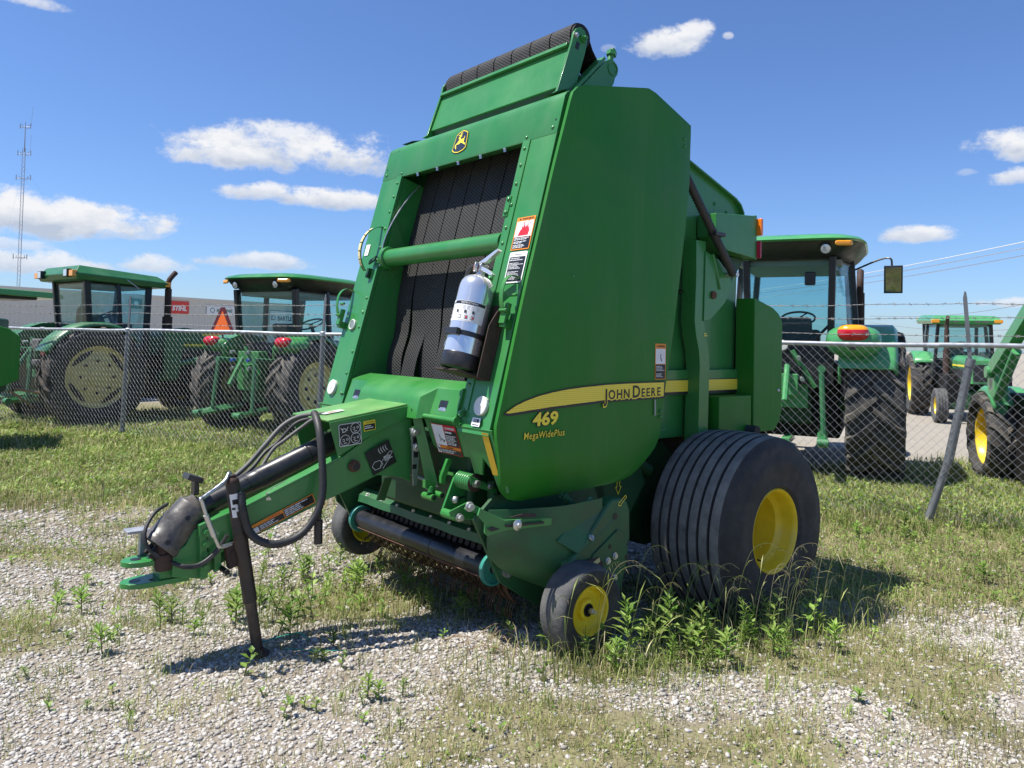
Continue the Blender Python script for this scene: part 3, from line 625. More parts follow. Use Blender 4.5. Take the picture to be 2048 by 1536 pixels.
mb = MB(); c = b0 + bd * .17; mb.obox(c, bd * .045, Vector((0, .035, 0)), bd.cross(Vector((0, 1, 0))) * .05); mb.obox(c + bd * .055 + Vector((0, .03, 0)), bd * .04, Vector((0, .012, 0)), bd.cross(Vector((0, 1, 0))) * .03); mb.obox(c + bd * .055 - Vector((0, .03, 0)), bd * .04, Vector((0, .012, 0)), bd.cross(Vector((0, 1, 0))) * .03); P('universal_joint', mb, 'dark_metal', bevel=.008)
y0 = Vector((2.892, .05, .625)); mb = MB(); mb.lathe(y0, (-.12, 0, -1), [(.02, -.03), (.034, -.02), (.036, .03), (.044, .036), (.046, .07), (.042, .085), (.038, .105), (.026, .108)], 24); P('yoke', mb, 'rust_dark', smooth=40)
mb = MB(); mb.box((2.735, -.03, .815), (2.757, .02, .885)); mb.obox((2.757, -.005, .89), (.032, 0, .012), (0, .042, 0), (-.004, 0, .012)); P('driveline_rest', mb, 'black_plastic', bevel=.003)
# ---- jack stand
jt, jb = Vector((2.645, .17, .885)), Vector((2.508, .17, .135)); jd = (jb - jt).normalized()
mb = MB(); mb.tube([jt, jt + jd * .545], .0305, 24); jk = P('jack_tube', mb, 'jack_tube', smooth=40)
mb = MB(); mb.tube([jt + jd * .5, jb], .0245, 20); P('jack_leg', mb, 'jack_inner', parent=jk, smooth=40)
mb = MB(); mb.lathe(jt, -jd, [(.0305, 0), (.029, .012), (.022, .022), (.018, .024), (.018, .035), (.001, .036)], 20); P('jack_cap', mb, 'rust_dark', parent=jk)
mb = MB(); mb.lathe(jb + Vector((0, 0, -.03)), (0, 0, 1), [(.001, 0), (.055, 0), (.055, .006), (.034, .012), (.026, .03)], 24); P('jack_foot', mb, 'rust_dark', parent=jk)
mb = MB()
A = jd; X = Vector((0, 1, 0)); Yv = A.cross(X)
def jp(t, a, r=.0311): return jt + A * t + (X * math.cos(a) - Yv * math.sin(a)) * r
def jlab(t0, t1, a0, a1, mi, r=.0311, n=8):
    for i in range(n):
        a, b = a0 + (a1 - a0) * i / n, a0 + (a1 - a0) * (i + 1) / n; mb.flat([jp(t1, a, r), jp(t1, b, r), jp(t0, b, r), jp(t0, a, r)], mi)
jlab(.045, .10, -1.0, 1.1, 0); jlab(.10, .125, -1.0, .05, 0); jlab(.10, .145, .35, 1.1, 0); jlab(.125, .15, -1.0, -.35, 0); jlab(.07, .092, -.7, .8, 1, .0315); jlab(.105, .115, -.9, -.4, 2, .0315)
P('jack_label', mb, ['white_print', 'dark_metal', 'black_print'], parent=jk, smooth=0)
cr = [Vector(p) for p in ((2.654, 0.17, 0.918), (2.661, 0.17, 0.926), (2.689, 0.19, 0.894), (2.782, 0.22, 0.845), (2.801, 0.24, 0.843), (2.794, 0.24, 0.825), (2.77, 0.245, 0.748), (2.732, 0.245, 0.658), (2.712, 0.24, 0.629), (2.66, 0.22, 0.629))]
mb = MB(); mb.tube(spline(cr, 4), .0085, 10); P('jack_crank', mb, 'steel', parent=jk, smooth=60)
mb = MB(); mb.tube([(2.78, 0.245, 0.774), (2.743, 0.245, 0.681)], .0115, 10); P('crank_grip', mb, 'zinc', parent=jk)
mb = MB(); mb.prism([(2.60, .12, .64), (2.66, .12, .60), (2.64, .12, .50), (2.57, .12, .52)], (0, .04, 0)); mb.tube([(2.60, .12, .56), (2.60, .165, .56)], .040, 18); P('jack_mount', mb, 'rust_dark', bevel=.004)
# ---- hoses and wiring
def hose(name, pts, r, mat, n=8, ribs=0):
    mb = MB(); pp = spline(pts, 8)
    if ribs:
        # corrugated conduit: resample and alternate the radius
        L_ = 0; out = [pp[0]]
        for a, b in zip(pp[:-1], pp[1:]): L_ += (b - a).length
        nn_ = int(L_ / ribs); d = 0; i = 0; acc = 0; res = []
        cum = [0]
        for a, b in zip(pp[:-1], pp[1:]): cum.append(cum[-1] + (b - a).length)
        j = 0
        for k in range(nn_ + 1):
            t = L_ * k / nn_
            while j < len(cum) - 2 and cum[j + 1] < t: j += 1
            f_ = (t - cum[j]) / max(1e-9, cum[j + 1] - cum[j]); res.append(pp[j].lerp(pp[j + 1], f_))
        mb.tube(res, [r if k % 2 else r * .88 for k in range(len(res))], n)
    else: mb.tube(pp, r, n)
    return P(name, mb, mat, smooth=60)
hose('wiring_conduit', [(2.223, 0.08, 1.164), (2.236, 0.14, 1.136), (2.248, 0.2, 1.072), (2.251, 0.24, 0.936), (2.256, 0.26, 0.813), (2.291, 0.27, 0.715), (2.366, 0.27, 0.635), (2.467, 0.26, 0.608), (2.54, 0.24, 0.628), (2.583, 0.215, 0.677), (2.611, 0.215, 0.768), (2.614, 0.2, 0.842)], .019, 'hose', 12, ribs=.008)
hose('hydraulic_hose', [(2.075, -0, 1.135), (2.152, -0, 1.146), (2.235, -0.05, 1.136), (2.311, -0.08, 1.09), (2.397, -0.08, 1.002), (2.469, -0.08, 0.924), (2.535, -0.06, 0.878), (2.619, -0.05, 0.825), (2.653, -0.05, 0.806)], .012, 'hose_worn')
hose('hydraulic_hose', [(2.101, 0.03, 1.134), (2.205, -0, 1.127), (2.269, -0.03, 1.102), (2.347, -0.05, 1.015), (2.409, -0.05, 0.971), (2.476, -0.03, 0.907), (2.538, -0.02, 0.868), (2.58, -0.02, 0.856)], .009, 'hose')
hose('hydraulic_hose', [(2.111, 0.05, 1.131), (2.193, 0.03, 1.129), (2.248, -0, 1.087), (2.323, -0.02, 1.028), (2.38, -0.03, 0.983), (2.463, 0, 0.887), (2.534, 0.03, 0.863)], .009, 'hose_worn')
hose('hydraulic_hose', [(2.265, 0.1, 0.883), (2.402, 0.12, 0.836), (2.5, 0.13, 0.784), (2.571, 0.14, 0.716), (2.618, 0.15, 0.658)], .013, 'hose')
hose('control_cable', [(2.858, -0.02, 0.783), (2.919, 0.02, 0.761), (2.964, 0.06, 0.711), (2.972, 0.08, 0.664), (2.954, 0.09, 0.621), (2.919, 0.1, 0.587)], .008, 'hose')
hose('control_cable', [(2.864, 0.1, 0.556), (2.835, 0.14, 0.546), (2.776, 0.15, 0.542), (2.724, 0.15, 0.566), (2.682, 0.15, 0.609), (2.655, 0.16, 0.655)], .009, 'hose')
hose('control_cable', [(2.864, 0.1, 0.55), (2.826, 0.145, 0.537), (2.767, 0.155, 0.538), (2.709, 0.155, 0.571), (2.673, 0.16, 0.614)], .006, 'hose')
mb = MB(); mb.tube([(2.223, 0.16, 0.662), (2.222, 0.16, 0.551)], .021, 14); mb.tube([(2.218, 0.16, 0.756), (2.22, 0.16, 0.65)], .012, 10); P('hose_coupler', mb, 'black_plastic')
mb = MB(); mb.obox((2.473, 0.16, 0.802), (.012, 0, 0), (0, .004, 0), (0, 0, .016)); P('cable_clamp', mb, 'zinc')
# ---- pickup
pk0 = (1.538, .427)
mb = MB(); mb.tube([(1.538, -.635, .427), (1.538, .635, .427)], .054, 28); cr_ = P('compressor_roller', mb, 'roller_black', smooth=60)
for y0, y1, mt_ in ((-.62, -.585, 'grey_print'),):
    mb = MB(); mb.lathe((1.538, y0, .427), (0, 1, 0), [(.0545, 0), (.0552, .0), (.0552, y1 - y0), (.0545, y1 - y0)], 24, a0=R(60), a1=R(150)); P('roller_tape', mb, 'hose_worn', parent=cr_)
for y in (.16,):
    mb = MB(); mb.lathe((1.538, y, .427), (0, 1, 0), [(.054, -.006), (.0575, -.003), (.0575, .003), (.054, .006)], 28); P('roller_clamp', mb, 'black_plastic', parent=cr_)
mb = MB(); mb.tube([(1.576, -.61, .385), (1.576, .62, .385)], .006, 6); P('wear_strip', mb, 'rust', parent=cr_)
for s in (1, -1):
    mb = MB(); mb.lathe((1.538, s * .632, .427), (0, s, 0), [(.03, 0), (.078, 0), (.080, .005), (.080, .024), (.070, .026), (.066, .014), (.02, .012)], 32); P('roller_flange', mb, 'teal_metal', smooth=35)
    mb = MB(); mb.tube([(1.52, s * .64, .43), (1.52, s * .74, .43)], .026, 14); P('roller_stub', mb, 'zinc', smooth=50)
mb = MB(); mb.tube([(1.50, -.66, .585), (1.50, .66, .585)], .022, 14); wb = P('windguard_bar', mb, 'green_dirty', smooth=60)
mb = MB(); V = []; F = []; n = 40
for i in range(n + 1):
    y = -.64 + 1.28 * i / n; w = .002 * math.sin(i * .55); V += [(1.505, y, .60), (1.555, y, .575 + w), (1.562, y, .535 + w)]
for i in range(n):
    for j in (0, 1): F.append((i * 3 + j, i * 3 + 3 + j, i * 3 + 4 + j, i * 3 + 1 + j))
mb.add(V, F); P('windguard_sheet', mb, 'green_dirty', parent=wb, solid=.004)
for i in range(7): mb = MB(); mb.bolt((1.545, -.56 + .17 * i, .582), (.4, 0, 1), .010, .012); P('bolt', mb, 'zinc', parent=wb)
# stripper bands and spring tines of the pickup drum
bandmesh = None
for i in range(26):
    y = -.66 + i * .0528
    if bandmesh is None:
        mb = MB(); c = (1.30, .40); pr = [(c[0] + .19 * math.cos(a), c[1] + .19 * math.sin(a)) for a in [R(x) for x in range(-70, 131, 14)]]
        mb.tube([(x, 0, z) for x, z in pr], .003, 4); V = []; F = []
        for (x, z) in pr: V += [(x, -.017, z), (x, .017, z)]
        for k in range(len(pr) - 1): F.append((2 * k, 2 * k + 1, 2 * k + 3, 2 * k + 2))
        mb = MB(); mb.add(V, F); o = P('stripper_band', mb, 'tine', solid=.003); bandmesh = o
    else: o = bandmesh.copy(); COL.objects.link(o); o.parent = baler
    o.location = (0, y, 0)
tm = None
for j, ang in enumerate((62, 20, -25, -62)):
    for i in range(25):
        y = -.634 + i * .0528
        if tm is None:
            mb = MB(); mb.tube([(.12, -.008, 0), (.235, -.008, 0), (.268, -.008, -.02)], .0028, 5); mb.tube([(.12, .008, 0), (.235, .008, 0), (.268, .008, -.02)], .0028, 5); o = P('tine', mb, 'tine'); tm = o
        else: o = tm.copy(); COL.objects.link(o); o.parent = baler
        o.location = (1.30, y, .40); o.rotation_euler = (0, R(-ang + (i % 3) * 2), 0)
mb = MB(); mb.tube([(1.30, -.70, .40), (1.30, .70, .40)], .15, 20); P('pickup_drum', mb, 'dark_metal')
# flared side shields
def flare(s):
    rows = []
    for t in range(9):
        k = t / 8
        # from top edge down to the curved bottom
        xf = 1.655 - .03 * k + .02 * math.sin(math.pi * k) - .36 * max(0, (k - .45) / .55) ** 1.5; z = .745 - .43 * k ** 1.0
        xr = 1.12
        row = []
        for j in range(11):
            q = j / 10; x = xf + (xr - xf) * q; y = .745 + .165 * min(1, q / .55) ** .8 + .05 * q - .05 * max(0, k - .7) * (1 - q)
            zz = z + .03 * q * (1 - k) - .02 * math.sin(math.pi * q) * k
            row.append((x, s * y, zz))
        rows.append(row)
    mb = MB(); V = [p for r_ in rows for p in r_]; F = []
    for t in range(8):
        for j in range(10):
            q = (t * 11 + j, t * 11 + j + 1, (t + 1) * 11 + j + 1, (t + 1) * 11 + j); F.append(q if s > 0 else q[::-1])
    mb.add(V, F); o = P('side_shield', mb, 'green_dirty', solid=.008, smooth=50); return o
fl = flare(1); flare(-1)
for s in (1, -1):
    def K(pts, y): return [(x, s * y, z) for x, z in pts]
    # inner upright plate, tilted cover plate and rounded drive cover
    mb = MB(); mb.prism(K([(1.72, .70), (1.60, .80), (.85, .78), (.80, .55), (.9, .30), (1.30, .22), (1.55, .38)], .70), (0, s * .02, 0)); P('pickup_end', mb, 'green_dirty')
    mb = MB(); mb.prism([(1.40, s * .93, .600), (1.18, s * .93, .790), (1.09, s * .965, .715), (1.05, s * .975, .66), (1.30, s * .975, .535)], (0, s * .014, 0)); P('tilted_cover', mb, 'green_dirty', bevel=.006)
    pl = [(1.30, .545), (1.215, .625), (1.10, .74), (1.065, .765), (1.0, .765), (.955, .745), (.93, .70), (.925, .55), (.945, .52), (.95, .47), (.985, .36), (1.01, .26), (1.12, .20), (1.27, .25), (1.36, .40), (1.36, .50)]
    mb = MB(); mb.prism(K(pl, .90), (0, s * .085, 0)); dc = P('drive_cover', mb, 'green_dirty', bevel=.014, seg=3)
    mb = MB(); mb.prism(K([(1.20, .52), (1.03, .615), (1.0, .60), (.955, .52), (.96, .46), (.99, .36), (1.02, .27), (1.20, .27), (1.28, .40)], .985), (0, s * .010, 0)); P('cover_plate', mb, 'green_dirty', parent=dc, bevel=.003)
    for hx_, hz_, hy_, hr_ in ((1.045, .68, .986, .017), (1.165, .46, .996, .028), (1.09, .54, .996, .012), (.965, .47, .996, .012)):
        mb = MB(); mb.tube([(hx_, s * hy_, hz_), (hx_, s * (hy_ + .0012), hz_)], hr_, 14); P('cover_hole', mb, 'black_print', parent=dc)
    for (x, z) in ((1.105, .475), (1.055, .49), (1.055, .385)): mb = MB(); mb.bolt((x, s * .996, z), (0, s, 0), .012, .012); P('bolt', mb, 'zinc', parent=dc)
    mb = MB(); mb.bolt((1.215, s * .985, .60), (-.3, s, .6), .012, .012); P('bolt', mb, 'zinc', parent=dc)
    mb = MB(); mb.prism(K([(1.30, .50), (1.17, .505), (1.14, .47), (1.16, .44)], .996), (0, s * .002, 0)); P('bare_patch', mb, 'rust_dark', parent=dc)
    fr = Frame((1.255, s * .996, .448), (-s, 0, .35 * s) if s > 0 else (1, 0, -.35), (0, 0, 1), .003); mb = MB(); fr.rect(mb, 0, 0, .10, .022, 0); fr.rect(mb, 0, -.02, .032, 0, 1); fr.rect(mb, .032, -.02, .10, 0, 2); P('small_sign', mb, ['yellow_dull', 'white_print', 'black_print'], parent=dc, smooth=0)
    # spring strut above the cover
    mb = MB(); a, b = Vector((1.31, s * .88, .80)), Vector((1.17, s * .90, .67)); d = b - a; pts = []
    X_ = d.cross(Vector((0, 1, 0))).normalized(); Y_ = d.normalized().cross(X_)
    for k in range(13 * 8 + 1): t = k / (13 * 8); pts.append(a + d * t + (X_ * math.cos(k * math.pi / 4) + Y_ * math.sin(k * math.pi / 4)) * .018)
    mb.tube(pts, .0042, 5); mb.tube([a, b], .007, 6); mb.tube([b, b + d.normalized() * .03], .014, 8); P('lift_spring', mb, 'green_dirty')
    # gauge wheel
    gw = empty('gauge_wheel'); gw.parent = baler; gw.location = (1.31, s * 1.02, .30)
    mb = MB(); rr, hw = .21, .08
    pr = [(.112, hw * .75), (.128, hw * .92), (.16, hw * 1.06), (.185, hw * 1.0), (.197, hw * .86), (.205, hw * .6), (.2085, hw * .3), (.2095, 0), (.2085, -hw * .3), (.205, -hw * .6), (.197, -hw * .86), (.185, -hw), (.16, -hw * 1.06), (.128, -hw * .92), (.112, -hw * .75)]
    mb.lathe((0, 0, 0), (0, s, 0), [p for p in pr], 56); mb.I = [1 if 3 <= i_ < 10 else 0 for i_ in range(len(pr) - 1) for _ in range(56)]; o = mb.build('tyre', ['rubber', 'rubber_worn'], gw, 50)
    mb = MB(); mb.lathe((0, 0, 0), (0, s, 0), [(.110, hw * .70), (.117, hw * .80), (.114, hw * .86), (.105, hw * .80), (.100, hw * .5), (.088, hw * .36), (.078, hw * .40), (.064, hw * .30), (.052, hw * .32), (.046, hw * .55), (.030, hw * .58), (.026, hw * .3)], 40); mb.lathe((0, 0, 0), (0, -s, 0), [(.110, hw * .70), (.117, hw * .80), (.114, hw * .86), (.105, hw * .80), (.100, hw * .3), (.085, hw * .1), (.03, hw * .1)], 40); mb.build('rim', 'yellow', gw, 50)
    mb = MB(); mb.lathe((0, 0, 0), (0, s, 0), [(.030, hw * .3), (.030, hw * .62), (.024, hw * .64), (.018, hw * .6), (.018, hw * .75)], 20, 0); mb.tube([(0, s * hw * .6, 0), (0, s * hw * 1.0, 0)], .014, 6, 1); mb.tube([(0, s * hw * .6, 0), (0, s * hw * 1.2, 0)], .008, 10, 1); mb.build('hub', ['dark_metal', 'zinc'], gw, 40)
    mb = MB(); mb.tube([(1.31, s * .96, .30), (1.31, s * .99, .30)], .025, 12); mb.obox((1.24, s * .955, .36), (.09, 0, -.07), (0, .012, 0), (.025, 0, .03)); P('gauge_arm', mb, 'green_dirty')
# lift linkage, near side
def K5(pts, y, t, name, mat='green', bevel=.003): mb = MB(); mb.prism([Vector(p) for p in pts], (0, t, 0)); return P(name, mb, mat, bevel=bevel)
K5([(1.65, 0.5, 0.895), (1.619, 0.5, 0.887), (1.581, 0.5, 0.864), (1.495, 0.5, 0.73), (1.479, 0.5, 0.615), (1.743, 0.5, 0.68), (1.761, 0.5, 0.696), (1.688, 0.5, 0.862)], .5, .014, 'lift_bracket')
c = Vector((1.654, 0.515, 0.853)); mb = MB()
for i in range(7): mb.lathe(c + Vector((0, .017 * i, 0)), (0, 1, 0), [(.036, 0), (.042, .004), (.044, .0085), (.042, .013), (.036, .017)], 20)
sprg = P('torsion_spring', mb, 'green', smooth=60)
e = c + Vector((0, .12, 0)); mb = MB(); mb.lathe(e, (0, 1, 0), [(.044, 0), (.036, .004), (.018, .006), (.017, .002), (.001, .002)], 20); P('spring_cap', mb, 'rust_dark', parent=sprg); mb = MB(); mb.bolt(e, (0, 1, 0), .016, .03); P('bolt', mb, 'zinc', parent=sprg)
K5([(1.69, 0.63, 0.893), (1.55, 0.66, 0.824), (1.539, 0.66, 0.786), (1.565, 0.66, 0.799), (1.686, 0.63, 0.85)], .63, .012, 'spring_arm')
mb = MB(); mb.bolt((1.596, 0.675, 0.836), (0, 1, 0), .010, .016); P('bolt', mb, 'zinc')
mb = MB(); c = Vector((1.684, 0.515, 0.757)); mb.lathe(c, (0, 1, 0), [(.019, 0), (.018, .012), (.008, .022), (.001, .023)], 16); P('lock_pin', mb, 'zinc', smooth=50)
mb = MB(); c = Vector((1.651, 0.515, 0.76)); mb.obox(c, (-.05, 0, .008), (0, .001, 0), (0, 0, .005)); P('slot', mb, 'black_print')
c = Vector((1.749, 0.52, 0.703)); mb = MB(); mb.tube([c, c + Vector((0, .12, 0))], .022, 18); pt = P('pivot_tube', mb, 'green', smooth=50)
mb = MB(); mb.bolt(c + Vector((0, .12, 0)), (0, 1, 0), .014, .026); P('bolt', mb, 'zinc', parent=pt)
K5([(1.802, 0.63, 0.737), (1.695, 0.63, 0.768), (1.603, 0.63, 0.717), (1.583, 0.63, 0.666), (1.719, 0.63, 0.689), (1.795, 0.63, 0.711)], .63, .010, 'link_plate')
K5([(1.73, 0.68, 0.779), (1.671, 0.7, 0.747), (1.664, 0.7, 0.714), (1.753, 0.68, 0.749)], .68, .012, 'link_strap')
mb = MB(); mb.bolt((1.736, 0.7, 0.762), (0, 1, 0), .016, .026); P('bolt', mb, 'zinc')
sb_ = K5([(1.787, 0.84, 0.789), (1.78, 0.86, 0.781), (1.696, 0.9, 0.735), (1.465, 0.965, 0.726), (1.467, 0.965, 0.692), (1.689, 0.9, 0.687), (1.759, 0.86, 0.665), (1.774, 0.86, 0.678), (1.775, 0.86, 0.723), (1.8, 0.84, 0.757)], .86, .010, 'slotted_bar')
mb = MB(); mb.prism([(1.696, 0.915, 0.716), (1.518, 0.968, 0.717), (1.518, 0.968, 0.708), (1.696, 0.915, 0.705)], (0, .012, 0)); P('slot', mb, 'black_print', parent=sb_)
mb = MB(); mb.prism([(1.775, 0.885, 0.701), (1.744, 0.885, 0.708), (1.712, 0.9, 0.695), (1.752, 0.885, 0.687)], (0, .003, 0)); P('slot', mb, 'black_print', parent=sb_)
mb = MB(); c = Vector((1.652, 0.935, 0.714)); mb.lathe(c, (0, 1, 0), [(.001, .012), (.024, .012), (.025, .016), (.016, .02), (.010, .022), (.010, .03), (.001, .031)], 20); P('bolt', mb, 'zinc', parent=sb_)
mb = MB(); mb.prism([(1.681, 0.93, 0.75), (1.601, 0.94, 0.759), (1.544, 0.945, 0.751), (1.541, 0.945, 0.736), (1.63, 0.94, 0.745)], (0, .004, 0)); P('bare_patch', mb, 'rust_dark')
# gearbox pieces glimpsed under the hood
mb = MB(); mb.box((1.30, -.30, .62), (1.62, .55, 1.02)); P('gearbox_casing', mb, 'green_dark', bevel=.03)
mb = MB(); mb.tube([(1.752, 0.35, 0.759), (1.76, 0.45, 0.762)], .017, 12); mb.tube([(1.732, 0.4, 0.777), (1.727, 0.47, 0.774)], .015, 12); o = P('twine_tube', mb, 'green_hood', smooth=50)
mb = MB(); mb.tube([(1.76, 0.452, 0.762), (1.76, 0.454, 0.762)], .012, 12); mb.tube([(1.727, 0.472, 0.774), (1.727, 0.474, 0.774)], .011, 12); P('tube_hole', mb, 'black_print', parent=o)
mb = MB(); mb.prism([(1.697, 0.45, 0.948), (1.667, 0.45, 0.943), (1.707, 0.45, 0.854), (1.709, 0.45, 0.824), (1.733, 0.45, 0.832), (1.734, 0.45, 0.864)], (0, .02, 0)); P('latch_lever', mb, 'green_hood', bevel=.002)
mb = MB(); mb.box((1.60, .34, .86), (1.655, .46, .875)); mb.tube([(1.752, 0.38, 0.808), (1.759, 0.42, 0.801), (1.764, 0.42, 0.784)], .015, 8); mb.obox((1.757, 0.4, 0.817), (.03, 0, .01), (0, .012, 0), (0, 0, .02)); P('latch_hardware', mb, 'green_hood')
mb = MB(); mb.prism([(1.62, -.05, .86), (1.45, .30, .66), (1.43, .30, .66), (1.60, -.05, .86)], (0, 0, .02)); mb.tube([(1.75, .10, .86), (1.55, .36, .74)], .010, 8); P('lift_rod', mb, 'steel_flat')
mb = MB(); mb.prism([(1.73, -0, 0.791), (1.709, -0.1, 0.652), (1.759, -0.1, 0.658), (1.773, 0, 0.795)], (0, .012, 0)); mb.prism([(1.565, 0.62, 0.85), (1.566, 0.66, 0.857), (1.562, 0.66, 0.717), (1.561, 0.62, 0.71)], (0, .012, 0)); P('hanger_strap', mb, 'green_dirty')
# near lower frame side seen between pickup and wheel
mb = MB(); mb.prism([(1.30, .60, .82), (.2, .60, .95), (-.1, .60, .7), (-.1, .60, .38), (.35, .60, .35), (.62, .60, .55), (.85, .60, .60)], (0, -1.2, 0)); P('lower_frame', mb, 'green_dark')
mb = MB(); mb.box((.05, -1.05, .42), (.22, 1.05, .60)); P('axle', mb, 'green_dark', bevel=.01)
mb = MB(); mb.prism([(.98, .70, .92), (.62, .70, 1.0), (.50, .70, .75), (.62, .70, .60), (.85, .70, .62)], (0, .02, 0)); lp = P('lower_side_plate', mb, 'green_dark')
fr = Frame((.74, .722, .80), (-1, 0, 0), (0, 0, 1), .002); mb = MB()
A_ = [(0, 0), (.022, 0), (.022, -.05), (.034, -.05), (.011, -.09), (-.012, -.05), (0, -.05)]
fr.line(mb, A_ + [A_[0]], .004, 0); P('arrow_decal', mb, 'yellow_print', parent=lp, smooth=0)
fr = Frame((1.005, .986, .735), (-.8, 0, .6), (.6, 0, .8), .002); mb = MB()
fr.line(mb, [(0, 0), (.05, 0), (.05, .014), (0, .014), (-.004, .02), (-.018, .007), (-.004, -.006), (0, 0)], .003, 0); P('arrow_decal', mb, 'yellow_print', smooth=0)
mb = MB(); mb.tube([(.52, .66, .86), (.40, .66, .80)], .035, 14); mb.tube([(.58, .68, .88), (.50, .68, .85)], .012, 8, 0); P('wrap_cylinder', mb, 'green_dark', smooth=50)
mb = MB(); mb.tube([(.57, .70, 1.00), (.50, .70, .90)], .012, 8); P('cylinder_rod', mb, 'zinc')
mb = MB(); mb.tube(spline([(.575, .72, 1.115), (.54, .72, 1.125), (.46, .72, 1.125), (.43, .72, 1.05), (.40, .72, 1.03), (.33, .72, 1.045)], 5), .008, 8); P('crank_rod', mb, 'green', smooth=60)
# ---- main wheels
def main_wheel(s):
    w = empty('main_wheel'); w.parent = baler; w.location = (0, s * 1.0, .508)
    prof = []; half = .228
    edges = [-.228, -.155, -.092, -.030, .034, .098, .162, .228]      # seven ribs
    def crown(y): return .530 - .30 * y * y
    pr = [(.225, -.215), (.24, -.245), (.30, -.268), (.38, -.274), (.445, -.264), (.490, -.246)]
    for i in range(7):
        a, b = edges[i], edges[i + 1]; g = .0045
        pr += [(crown(a) - (.018 if i else .012), a + (g if i else 0)), (crown(a + g), a + g + .004), (crown((a + b) / 2) + .001, (a + b) / 2), (crown(b - g), b - g - .004), (crown(b) - (.018 if i < 6 else .012), b - (g if i < 6 else 0))]
    pr += [(.490, .246), (.455, .260), (.412, .268), (.407, .272), (.37, .274), (.30, .268), (.262, .256), (.255, .258), (.24, .245), (.225, .215)]
    mb = MB(); mb.lathe((0, 0, 0), (0, s, 0), pr, 96)
    mb.I = []
    for i in range(len(pr) - 1):
        r0, r1 = pr[i][0], pr[i + 1][0]; tread = 6 <= i < len(pr) - 11 and abs(r1 - r0) < .008
        mb.I += [1 if tread else 0] * 96
    mb.build('tyre', ['rubber', 'rubber_grey'], w, 38)
    mb = MB(); mb.lathe((0, 0, 0), (0, s, 0), [(.222, .205), (.232, .225), (.236, .240), (.230, .246), (.222, .240), (.212, .215), (.208, .17), (.196, .15), (.180, .135), (.176, .07), (.170, .055), (.165, .0), (.155, -.03), (.06, -.04), (.058, -.02)], 64); mb.build('rim', 'yellow', w, 35)
    mb = MB(); mb.lathe((0, 0, 0), (0, s, 0), [(.060, -.05), (.058, .03), (.052, .045), (.035, .052), (.001, .053)], 28); mb.build('hub', 'green', w, 45)
    for k in range(6):
        a = k * math.pi / 3 + .3; mb = MB(); mb.bolt((.095 * math.cos(a), s * -.038, .095 * math.sin(a)), (0, s, 0), .012, .02); mb.build('lug_nut', 'zinc', w, 40)
    mb = MB(); c = Vector((.19 * math.cos(R(-50)), s * .20, .19 * math.sin(R(-50)))); mb.tube([c, c + Vector((0, s * .04, 0))], .006, 8); mb.build('valve', 'black_plastic', w)
main_wheel(1); main_wheel(-1)
# ---- rear body and gate
def gate_side(s):
    y = s * .66
    pl = [(.75, 2.90), (.10, 2.665), (-.40, 2.50), (-.46, 2.465), (-.495, 2.42), (-.50, 2.36), (-.46, 2.0), (-.44, 1.4), (-.44, .98), (.70, .98), (.95, 1.6)]
    mb = MB(); mb.prism([(x, y, z) for x, z in pl], (0, s * .012, 0)); o = P('gate_side', mb, 'green', bevel=.002)
    top = [(.75, 2.90), (.10, 2.665), (-.40, 2.50), (-.455, 2.468), (-.49, 2.42), (-.50, 2.36)]
    V = []; F = []
    for x, z in top: V += [(x, y - s * .02, z), (x, y + s * .045, z)]
    for i in range(len(top) - 1): F.append((2 * i, 2 * i + 1, 2 * i + 3, 2 * i + 2))
    mb = MB(); mb.add(V, F); P('gate_flange', mb, 'green', parent=o, solid=.010)
    return o
gs = gate_side(1); gate_side(-1)
mb = MB(); V = []; F = []
for x, z in [(.70, 2.87), (.10, 2.65), (-.40, 2.485), (-.48, 2.40), (-.47, 2.0), (-.42, 1.4), (-.42, .98)]: V += [(x, -.655, z), (x, .655, z)]
for i in range(6): F.append((2 * i, 2 * i + 1, 2 * i + 3, 2 * i + 2))
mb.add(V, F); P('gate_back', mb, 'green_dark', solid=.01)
for (x, z) in ((-.27, 2.36), (-.33, 2.40), (-.20, 2.44)): mb = MB(); mb.rivet((x, .673, z), (0, 1, 0), .012); P('rivet', mb, 'green', parent=gs)
mb = MB(); mb.box((.24, .662, 2.10), (.43, .70, 2.15)); P('frame_rail', mb, 'green', bevel=.004)
mb = MB(); mb.box((.03, .673, 2.13), (.27, .705, 2.45)); P('hinge_gusset', mb, 'green', bevel=.004)
mb = MB(); mb.box((-.475, .672, 1.235), (.66, .715, 1.385)); rl = P('gate_rail', mb, 'green', bevel=.004)
def stripe(x0, x1):
    mb = MB(); fr = Frame((x0, .715, 1.25), (-1, 0, 0), (0, 0, 1), .0025); w = x0 - x1
    fr.rect(mb, 0, -.012, w, .078, 1, 0); fr.rect(mb, .0, .005, w - .006, .073, 0, 1); P('yellow_stripe', mb, ['stripe_lines', 'black_print'], parent=rl, smooth=0)
stripe(.62, -.435)
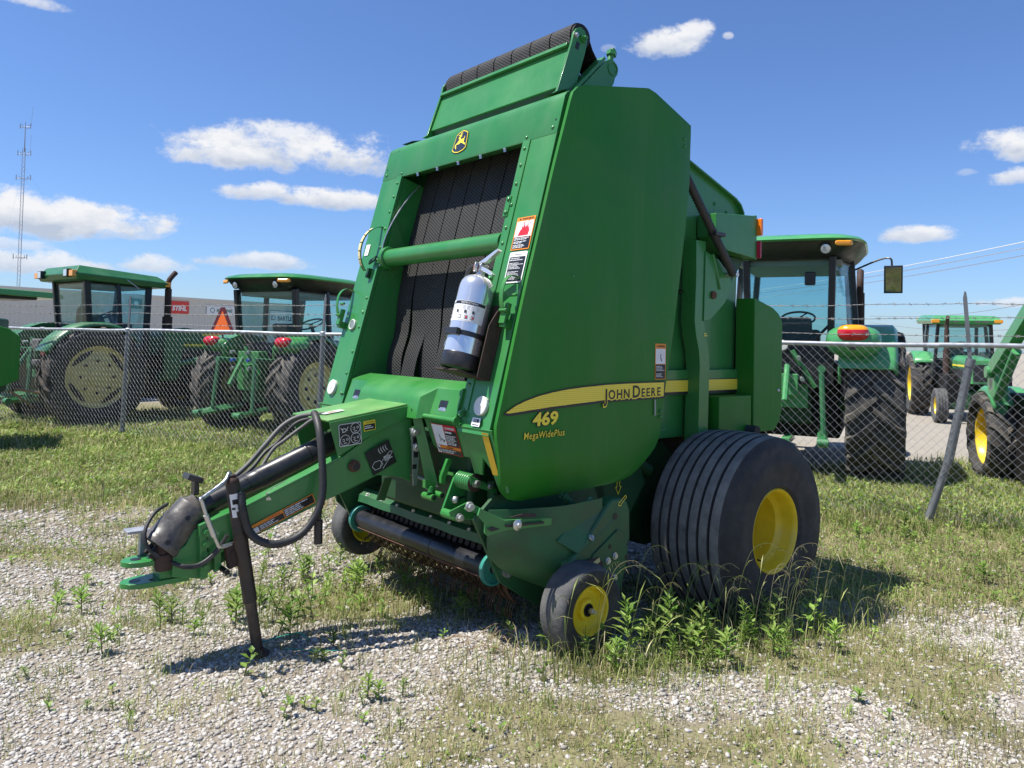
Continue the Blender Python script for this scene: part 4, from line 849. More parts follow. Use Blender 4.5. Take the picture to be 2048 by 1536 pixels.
# bent gate post
def post(s):
    y0, y1 = .70, .80
    L_ = [(2.16, .16), (1.95, .155), (1.68, .165), (1.60, .15), (1.50, .118), (1.42, .108), (1.0, .115), (.80, .115)]
    mb = MB(); V = []; F = []
    for z, x in L_: V += [(x, s * y0, z), (x, s * y1, z), (x - .095, s * y1, z), (x - .095, s * y0, z)]
    for i in range(len(L_) - 1):
        for j in range(3): F.append((i * 4 + j, i * 4 + j + 1, i * 4 + 4 + j + 1, i * 4 + 4 + j))
    if s < 0: F = [f[::-1] for f in F]
    mb.add(V, F + [(0, 3, 2, 1)]); o = P('gate_post', mb, 'green', smooth=35); return o
po = post(1); post(-1)
mb = MB(); mb.prism([(.075, .801, 2.10), (-.06, .801, 2.06), (-.17, .801, 1.98), (-.20, .801, 1.92), (-.13, .801, 1.80), (.02, .801, 1.69), (.085, .801, 1.68)], (0, .008, 0)); P('post_gusset', mb, 'green', bevel=.002)
mb = MB(); mb.tube([(.0, .812, 1.84), (.0, .822, 1.84)], .024, 14); P('pivot_boss', mb, 'rust'); mb = MB(); mb.tube([(.0, .805, 2.09), (-.07, .815, 1.88)], .009, 8); P('stay_rod', mb, 'green')
mb = MB(); fr = Frame((.075, .801, 1.59), (-1, 0, 0), (0, 0, 1), .002); fr.rect(mb, 0, 0, .035, .005, 0); fr.rect(mb, 0, .012, .028, .017, 0); P('level_mark', mb, 'yellow_print', smooth=0)
# corrugated gate cylinder boot
a, b = Vector((.345, .845, 2.525)), Vector((-.145, .855, 1.972)); k = 70
mb = MB(); mb.tube([a.lerp(b, i / k) for i in range(k + 1)], [.027 if i % 2 else .022 for i in range(k + 1)], 14); P('cylinder_boot', mb, 'hose', smooth=60)
mb = MB(); mb.tube([b + Vector((0, -.05, 0)), b + Vector((0, .03, 0))], .016, 12); P('cylinder_pin', mb, 'zinc', smooth=50)
mb = MB(); mb.obox((.04, .86, 2.20), (.05, 0, .0), (0, .03, 0), (0, 0, .012)); P('boot_bracket', mb, 'black_plastic', bevel=.003)
mb = MB()
for i in range(9):
    c = Vector((.42, .71, 1.79)).lerp(Vector((.17, .70, 1.86)), i / 8); mb.lathe(c, (0, 1, 0) if i % 2 else (0, .3, 1), [(.012, -.004), (.016, -.004), (.016, .004), (.012, .004)], 10, closed=True)
P('safety_chain', mb, 'dark_metal')
# lamp box
mb = MB(); mb.prism([(.02, .70, 2.335), (-.41, .70, 2.370), (-.41, .70, 2.095), (-.10, .70, 2.118), (.02, .70, 2.20)], (0, .14, 0)); lb = P('lamp_box', mb, 'green', bevel=.004)
mb = MB(); mb.box((-.432, .70, 2.09), (-.412, .835, 2.375)); P('lamp_back', mb, 'green', parent=lb, bevel=.003)
mb = MB(); mb.box((-.456, .775, 2.245), (-.433, .868, 2.355)); P('amber_reflector', mb, 'lens_orange', parent=lb, bevel=.008)
mb = MB(); mb.box((-.446, .775, 2.10), (-.433, .862, 2.21)); P('red_reflector', mb, 'lens_red_reflex', parent=lb, bevel=.004)
mb = MB(); mb.prism([(-.20, .69, 2.10), (-.41, .69, 2.095), (-.26, .69, 1.94), (-.20, .69, 1.93)], (0, .07, 0)); P('lamp_bracket', mb, 'green_dark')
# rear tail shield
tsp = [(-.41, 1.845), (-.63, 1.79), (-.70, 1.755), (-.745, 1.70), (-.745, 1.12), (-.72, 1.05), (-.66, .99), (-.41, .99)]
mb = MB(); mb.prism([(x, .70, z) for x, z in tsp], (0, .14, 0)); ts = P('tail_shield', mb, 'green_panel', bevel=.006)
mb = MB(); mb.prism([(x, -.70, z) for x, z in tsp], (0, -.14, 0)); P('tail_shield', mb, 'green_panel', bevel=.006)
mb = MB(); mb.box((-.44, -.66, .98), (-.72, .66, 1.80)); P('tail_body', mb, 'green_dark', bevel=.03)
mb = MB(); mb.rivet((-.70, .841, 1.25), (0, 1, 0), .012); P('rivet', mb, 'zinc', parent=ts)
mb = MB(); mb.box((-.40, .675, .95), (-.05, .83, 1.225)); P('tool_box', mb, 'green_panel', bevel=.004)
mb = MB(); mb.tube([(-.36, .80, 1.005), (-.36, .90, 1.005)], .035, 14); P('bump_stop', mb, 'rubber', smooth=50)
# ---- round lamps, side lights, bale-shape gauges on the jambs
for s in (1, -1):
    mb = MB(); c = FPt(s * .74, 1.228, 0); mb.lathe(c, FN, [(.045, 0), (.046, .014), (.044, .017), (.038, .018), (.036, .0165), (.020, .017), (.012, .0165), (.011, .019), (.005, .020), (.001, .020)], 36); o = P('white_reflector', mb, 'lens_white', smooth=30)
    mb = MB(); mb.tube([c + FN * .0165, c + FN * .0195], .008, 12); P('reflector_screw', mb, 'grey_print', parent=o)
    # twine tension gauge: curved strap over a little bracket
    mb = MB(); yb = s * .835; V = []; F = []; n = 18
    for i in range(n + 1):
        a = R(-70 + 230 * i / n); rx = .075 + .02 * math.sin(a); c0 = FPt(yb + (.02 if s < 0 else -.035), 1.735, .028)
        p = c0 + FN * (rx * math.cos(a) * .85) * (1 if True else 1) + FT * (.105 * math.sin(a)); V += [p + Vector((0, -.013, 0)), p + Vector((0, .013, 0))]
    for i in range(n): F.append((2 * i, 2 * i + 1, 2 * i + 3, 2 * i + 2))
    mb.add(V, F); o = P('gauge_strap', mb, 'green_hood', solid=.004)
    mb = MB(); c0 = FPt(yb + (.02 if s < 0 else -.035), 1.72, .02); mb.obox(c0 + FT * -.115, FN * .022, (0, .020, 0), FT * .020); mb.obox(c0 + FT * -.07 + FN * .02, FN * .012, (0, .02, 0), FT * .05); mb.tube([c0 + FT * -.06 + Vector((0, -.02, 0)) + FN * .04, c0 + FT * -.06 + Vector((0, .03, 0)) + FN * .04], .009, 8); mb.tube([c0 + FT * .02 + FN * .02, c0 + FT * .02 + FN * .02 + Vector((0, s * .05, 0))], .008, 8); P('gauge_bracket', mb, 'green_hood', parent=o, bevel=.002)
mb = MB(); c = FPt(-.70, 1.615); mb.lathe(c, FN, [(.031, 0), (.034, .012), (.030, .015), (.026, .013)], 28, 0); mb.lathe(c, FN, [(.026, .011), (.001, .012)], 28, 1); P('round_gauge', mb, ['lens_white', 'steel_flat'])
# big curved bale-size indicator by the cross tube
mb = MB(); V = []; F = []; n = 20; base = FPt(-.66, 2.10, .0)
for i in range(n + 1):
    a = R(-62 + 150 * i / n); p = base + FT * (.165 * math.sin(a) - .02) + FN * (.135 * math.cos(a) - .02); V += [p + Vector((0, -.016, 0)), p + Vector((0, .016, 0))]
for i in range(n): F.append((2 * i, 2 * i + 1, 2 * i + 3, 2 * i + 2))
mb.add(V, F); bi = P('size_indicator', mb, 'green', solid=.004)
pmat('cream', (.72, .62, .30), .5, var=.06)
mb = MB(); V = []; F = []
for i in range(2, 16):
    a = R(-62 + 150 * i / n); p = base + FT * (.167 * math.sin(a) - .02) + FN * (.139 * math.cos(a) - .02); V += [p + Vector((0, -.013, 0)), p + Vector((0, .013, 0))]
for i in range(13): F.append((2 * i, 2 * i + 1, 2 * i + 3, 2 * i + 2))
mb.add(V, F)
for i in (4, 6.5, 9, 11.5, 13.5):
    a = R(-62 + 150 * i / n); p = base + FT * (.1685 * math.sin(a) - .02) + FN * (.1415 * math.cos(a) - .02); t = (FT * .165 * math.cos(a) - FN * .135 * math.sin(a)).normalized() * .003; mb.flat([p + Vector((0, -.006, 0)) - t, p + Vector((0, .013, 0)) - t, p + Vector((0, .013, 0)) + t, p + Vector((0, -.006, 0)) + t], 1)
P('indicator_scale', mb, ['cream', 'black_print'], parent=bi, smooth=0)
mb = MB(); mb.obox(FPt(-.62, 2.01, .03), (0, .04, .012), FT * .012, FN * .006); mb.obox(FPt(-.655, 1.935, .012), (0, .012, 0), FT * .03, FN * .015); P('indicator_arm', mb, 'green_dark', parent=bi)
# ================================================================ printed decals on the baler
def dec(name, fr, draw, mats, label=None, parent=None):
    mb = MB(); draw(mb, fr); return P(name, mb, mats, smooth=0, label=label, parent=parent)
PX, PZ = Vector((-1, 0, 0)), Vector((0, 0, 1))
# tapering swoosh with the maker's name
def swoosh(mb, f):
    top = [(0, 0), (.06, .030), (.12, .050), (.20, .070), (.29, .085), (.40, .098), (.52, .106), (.66, .113), (.80, .1165), (.96, .118), (1.128, .1185)]
    bot = [(1.124, .043), (.9, .041), (.637, .036), (.3, .018), (.02, -.003)]
    f.poly(mb, [(-.012, -.009)] + [(x, y + .006) for x, y in top] + [(1.138, .124), (1.134, .031)] + [(x + .004, y - .0125) for x, y in bot[1:]], 1, 0)
    f.poly(mb, top + bot, 0, 2)
    x0, y0 = .652, .040
    for off, mi, k in ((.045, 2, 3), (0.0, 1, 5)):
        x = x0; adv = 0
        for ch, hh, ww in (('J', .064, .038), ('O', .047, .050), ('H', .047, .043), ('N', .047, .047), (' ', 0, .012), ('D', .062, .057), ('E', .045, .037), ('E', .045, .037), ('R', .045, .042), ('E', .045, .037)):
            if ch != ' ':
                yb = y0 + (x - x0) * .018 - (.012 if ch == 'J' else 0)
                f.text(mb, ch, x, yb - (.003 if off else 0), w=(text_geo(ch, 1.0, 0.0, .022)[2] * hh / text_geo(ch, 1.0, 0.0, .022)[3]), h=hh + (.0 if off == 0 else 0), mi=mi, k=k, bold=.022, offset=off)
            x += (text_geo(ch, 1.0, 0.0, .022)[2] * hh / text_geo(ch, 1.0, 0.0, .022)[3] + .0085) if ch != ' ' else ww
mbs = MB(); fr = Frame((1.688, .888, 1.209), PX, PZ, .004); swoosh(mbs, fr); P('name_stripe', mbs, ['stripe_lines', 'black_print', 'yellow_print'], parent=sp_near, smooth=0, label='tapering yellow stripe carrying the maker name in black capitals')
def num469(mb, f):
    for off, mi, k in ((.05, 1, 0), (0, 0, 2)): f.text(mb, '469', 0, 0, w=.160, h=.062, mi=mi, k=k, bold=.035, offset=off, shear=.12)
dec('model_number', Frame((1.522, .888, 1.142), (-1, 0, .02), PZ, .004), num469, ['yellow_print', 'black_print'], parent=sp_near)
def megaw(mb, f):
    for off, mi, k in ((.045, 1, 0), (0, 0, 2)): f.text(mb, 'MegaWidePlus', 0, 0, w=.262, h=.031, mi=mi, k=k, bold=.004, offset=off * .6, shear=.12, spacing=1.08)
dec('model_name', Frame((1.578, .888, 1.081), (-1, 0, .02), PZ, .004), megaw, ['yellow_print', 'black_print'], parent=sp_near)
MATS = ['orange_print', 'white_print', 'black_print', 'red_print', 'pale_text', 'yellow_print', 'green']
def warn_side(mb, f):
    w, h = .092, .195; f.rect(mb, 0, 0, w, h, 0, 0); f.rect(mb, .005, .085, w - .005, .167, 1, 1); f.rect(mb, .005, .004, w - .005, .082, 2, 1); f.text(mb, '! WARNING', w / 2, .176, w=.07, h=.010, mi=2, k=2, center=True, bold=.02)
    f.lines(mb, .010, .045, w - .008, .075, 4, 4, 2); f.lines(mb, .010, .012, w - .008, .034, 3, 4, 2, seed=3)
    f.line(mb, [(.02, .10), (.03, .14), (.05, .155), (.07, .14), (.07, .12), (.055, .115)], .002, 4, 2); f.poly(mb, [(.045, .14), (.052, .135), (.05, .12), (.058, .10), (.05, .10), (.044, .118)], 2, 2)
dec('warning_sign', Frame((.632, .882, 1.343), PX, PZ, .004), warn_side, MATS, parent=sp_near)
fw = Vector((0, 1, 0))
def warn_fire(mb, f):
    w, h = .135, .172; f.rrect(mb, 0, 0, w, h, .004, 0, 0); f.rect(mb, .006, .068, w - .006, .150, 1, 1); f.rect(mb, .006, .006, w - .006, .066, 2, 1)
    f.poly(mb, [(.018, .158), (.026, .169), (.034, .158)], 2, 2); f.text(mb, 'WARNING', .038, .157, w=.085, h=.0105, mi=2, k=2, bold=.02)
    fl_ = [(.03, .074), (.105, .074), (.108, .092), (.112, .105), (.104, .100), (.106, .122), (.097, .112), (.092, .140), (.085, .118), (.078, .128), (.075, .112), (.066, .142), (.060, .116), (.052, .126), (.050, .108), (.042, .102)]
    f.poly(mb, fl_, 3, 2)
    for x, y in ((.055, .132), (.06, .140), (.102, .132), (.090, .145)): f.line(mb, [(x, y), (x + .006, y + .008)], .004, 3, 2)
    f.lines(mb, .012, .050, w - .012, .064, 2, 1, 2, seed=2); f.lines(mb, .012, .032, w - .012, .046, 2, 1, 2, seed=5); f.lines(mb, .012, .009, w - .012, .028, 3, 1, 2, seed=7)
dec('fire_warning_sign', Frame(FPt(.684, 1.976), fw, FT, .004), warn_fire, MATS, label='orange and white warning sign with red flames')
def imp(mb, f):
    w, h = .130, .160; f.rrect(mb, 0, 0, w, h, .010, 1, 0); f.rrect(mb, .007, .007, w - .007, .134, .006, 2, 1); f.text(mb, 'IMPORTANT', w / 2, .142, w=.055, h=.007, mi=2, k=1, center=True)
    f.lines(mb, .014, .112, w - .014, .130, 2, 4, 2, seed=4); f.lines(mb, .014, .070, w - .014, .104, 5, 4, 2, seed=8); f.lines(mb, .014, .016, w - .014, .060, 7, 4, 2, seed=9)
dec('instruction_sign', Frame(FPt(.688, 1.812), fw, FT, .004), imp, MATS)
def emblem(mb, f):
    # upright rounded shield with a leaping stag
    def sh(k): 
        P4 = [(-.070, -.052), (-.058, .050), (-.03, .066), (0, .073), (.03, .066), (.058, .050), (.070, -.052), (.045, -.068), (0, -.076), (-.045, -.068)]
        return [(x * k, y * k) for x, y in P4]
    f.poly(mb, sh(1.0), 2, 0); f.poly(mb, sh(.95), 1, 1); f.poly(mb, sh(.88), 0, 2)
    body = [(-.046, -.018), (-.030, -.006), (-.020, .004), (-.016, .018), (-.022, .022), (-.030, .020), (-.026, .027), (-.015, .034), (-.008, .032), (-.004, .018), (.002, .012), (.018, .014), (.027, .014), (.030, .028), (.034, .026), (.034, .010), (.032, -.006), (.036, -.012), (.050, -.020), (.054, -.034), (.046, -.028), (.030, -.020), (.018, -.014), (.006, -.010), (-.012, -.018), (-.030, -.016), (-.036, -.020), (-.030, -.034), (-.026, -.046), (-.034, -.044), (-.044, -.030)]
    f.poly(mb, body, 3, 3)
    for l in ([(-.012, .032), (-.020, .044), (-.032, .040)], [(-.012, .034), (-.008, .048), (-.014, .058)], [(-.010, .034), (.002, .046), (.002, .058)], [(-.008, .030), (.004, .034)]): f.line(mb, l, .005, 3, 3)
dec('emblem', Frame(FPt(-.006, 2.683), fw, FT, .004), emblem, ['navy_print', 'yellow_print', 'black_print', 'yellow_print'], label='shield emblem with a leaping yellow stag')
def danger(mb, f):
    w, h = .205, .158; f.rect(mb, 0, 0, w, h, 3, 0); f.rect(mb, .004, .046, .098, h - .004, 1, 1); f.rect(mb, .102, .046, w - .004, .128, 2, 1); f.rect(mb, .034, .029, w - .004, .043, 0, 1); f.rect(mb, .004, .003, .032, .043, 1, 1); f.rect(mb, .034, .003, w - .004, .027, 2, 1)
    f.text(mb, '! DANGER', .106, .136, w=.088, h=.012, mi=1, k=2, bold=.03); f.lines(mb, .106, .112, w - .008, .125, 1, 1, 2, .7); f.lines(mb, .106, .052, w - .008, .106, 7, 1, 2, seed=6); f.text(mb, 'WARNING', .115, .032, w=.055, h=.008, mi=2, k=2, center=True, bold=.02); f.lines(mb, .04, .005, w - .008, .025, 3, 1, 2, seed=11)
    f.disc(mb, .053, .092, .004, 2, 2); f.line(mb, [(.050, .105), (.052, .088), (.056, .080), (.075, .076), (.082, .066), (.090, .078)], .005, 2, 2); f.line(mb, [(.056, .080), (.050, .064)], .004, 2, 2); f.line(mb, [(.072, .076), (.078, .064)], .004, 2, 2); f.line(mb, [(.01, .035), (.02, .02), (.028, .03), (.018, .008)], .006, 2, 2)
dec('danger_sign', Frame((sk(.975), .375, .972), (0, 1, 0), (.36, 0, 1), .004), danger, MATS, label='red, white and black danger sign with a falling figure')
def circ(mb, f):
    w, h = .120, .108; f.rrect(mb, 0, 0, w, h, .008, 1, 0); f.rrect(mb, .003, .003, w - .003, h - .003, .006, 2, 1)
    for cx_, cy_ in ((.089, .080), (.031, .029), (.088, .032)):
        f.ring(mb, cx_, cy_, .0265, .0022, 1, 2); f.line(mb, [(cx_ - .015, cy_ + .004), (cx_ - .005, cy_ + .006), (cx_ - .004, cy_ - .006), (cx_ - .014, cy_ - .004)], .002, 1, 2); f.ring(mb, cx_ + .012, cy_ + .003, .006, .002, 1, 2, 10); f.line(mb, [(cx_ - .008, cy_ - .014), (cx_ + .008, cy_ - .014)], .003, 1, 2)
    f.line(mb, [(.010, .090), (.022, .078), (.018, .068), (.034, .070), (.044, .082), (.050, .092)], .003, 1, 2); f.line(mb, [(.014, .082), (.030, .086), (.046, .074)], .003, 1, 2)
dec('hookup_diagram', Frame((2.150, .208, 1.008), (-1, 0, .09), (.12, 0, 1), .004), circ, MATS)
def caut(mb, f):
    w, h = .066, .050; f.rect(mb, 0, 0, w, h, 5, 0); f.rect(mb, .003, .003, w - .003, .033, 2, 1); f.text(mb, '! CAUTION', .005, .037, w=.055, h=.009, mi=2, k=1, bold=.02); f.lines(mb, .006, .010, w - .008, .028, 2, 1, 2, seed=4)
dec('caution_sign', Frame((2.020, .208, 1.075), (-1, 0, .12), (.12, 0, 1), .004), caut, MATS)
def tyred(mb, f):
    w, h = .145, .128; f.rect(mb, 0, 0, w, h, 2, 0)
    for k in range(4): f.line(mb, [(.075 + .014 * k, .112), (.072 + .014 * k, .098), (.078 + .014 * k, .082)], .0035, 4, 1)
    f.line(mb, [(.01, .045), (.03, .06), (.06, .055), (.07, .03), (.045, .018), (.02, .022), (.01, .045)], .002, 1, 1); f.line(mb, [(.05, .02), (.07, .045), (.13, .070), (.142, .062), (.10, .03), (.06, .008)], .002, 1, 1); f.lines(mb, .085, .034, .135, .062, 4, 1, 1)
dec('tyre_diagram', Frame((1.958, .203, .852), (-1, 0, .45), (.42, 0, 1), .005), tyred, MATS)
def warnlong(mb, f):
    w, h = .305, .046; f.rect(mb, 0, 0, w, h, 0, 0); f.rect(mb, .004, .004, .150, .030, 2, 1); f.rect(mb, .154, .004, w - .004, .042, 2, 1); f.rect(mb, .0, .003, .028, .028, 1, 2); f.text(mb, '! WARNING', .07, .034, w=.07, h=.008, mi=3, k=1, bold=.02); f.lines(mb, .034, .006, .146, .028, 3, 1, 2, seed=3); f.lines(mb, .158, .006, w - .008, .040, 4, 1, 2, seed=5)
dec('warning_sign', Frame((2.533, 0.153, 0.637), Vector((2.263, 0.184, 0.752)) - Vector((2.533, 0.153, 0.637)), (.36, 0, 1), .006), warnlong, MATS)
def serial(mb, f): f.rrect(mb, 0, 0, .062, .040, .005, 1, 0); f.rect(mb, .010, .018, .052, .034, 2, 1); f.lines(mb, .012, .021, .05, .032, 2, 1, 2); f.rect(mb, .008, .005, .054, .009, 2, 1)
dec('serial_plate', Frame((1.7315, .700, 1.135), fw, FT, .005), serial, MATS)
def tag2(mb, f): f.rrect(mb, 0, 0, .05, .075, .006, 1, 0); f.lines(mb, .006, .006, .044, .055, 8, 2, 1)
dec('small_notice', Frame(FPt(-.80, 2.06), fw, FT, .004), tag2, ['white_print', 'white_print', 'grey_print'])
def toplab(mb, f): f.rect(mb, 0, 0, .11, .055, 1, 0); f.lines(mb, .006, .006, .104, .048, 5, 4, 1); f.lines(mb, .03, .01, .08, .04, 3, 0, 2)
dec('paper_label', Frame((2.15, .05, 1.148), (-.99, 0, .14), (0, -1, 0), .004), toplab, MATS)
# ================================================================ fire extinguisher on its bracket
eb = FPt(.618, 1.372, .100); ax = (FT + Vector((0, 0, 0))).normalized()
ext = empty('fire_extinguisher', baler.matrix_world @ eb if False else (Matrix.Translation(BO) @ Matrix.Rotation(BRZ, 4, 'Z')) @ eb)
q = Matrix((FN, Vector((0, 1, 0)), FT)).transposed()      # local z up the bottle, local x out of the machine
ext.rotation_euler = (Matrix.Rotation(BRZ, 3, 'Z') @ q).to_euler()
tag(ext, 'polished steel fire extinguisher strapped to the front of the green baler', 'extinguisher')
def E(name, mb, mats, parent=None, smooth=40, bevel=0): return mb.build(name, mats, parent or ext, smooth, bevel)
rb = .086; hb = .455
mb = MB(); mb.lathe((0, 0, 0), (0, 0, 1), [(rb, .07), (rb, hb - .07), (rb * .985, hb - .05), (rb * .93, hb - .03), (rb * .80, hb - .012), (rb * .6, hb), (rb * .34, hb + .008), (rb * .3, hb + .012)], 64); E('cylinder', mb, 'chrome', smooth=60)
mb = MB(); mb.lathe((0, 0, 0), (0, 0, 1), [(.001, .01), (rb * .93, .008), (rb * 1.0, .0), (rb * 1.025, .004), (rb * 1.025, .068), (rb * 1.0, .072)], 48); E('base_cap', mb, 'black_plastic')
mb = MB(); mb.tube([(0, 0, hb), (0, 0, hb + .05)], .022, 18); mb.box((-.02, -.018, hb + .03), (.028, .028, hb + .065)); vb = E('valve', mb, 'steel', bevel=.004)
mb = MB(); mb.lathe((.022, -.012, hb + .048), (.85, -.45, 0), [(.026, 0), (.027, .012), (.024, .015)], 24, 0); mb.lathe((.022, -.012, hb + .048), (.85, -.45, 0), [(.023, .0125), (.010, .0135), (.001, .0135)], 24, 1); pmat('gauge_face', (.55, .25, .22), .3, coat=.4, var=.2, vscale=60); E('pressure_gauge', mb, ['steel', 'gauge_face'], vb)
mb = MB(); mb.prism([(.0, -.015, hb + .065), (.0, .03, hb + .085), (.0, .105, hb + .125), (.0, .125, hb + .132), (.0, .13, hb + .120), (.0, .05, hb + .068)], (.026, 0, 0)); E('carry_handle', mb, 'chrome', bevel=.003)
mb = MB(); mb.prism([(.0, .02, hb + .052), (.0, .09, hb + .028), (.0, .125, hb + .005), (.0, .118, hb - .002), (.0, .02, hb + .032)], (.024, 0, 0)); E('squeeze_lever', mb, 'chrome', bevel=.003)
mb = MB(); mb.tube(spline([(.01, -.02, hb + .055), (.01, -.05, hb + .06), (.01, -.085, hb + .035), (.005, -.110, hb - .04), (.01, -.118, hb - .15), (.012, -.120, hb - .28), (.012, -.120, hb - .33)], 8), .0115, 10); hs = E('hose', mb, 'hose', smooth=60)
mb = MB(); mb.tube([(.012, -.120, hb - .325), (.012, -.120, hb - .35)], .012, 14); mb.tube([(.012, -.120, hb - .35), (.012, -.120, hb - .41)], [.009, .006], 12); E('nozzle', mb, 'steel', hs)
# printed label wrapped round the bottle
mb = MB()
def cyl(a0, a1, z0, z1, mi, k, n=10):
    r_ = rb + .0008 + k * .0006
    for i in range(n):
        a, b = a0 + (a1 - a0) * i / n, a0 + (a1 - a0) * (i + 1) / n
        mb.flat([(r_ * math.cos(a), r_ * math.sin(a), z0), (r_ * math.cos(b), r_ * math.sin(b), z0), (r_ * math.cos(b), r_ * math.sin(b), z1), (r_ * math.cos(a), r_ * math.sin(a), z1)], mi)
a0, a1 = -1.15, 1.75
cyl(a0, a1, .215, .315, 0, 0, 24); cyl(-.22, a1 - .05, .298, .313, 1, 1, 16)
def ctext(t, a, z, h, mi, k=2, w=None):
    V, F, tw, th = text_geo(t, 1.0, 0, .01); sy = h / th; sx = (w / tw) if w else sy
    mb.add([((rb + .0008 + k * .0006) * math.cos(a + x * sx / rb), (rb + .0008 + k * .0006) * math.sin(a + x * sx / rb), z + y * sy) for x, y, _ in V], F, mi)
ctext('INSTRUCTIONS', .25, .3015, .0075, 0, 2, .085)
for i, ch in enumerate('WATER'): ctext(ch, -.42, .295 - i * .0175, .011, 1, 1)
rd = random.Random(4)
for row in range(9):
    z = .302 - row * .0085; cyl(-1.05, -1.05 + rd.uniform(.4, .55), z, z + .0025, 2, 1, 4)
for i in range(6):
    a = -.15 + .27 * i
    for j in range(3): cyl(a, a + rd.uniform(.12, .2), .288 - j * .006, .2905 - j * .006, 2, 1, 2)
for a in (.05, .55, 1.0): cyl(a, a + .10, .255, .27, 1, 1, 2); cyl(a + .12, a + .15, .25, .268, 1, 1, 2)
for a in (.25, .62, .99): cyl(a, a + .17, .228, .245, 1, 1, 3); cyl(a + .02, a + .15, .2305, .2425, 0, 2, 3)
cyl(.67, .78, .232, .241, 3, 3, 2); cyl(1.04, 1.15, .232, .241, 3, 3, 2); cyl(.0, 1.2, .219, .2215, 2, 1, 8)
E('label', mb, ['white_print', 'black_print', 'grey_print', 'red_print'], smooth=0)
mb = MB(); mb.lathe((0, 0, 0), (0, 0, 1), [(rb, .150), (rb + .004, .150), (rb + .004, .174), (rb, .174)], 48); mb.box((rb - .01, -.045, .146), (rb + .012, .055, .178)); mb.box((-.02, -.135, .152), (.02, -rb + .01, .172)); E('strap', mb, 'black_plastic', bevel=.002)
mb = MB(); mb.box((-.098, .04, -.03), (-.086, .135, .34)); mb.prism([(-.092, .125, -.03), (-.02, .128, -.03), (-.02, .128, .22), (-.05, .128, .30), (-.092, .125, .33)], (0, .006, 0)); mb.box((-.098, -.085, -.022), (.07, .09, -.014))
mb.build('extinguisher_bracket', 'rust_dark', ext, 40, .003)
# ================================================================ tractors behind the fence (local x forward, y left, z up; origin on the ground under the rear axle)
def lug_tyre(r, hw, rimr, n, lug=.042):
    mb = MB(); rc = r - lug
    pr = [(rimr, hw * .62), (rimr + .03, hw * .80), ((rimr + rc) / 2, hw * 1.02), (rc - .06, hw * 1.0), (rc - .02, hw * .92), (rc, hw * .72), (rc + .008, 0), (rc, -hw * .72), (rc - .02, -hw * .92), (rc - .06, -hw * 1.0), ((rimr + rc) / 2, -hw * 1.02), (rimr + .03, -hw * .80), (rimr, -hw * .62)]
    mb.lathe((0, 0, 0), (0, 1, 0), pr, 48, 0)
    for sd in (1, -1):
        for i in range(n):
            a0 = 2 * math.pi * (i + (.5 if sd < 0 else 0)) / n; da = .36 * 20 / n * .9
            secs = [(-.06, 0.0, r, .030), (.35, .40, r, .028), (.72, .76, r - .004, .030), (.96, .95, r - .03, .034), (1.03, 1.02, r - .085, .030)]
            V = []; F = []
            for (yy, t, ro, wd_) in secs:
                a = a0 + da * t; wa = wd_ / r * 1.15
                ri = min(rc, ro) - .02
                for (aa, rr_) in ((a - wa * 1.35, ri), (a - wa, ro), (a + wa, ro), (a + wa * 1.35, ri)): V.append((rr_ * math.sin(aa), sd * yy * hw, rr_ * math.cos(aa)))
            for k in range(len(secs) - 1):
                for j in range(3): q = (k * 4 + j, k * 4 + j + 1, k * 4 + 5 + j, k * 4 + 4 + j); F.append(q if sd < 0 else q[::-1])
            F.append((0, 3, 2, 1) if sd > 0 else (0, 1, 2, 3)); e = (len(secs) - 1) * 4; F.append((e, e + 1, e + 2, e + 3) if sd > 0 else (e + 3, e + 2, e + 1, e))
            mb.add(V, F, 1)
    return mb
def rib_tyre(r, hw, rimr):
    mb = MB(); pr = [(rimr, -hw * .7), ((rimr + r) / 2, -hw), (r - .03, -hw * .95)]
    for i in range(4):
        a = -hw * .85 + i * hw * .45; b = a + hw * .34; pr += [(r - .02, a), (r, a + .01), (r, b - .01), (r - .02, b)]
    pr += [(r - .03, hw * .95), ((rimr + r) / 2, hw), (rimr, hw * .7)]; mb.lathe((0, 0, 0), (0, 1, 0), pr, 40, 0); return mb
_wheels = {}
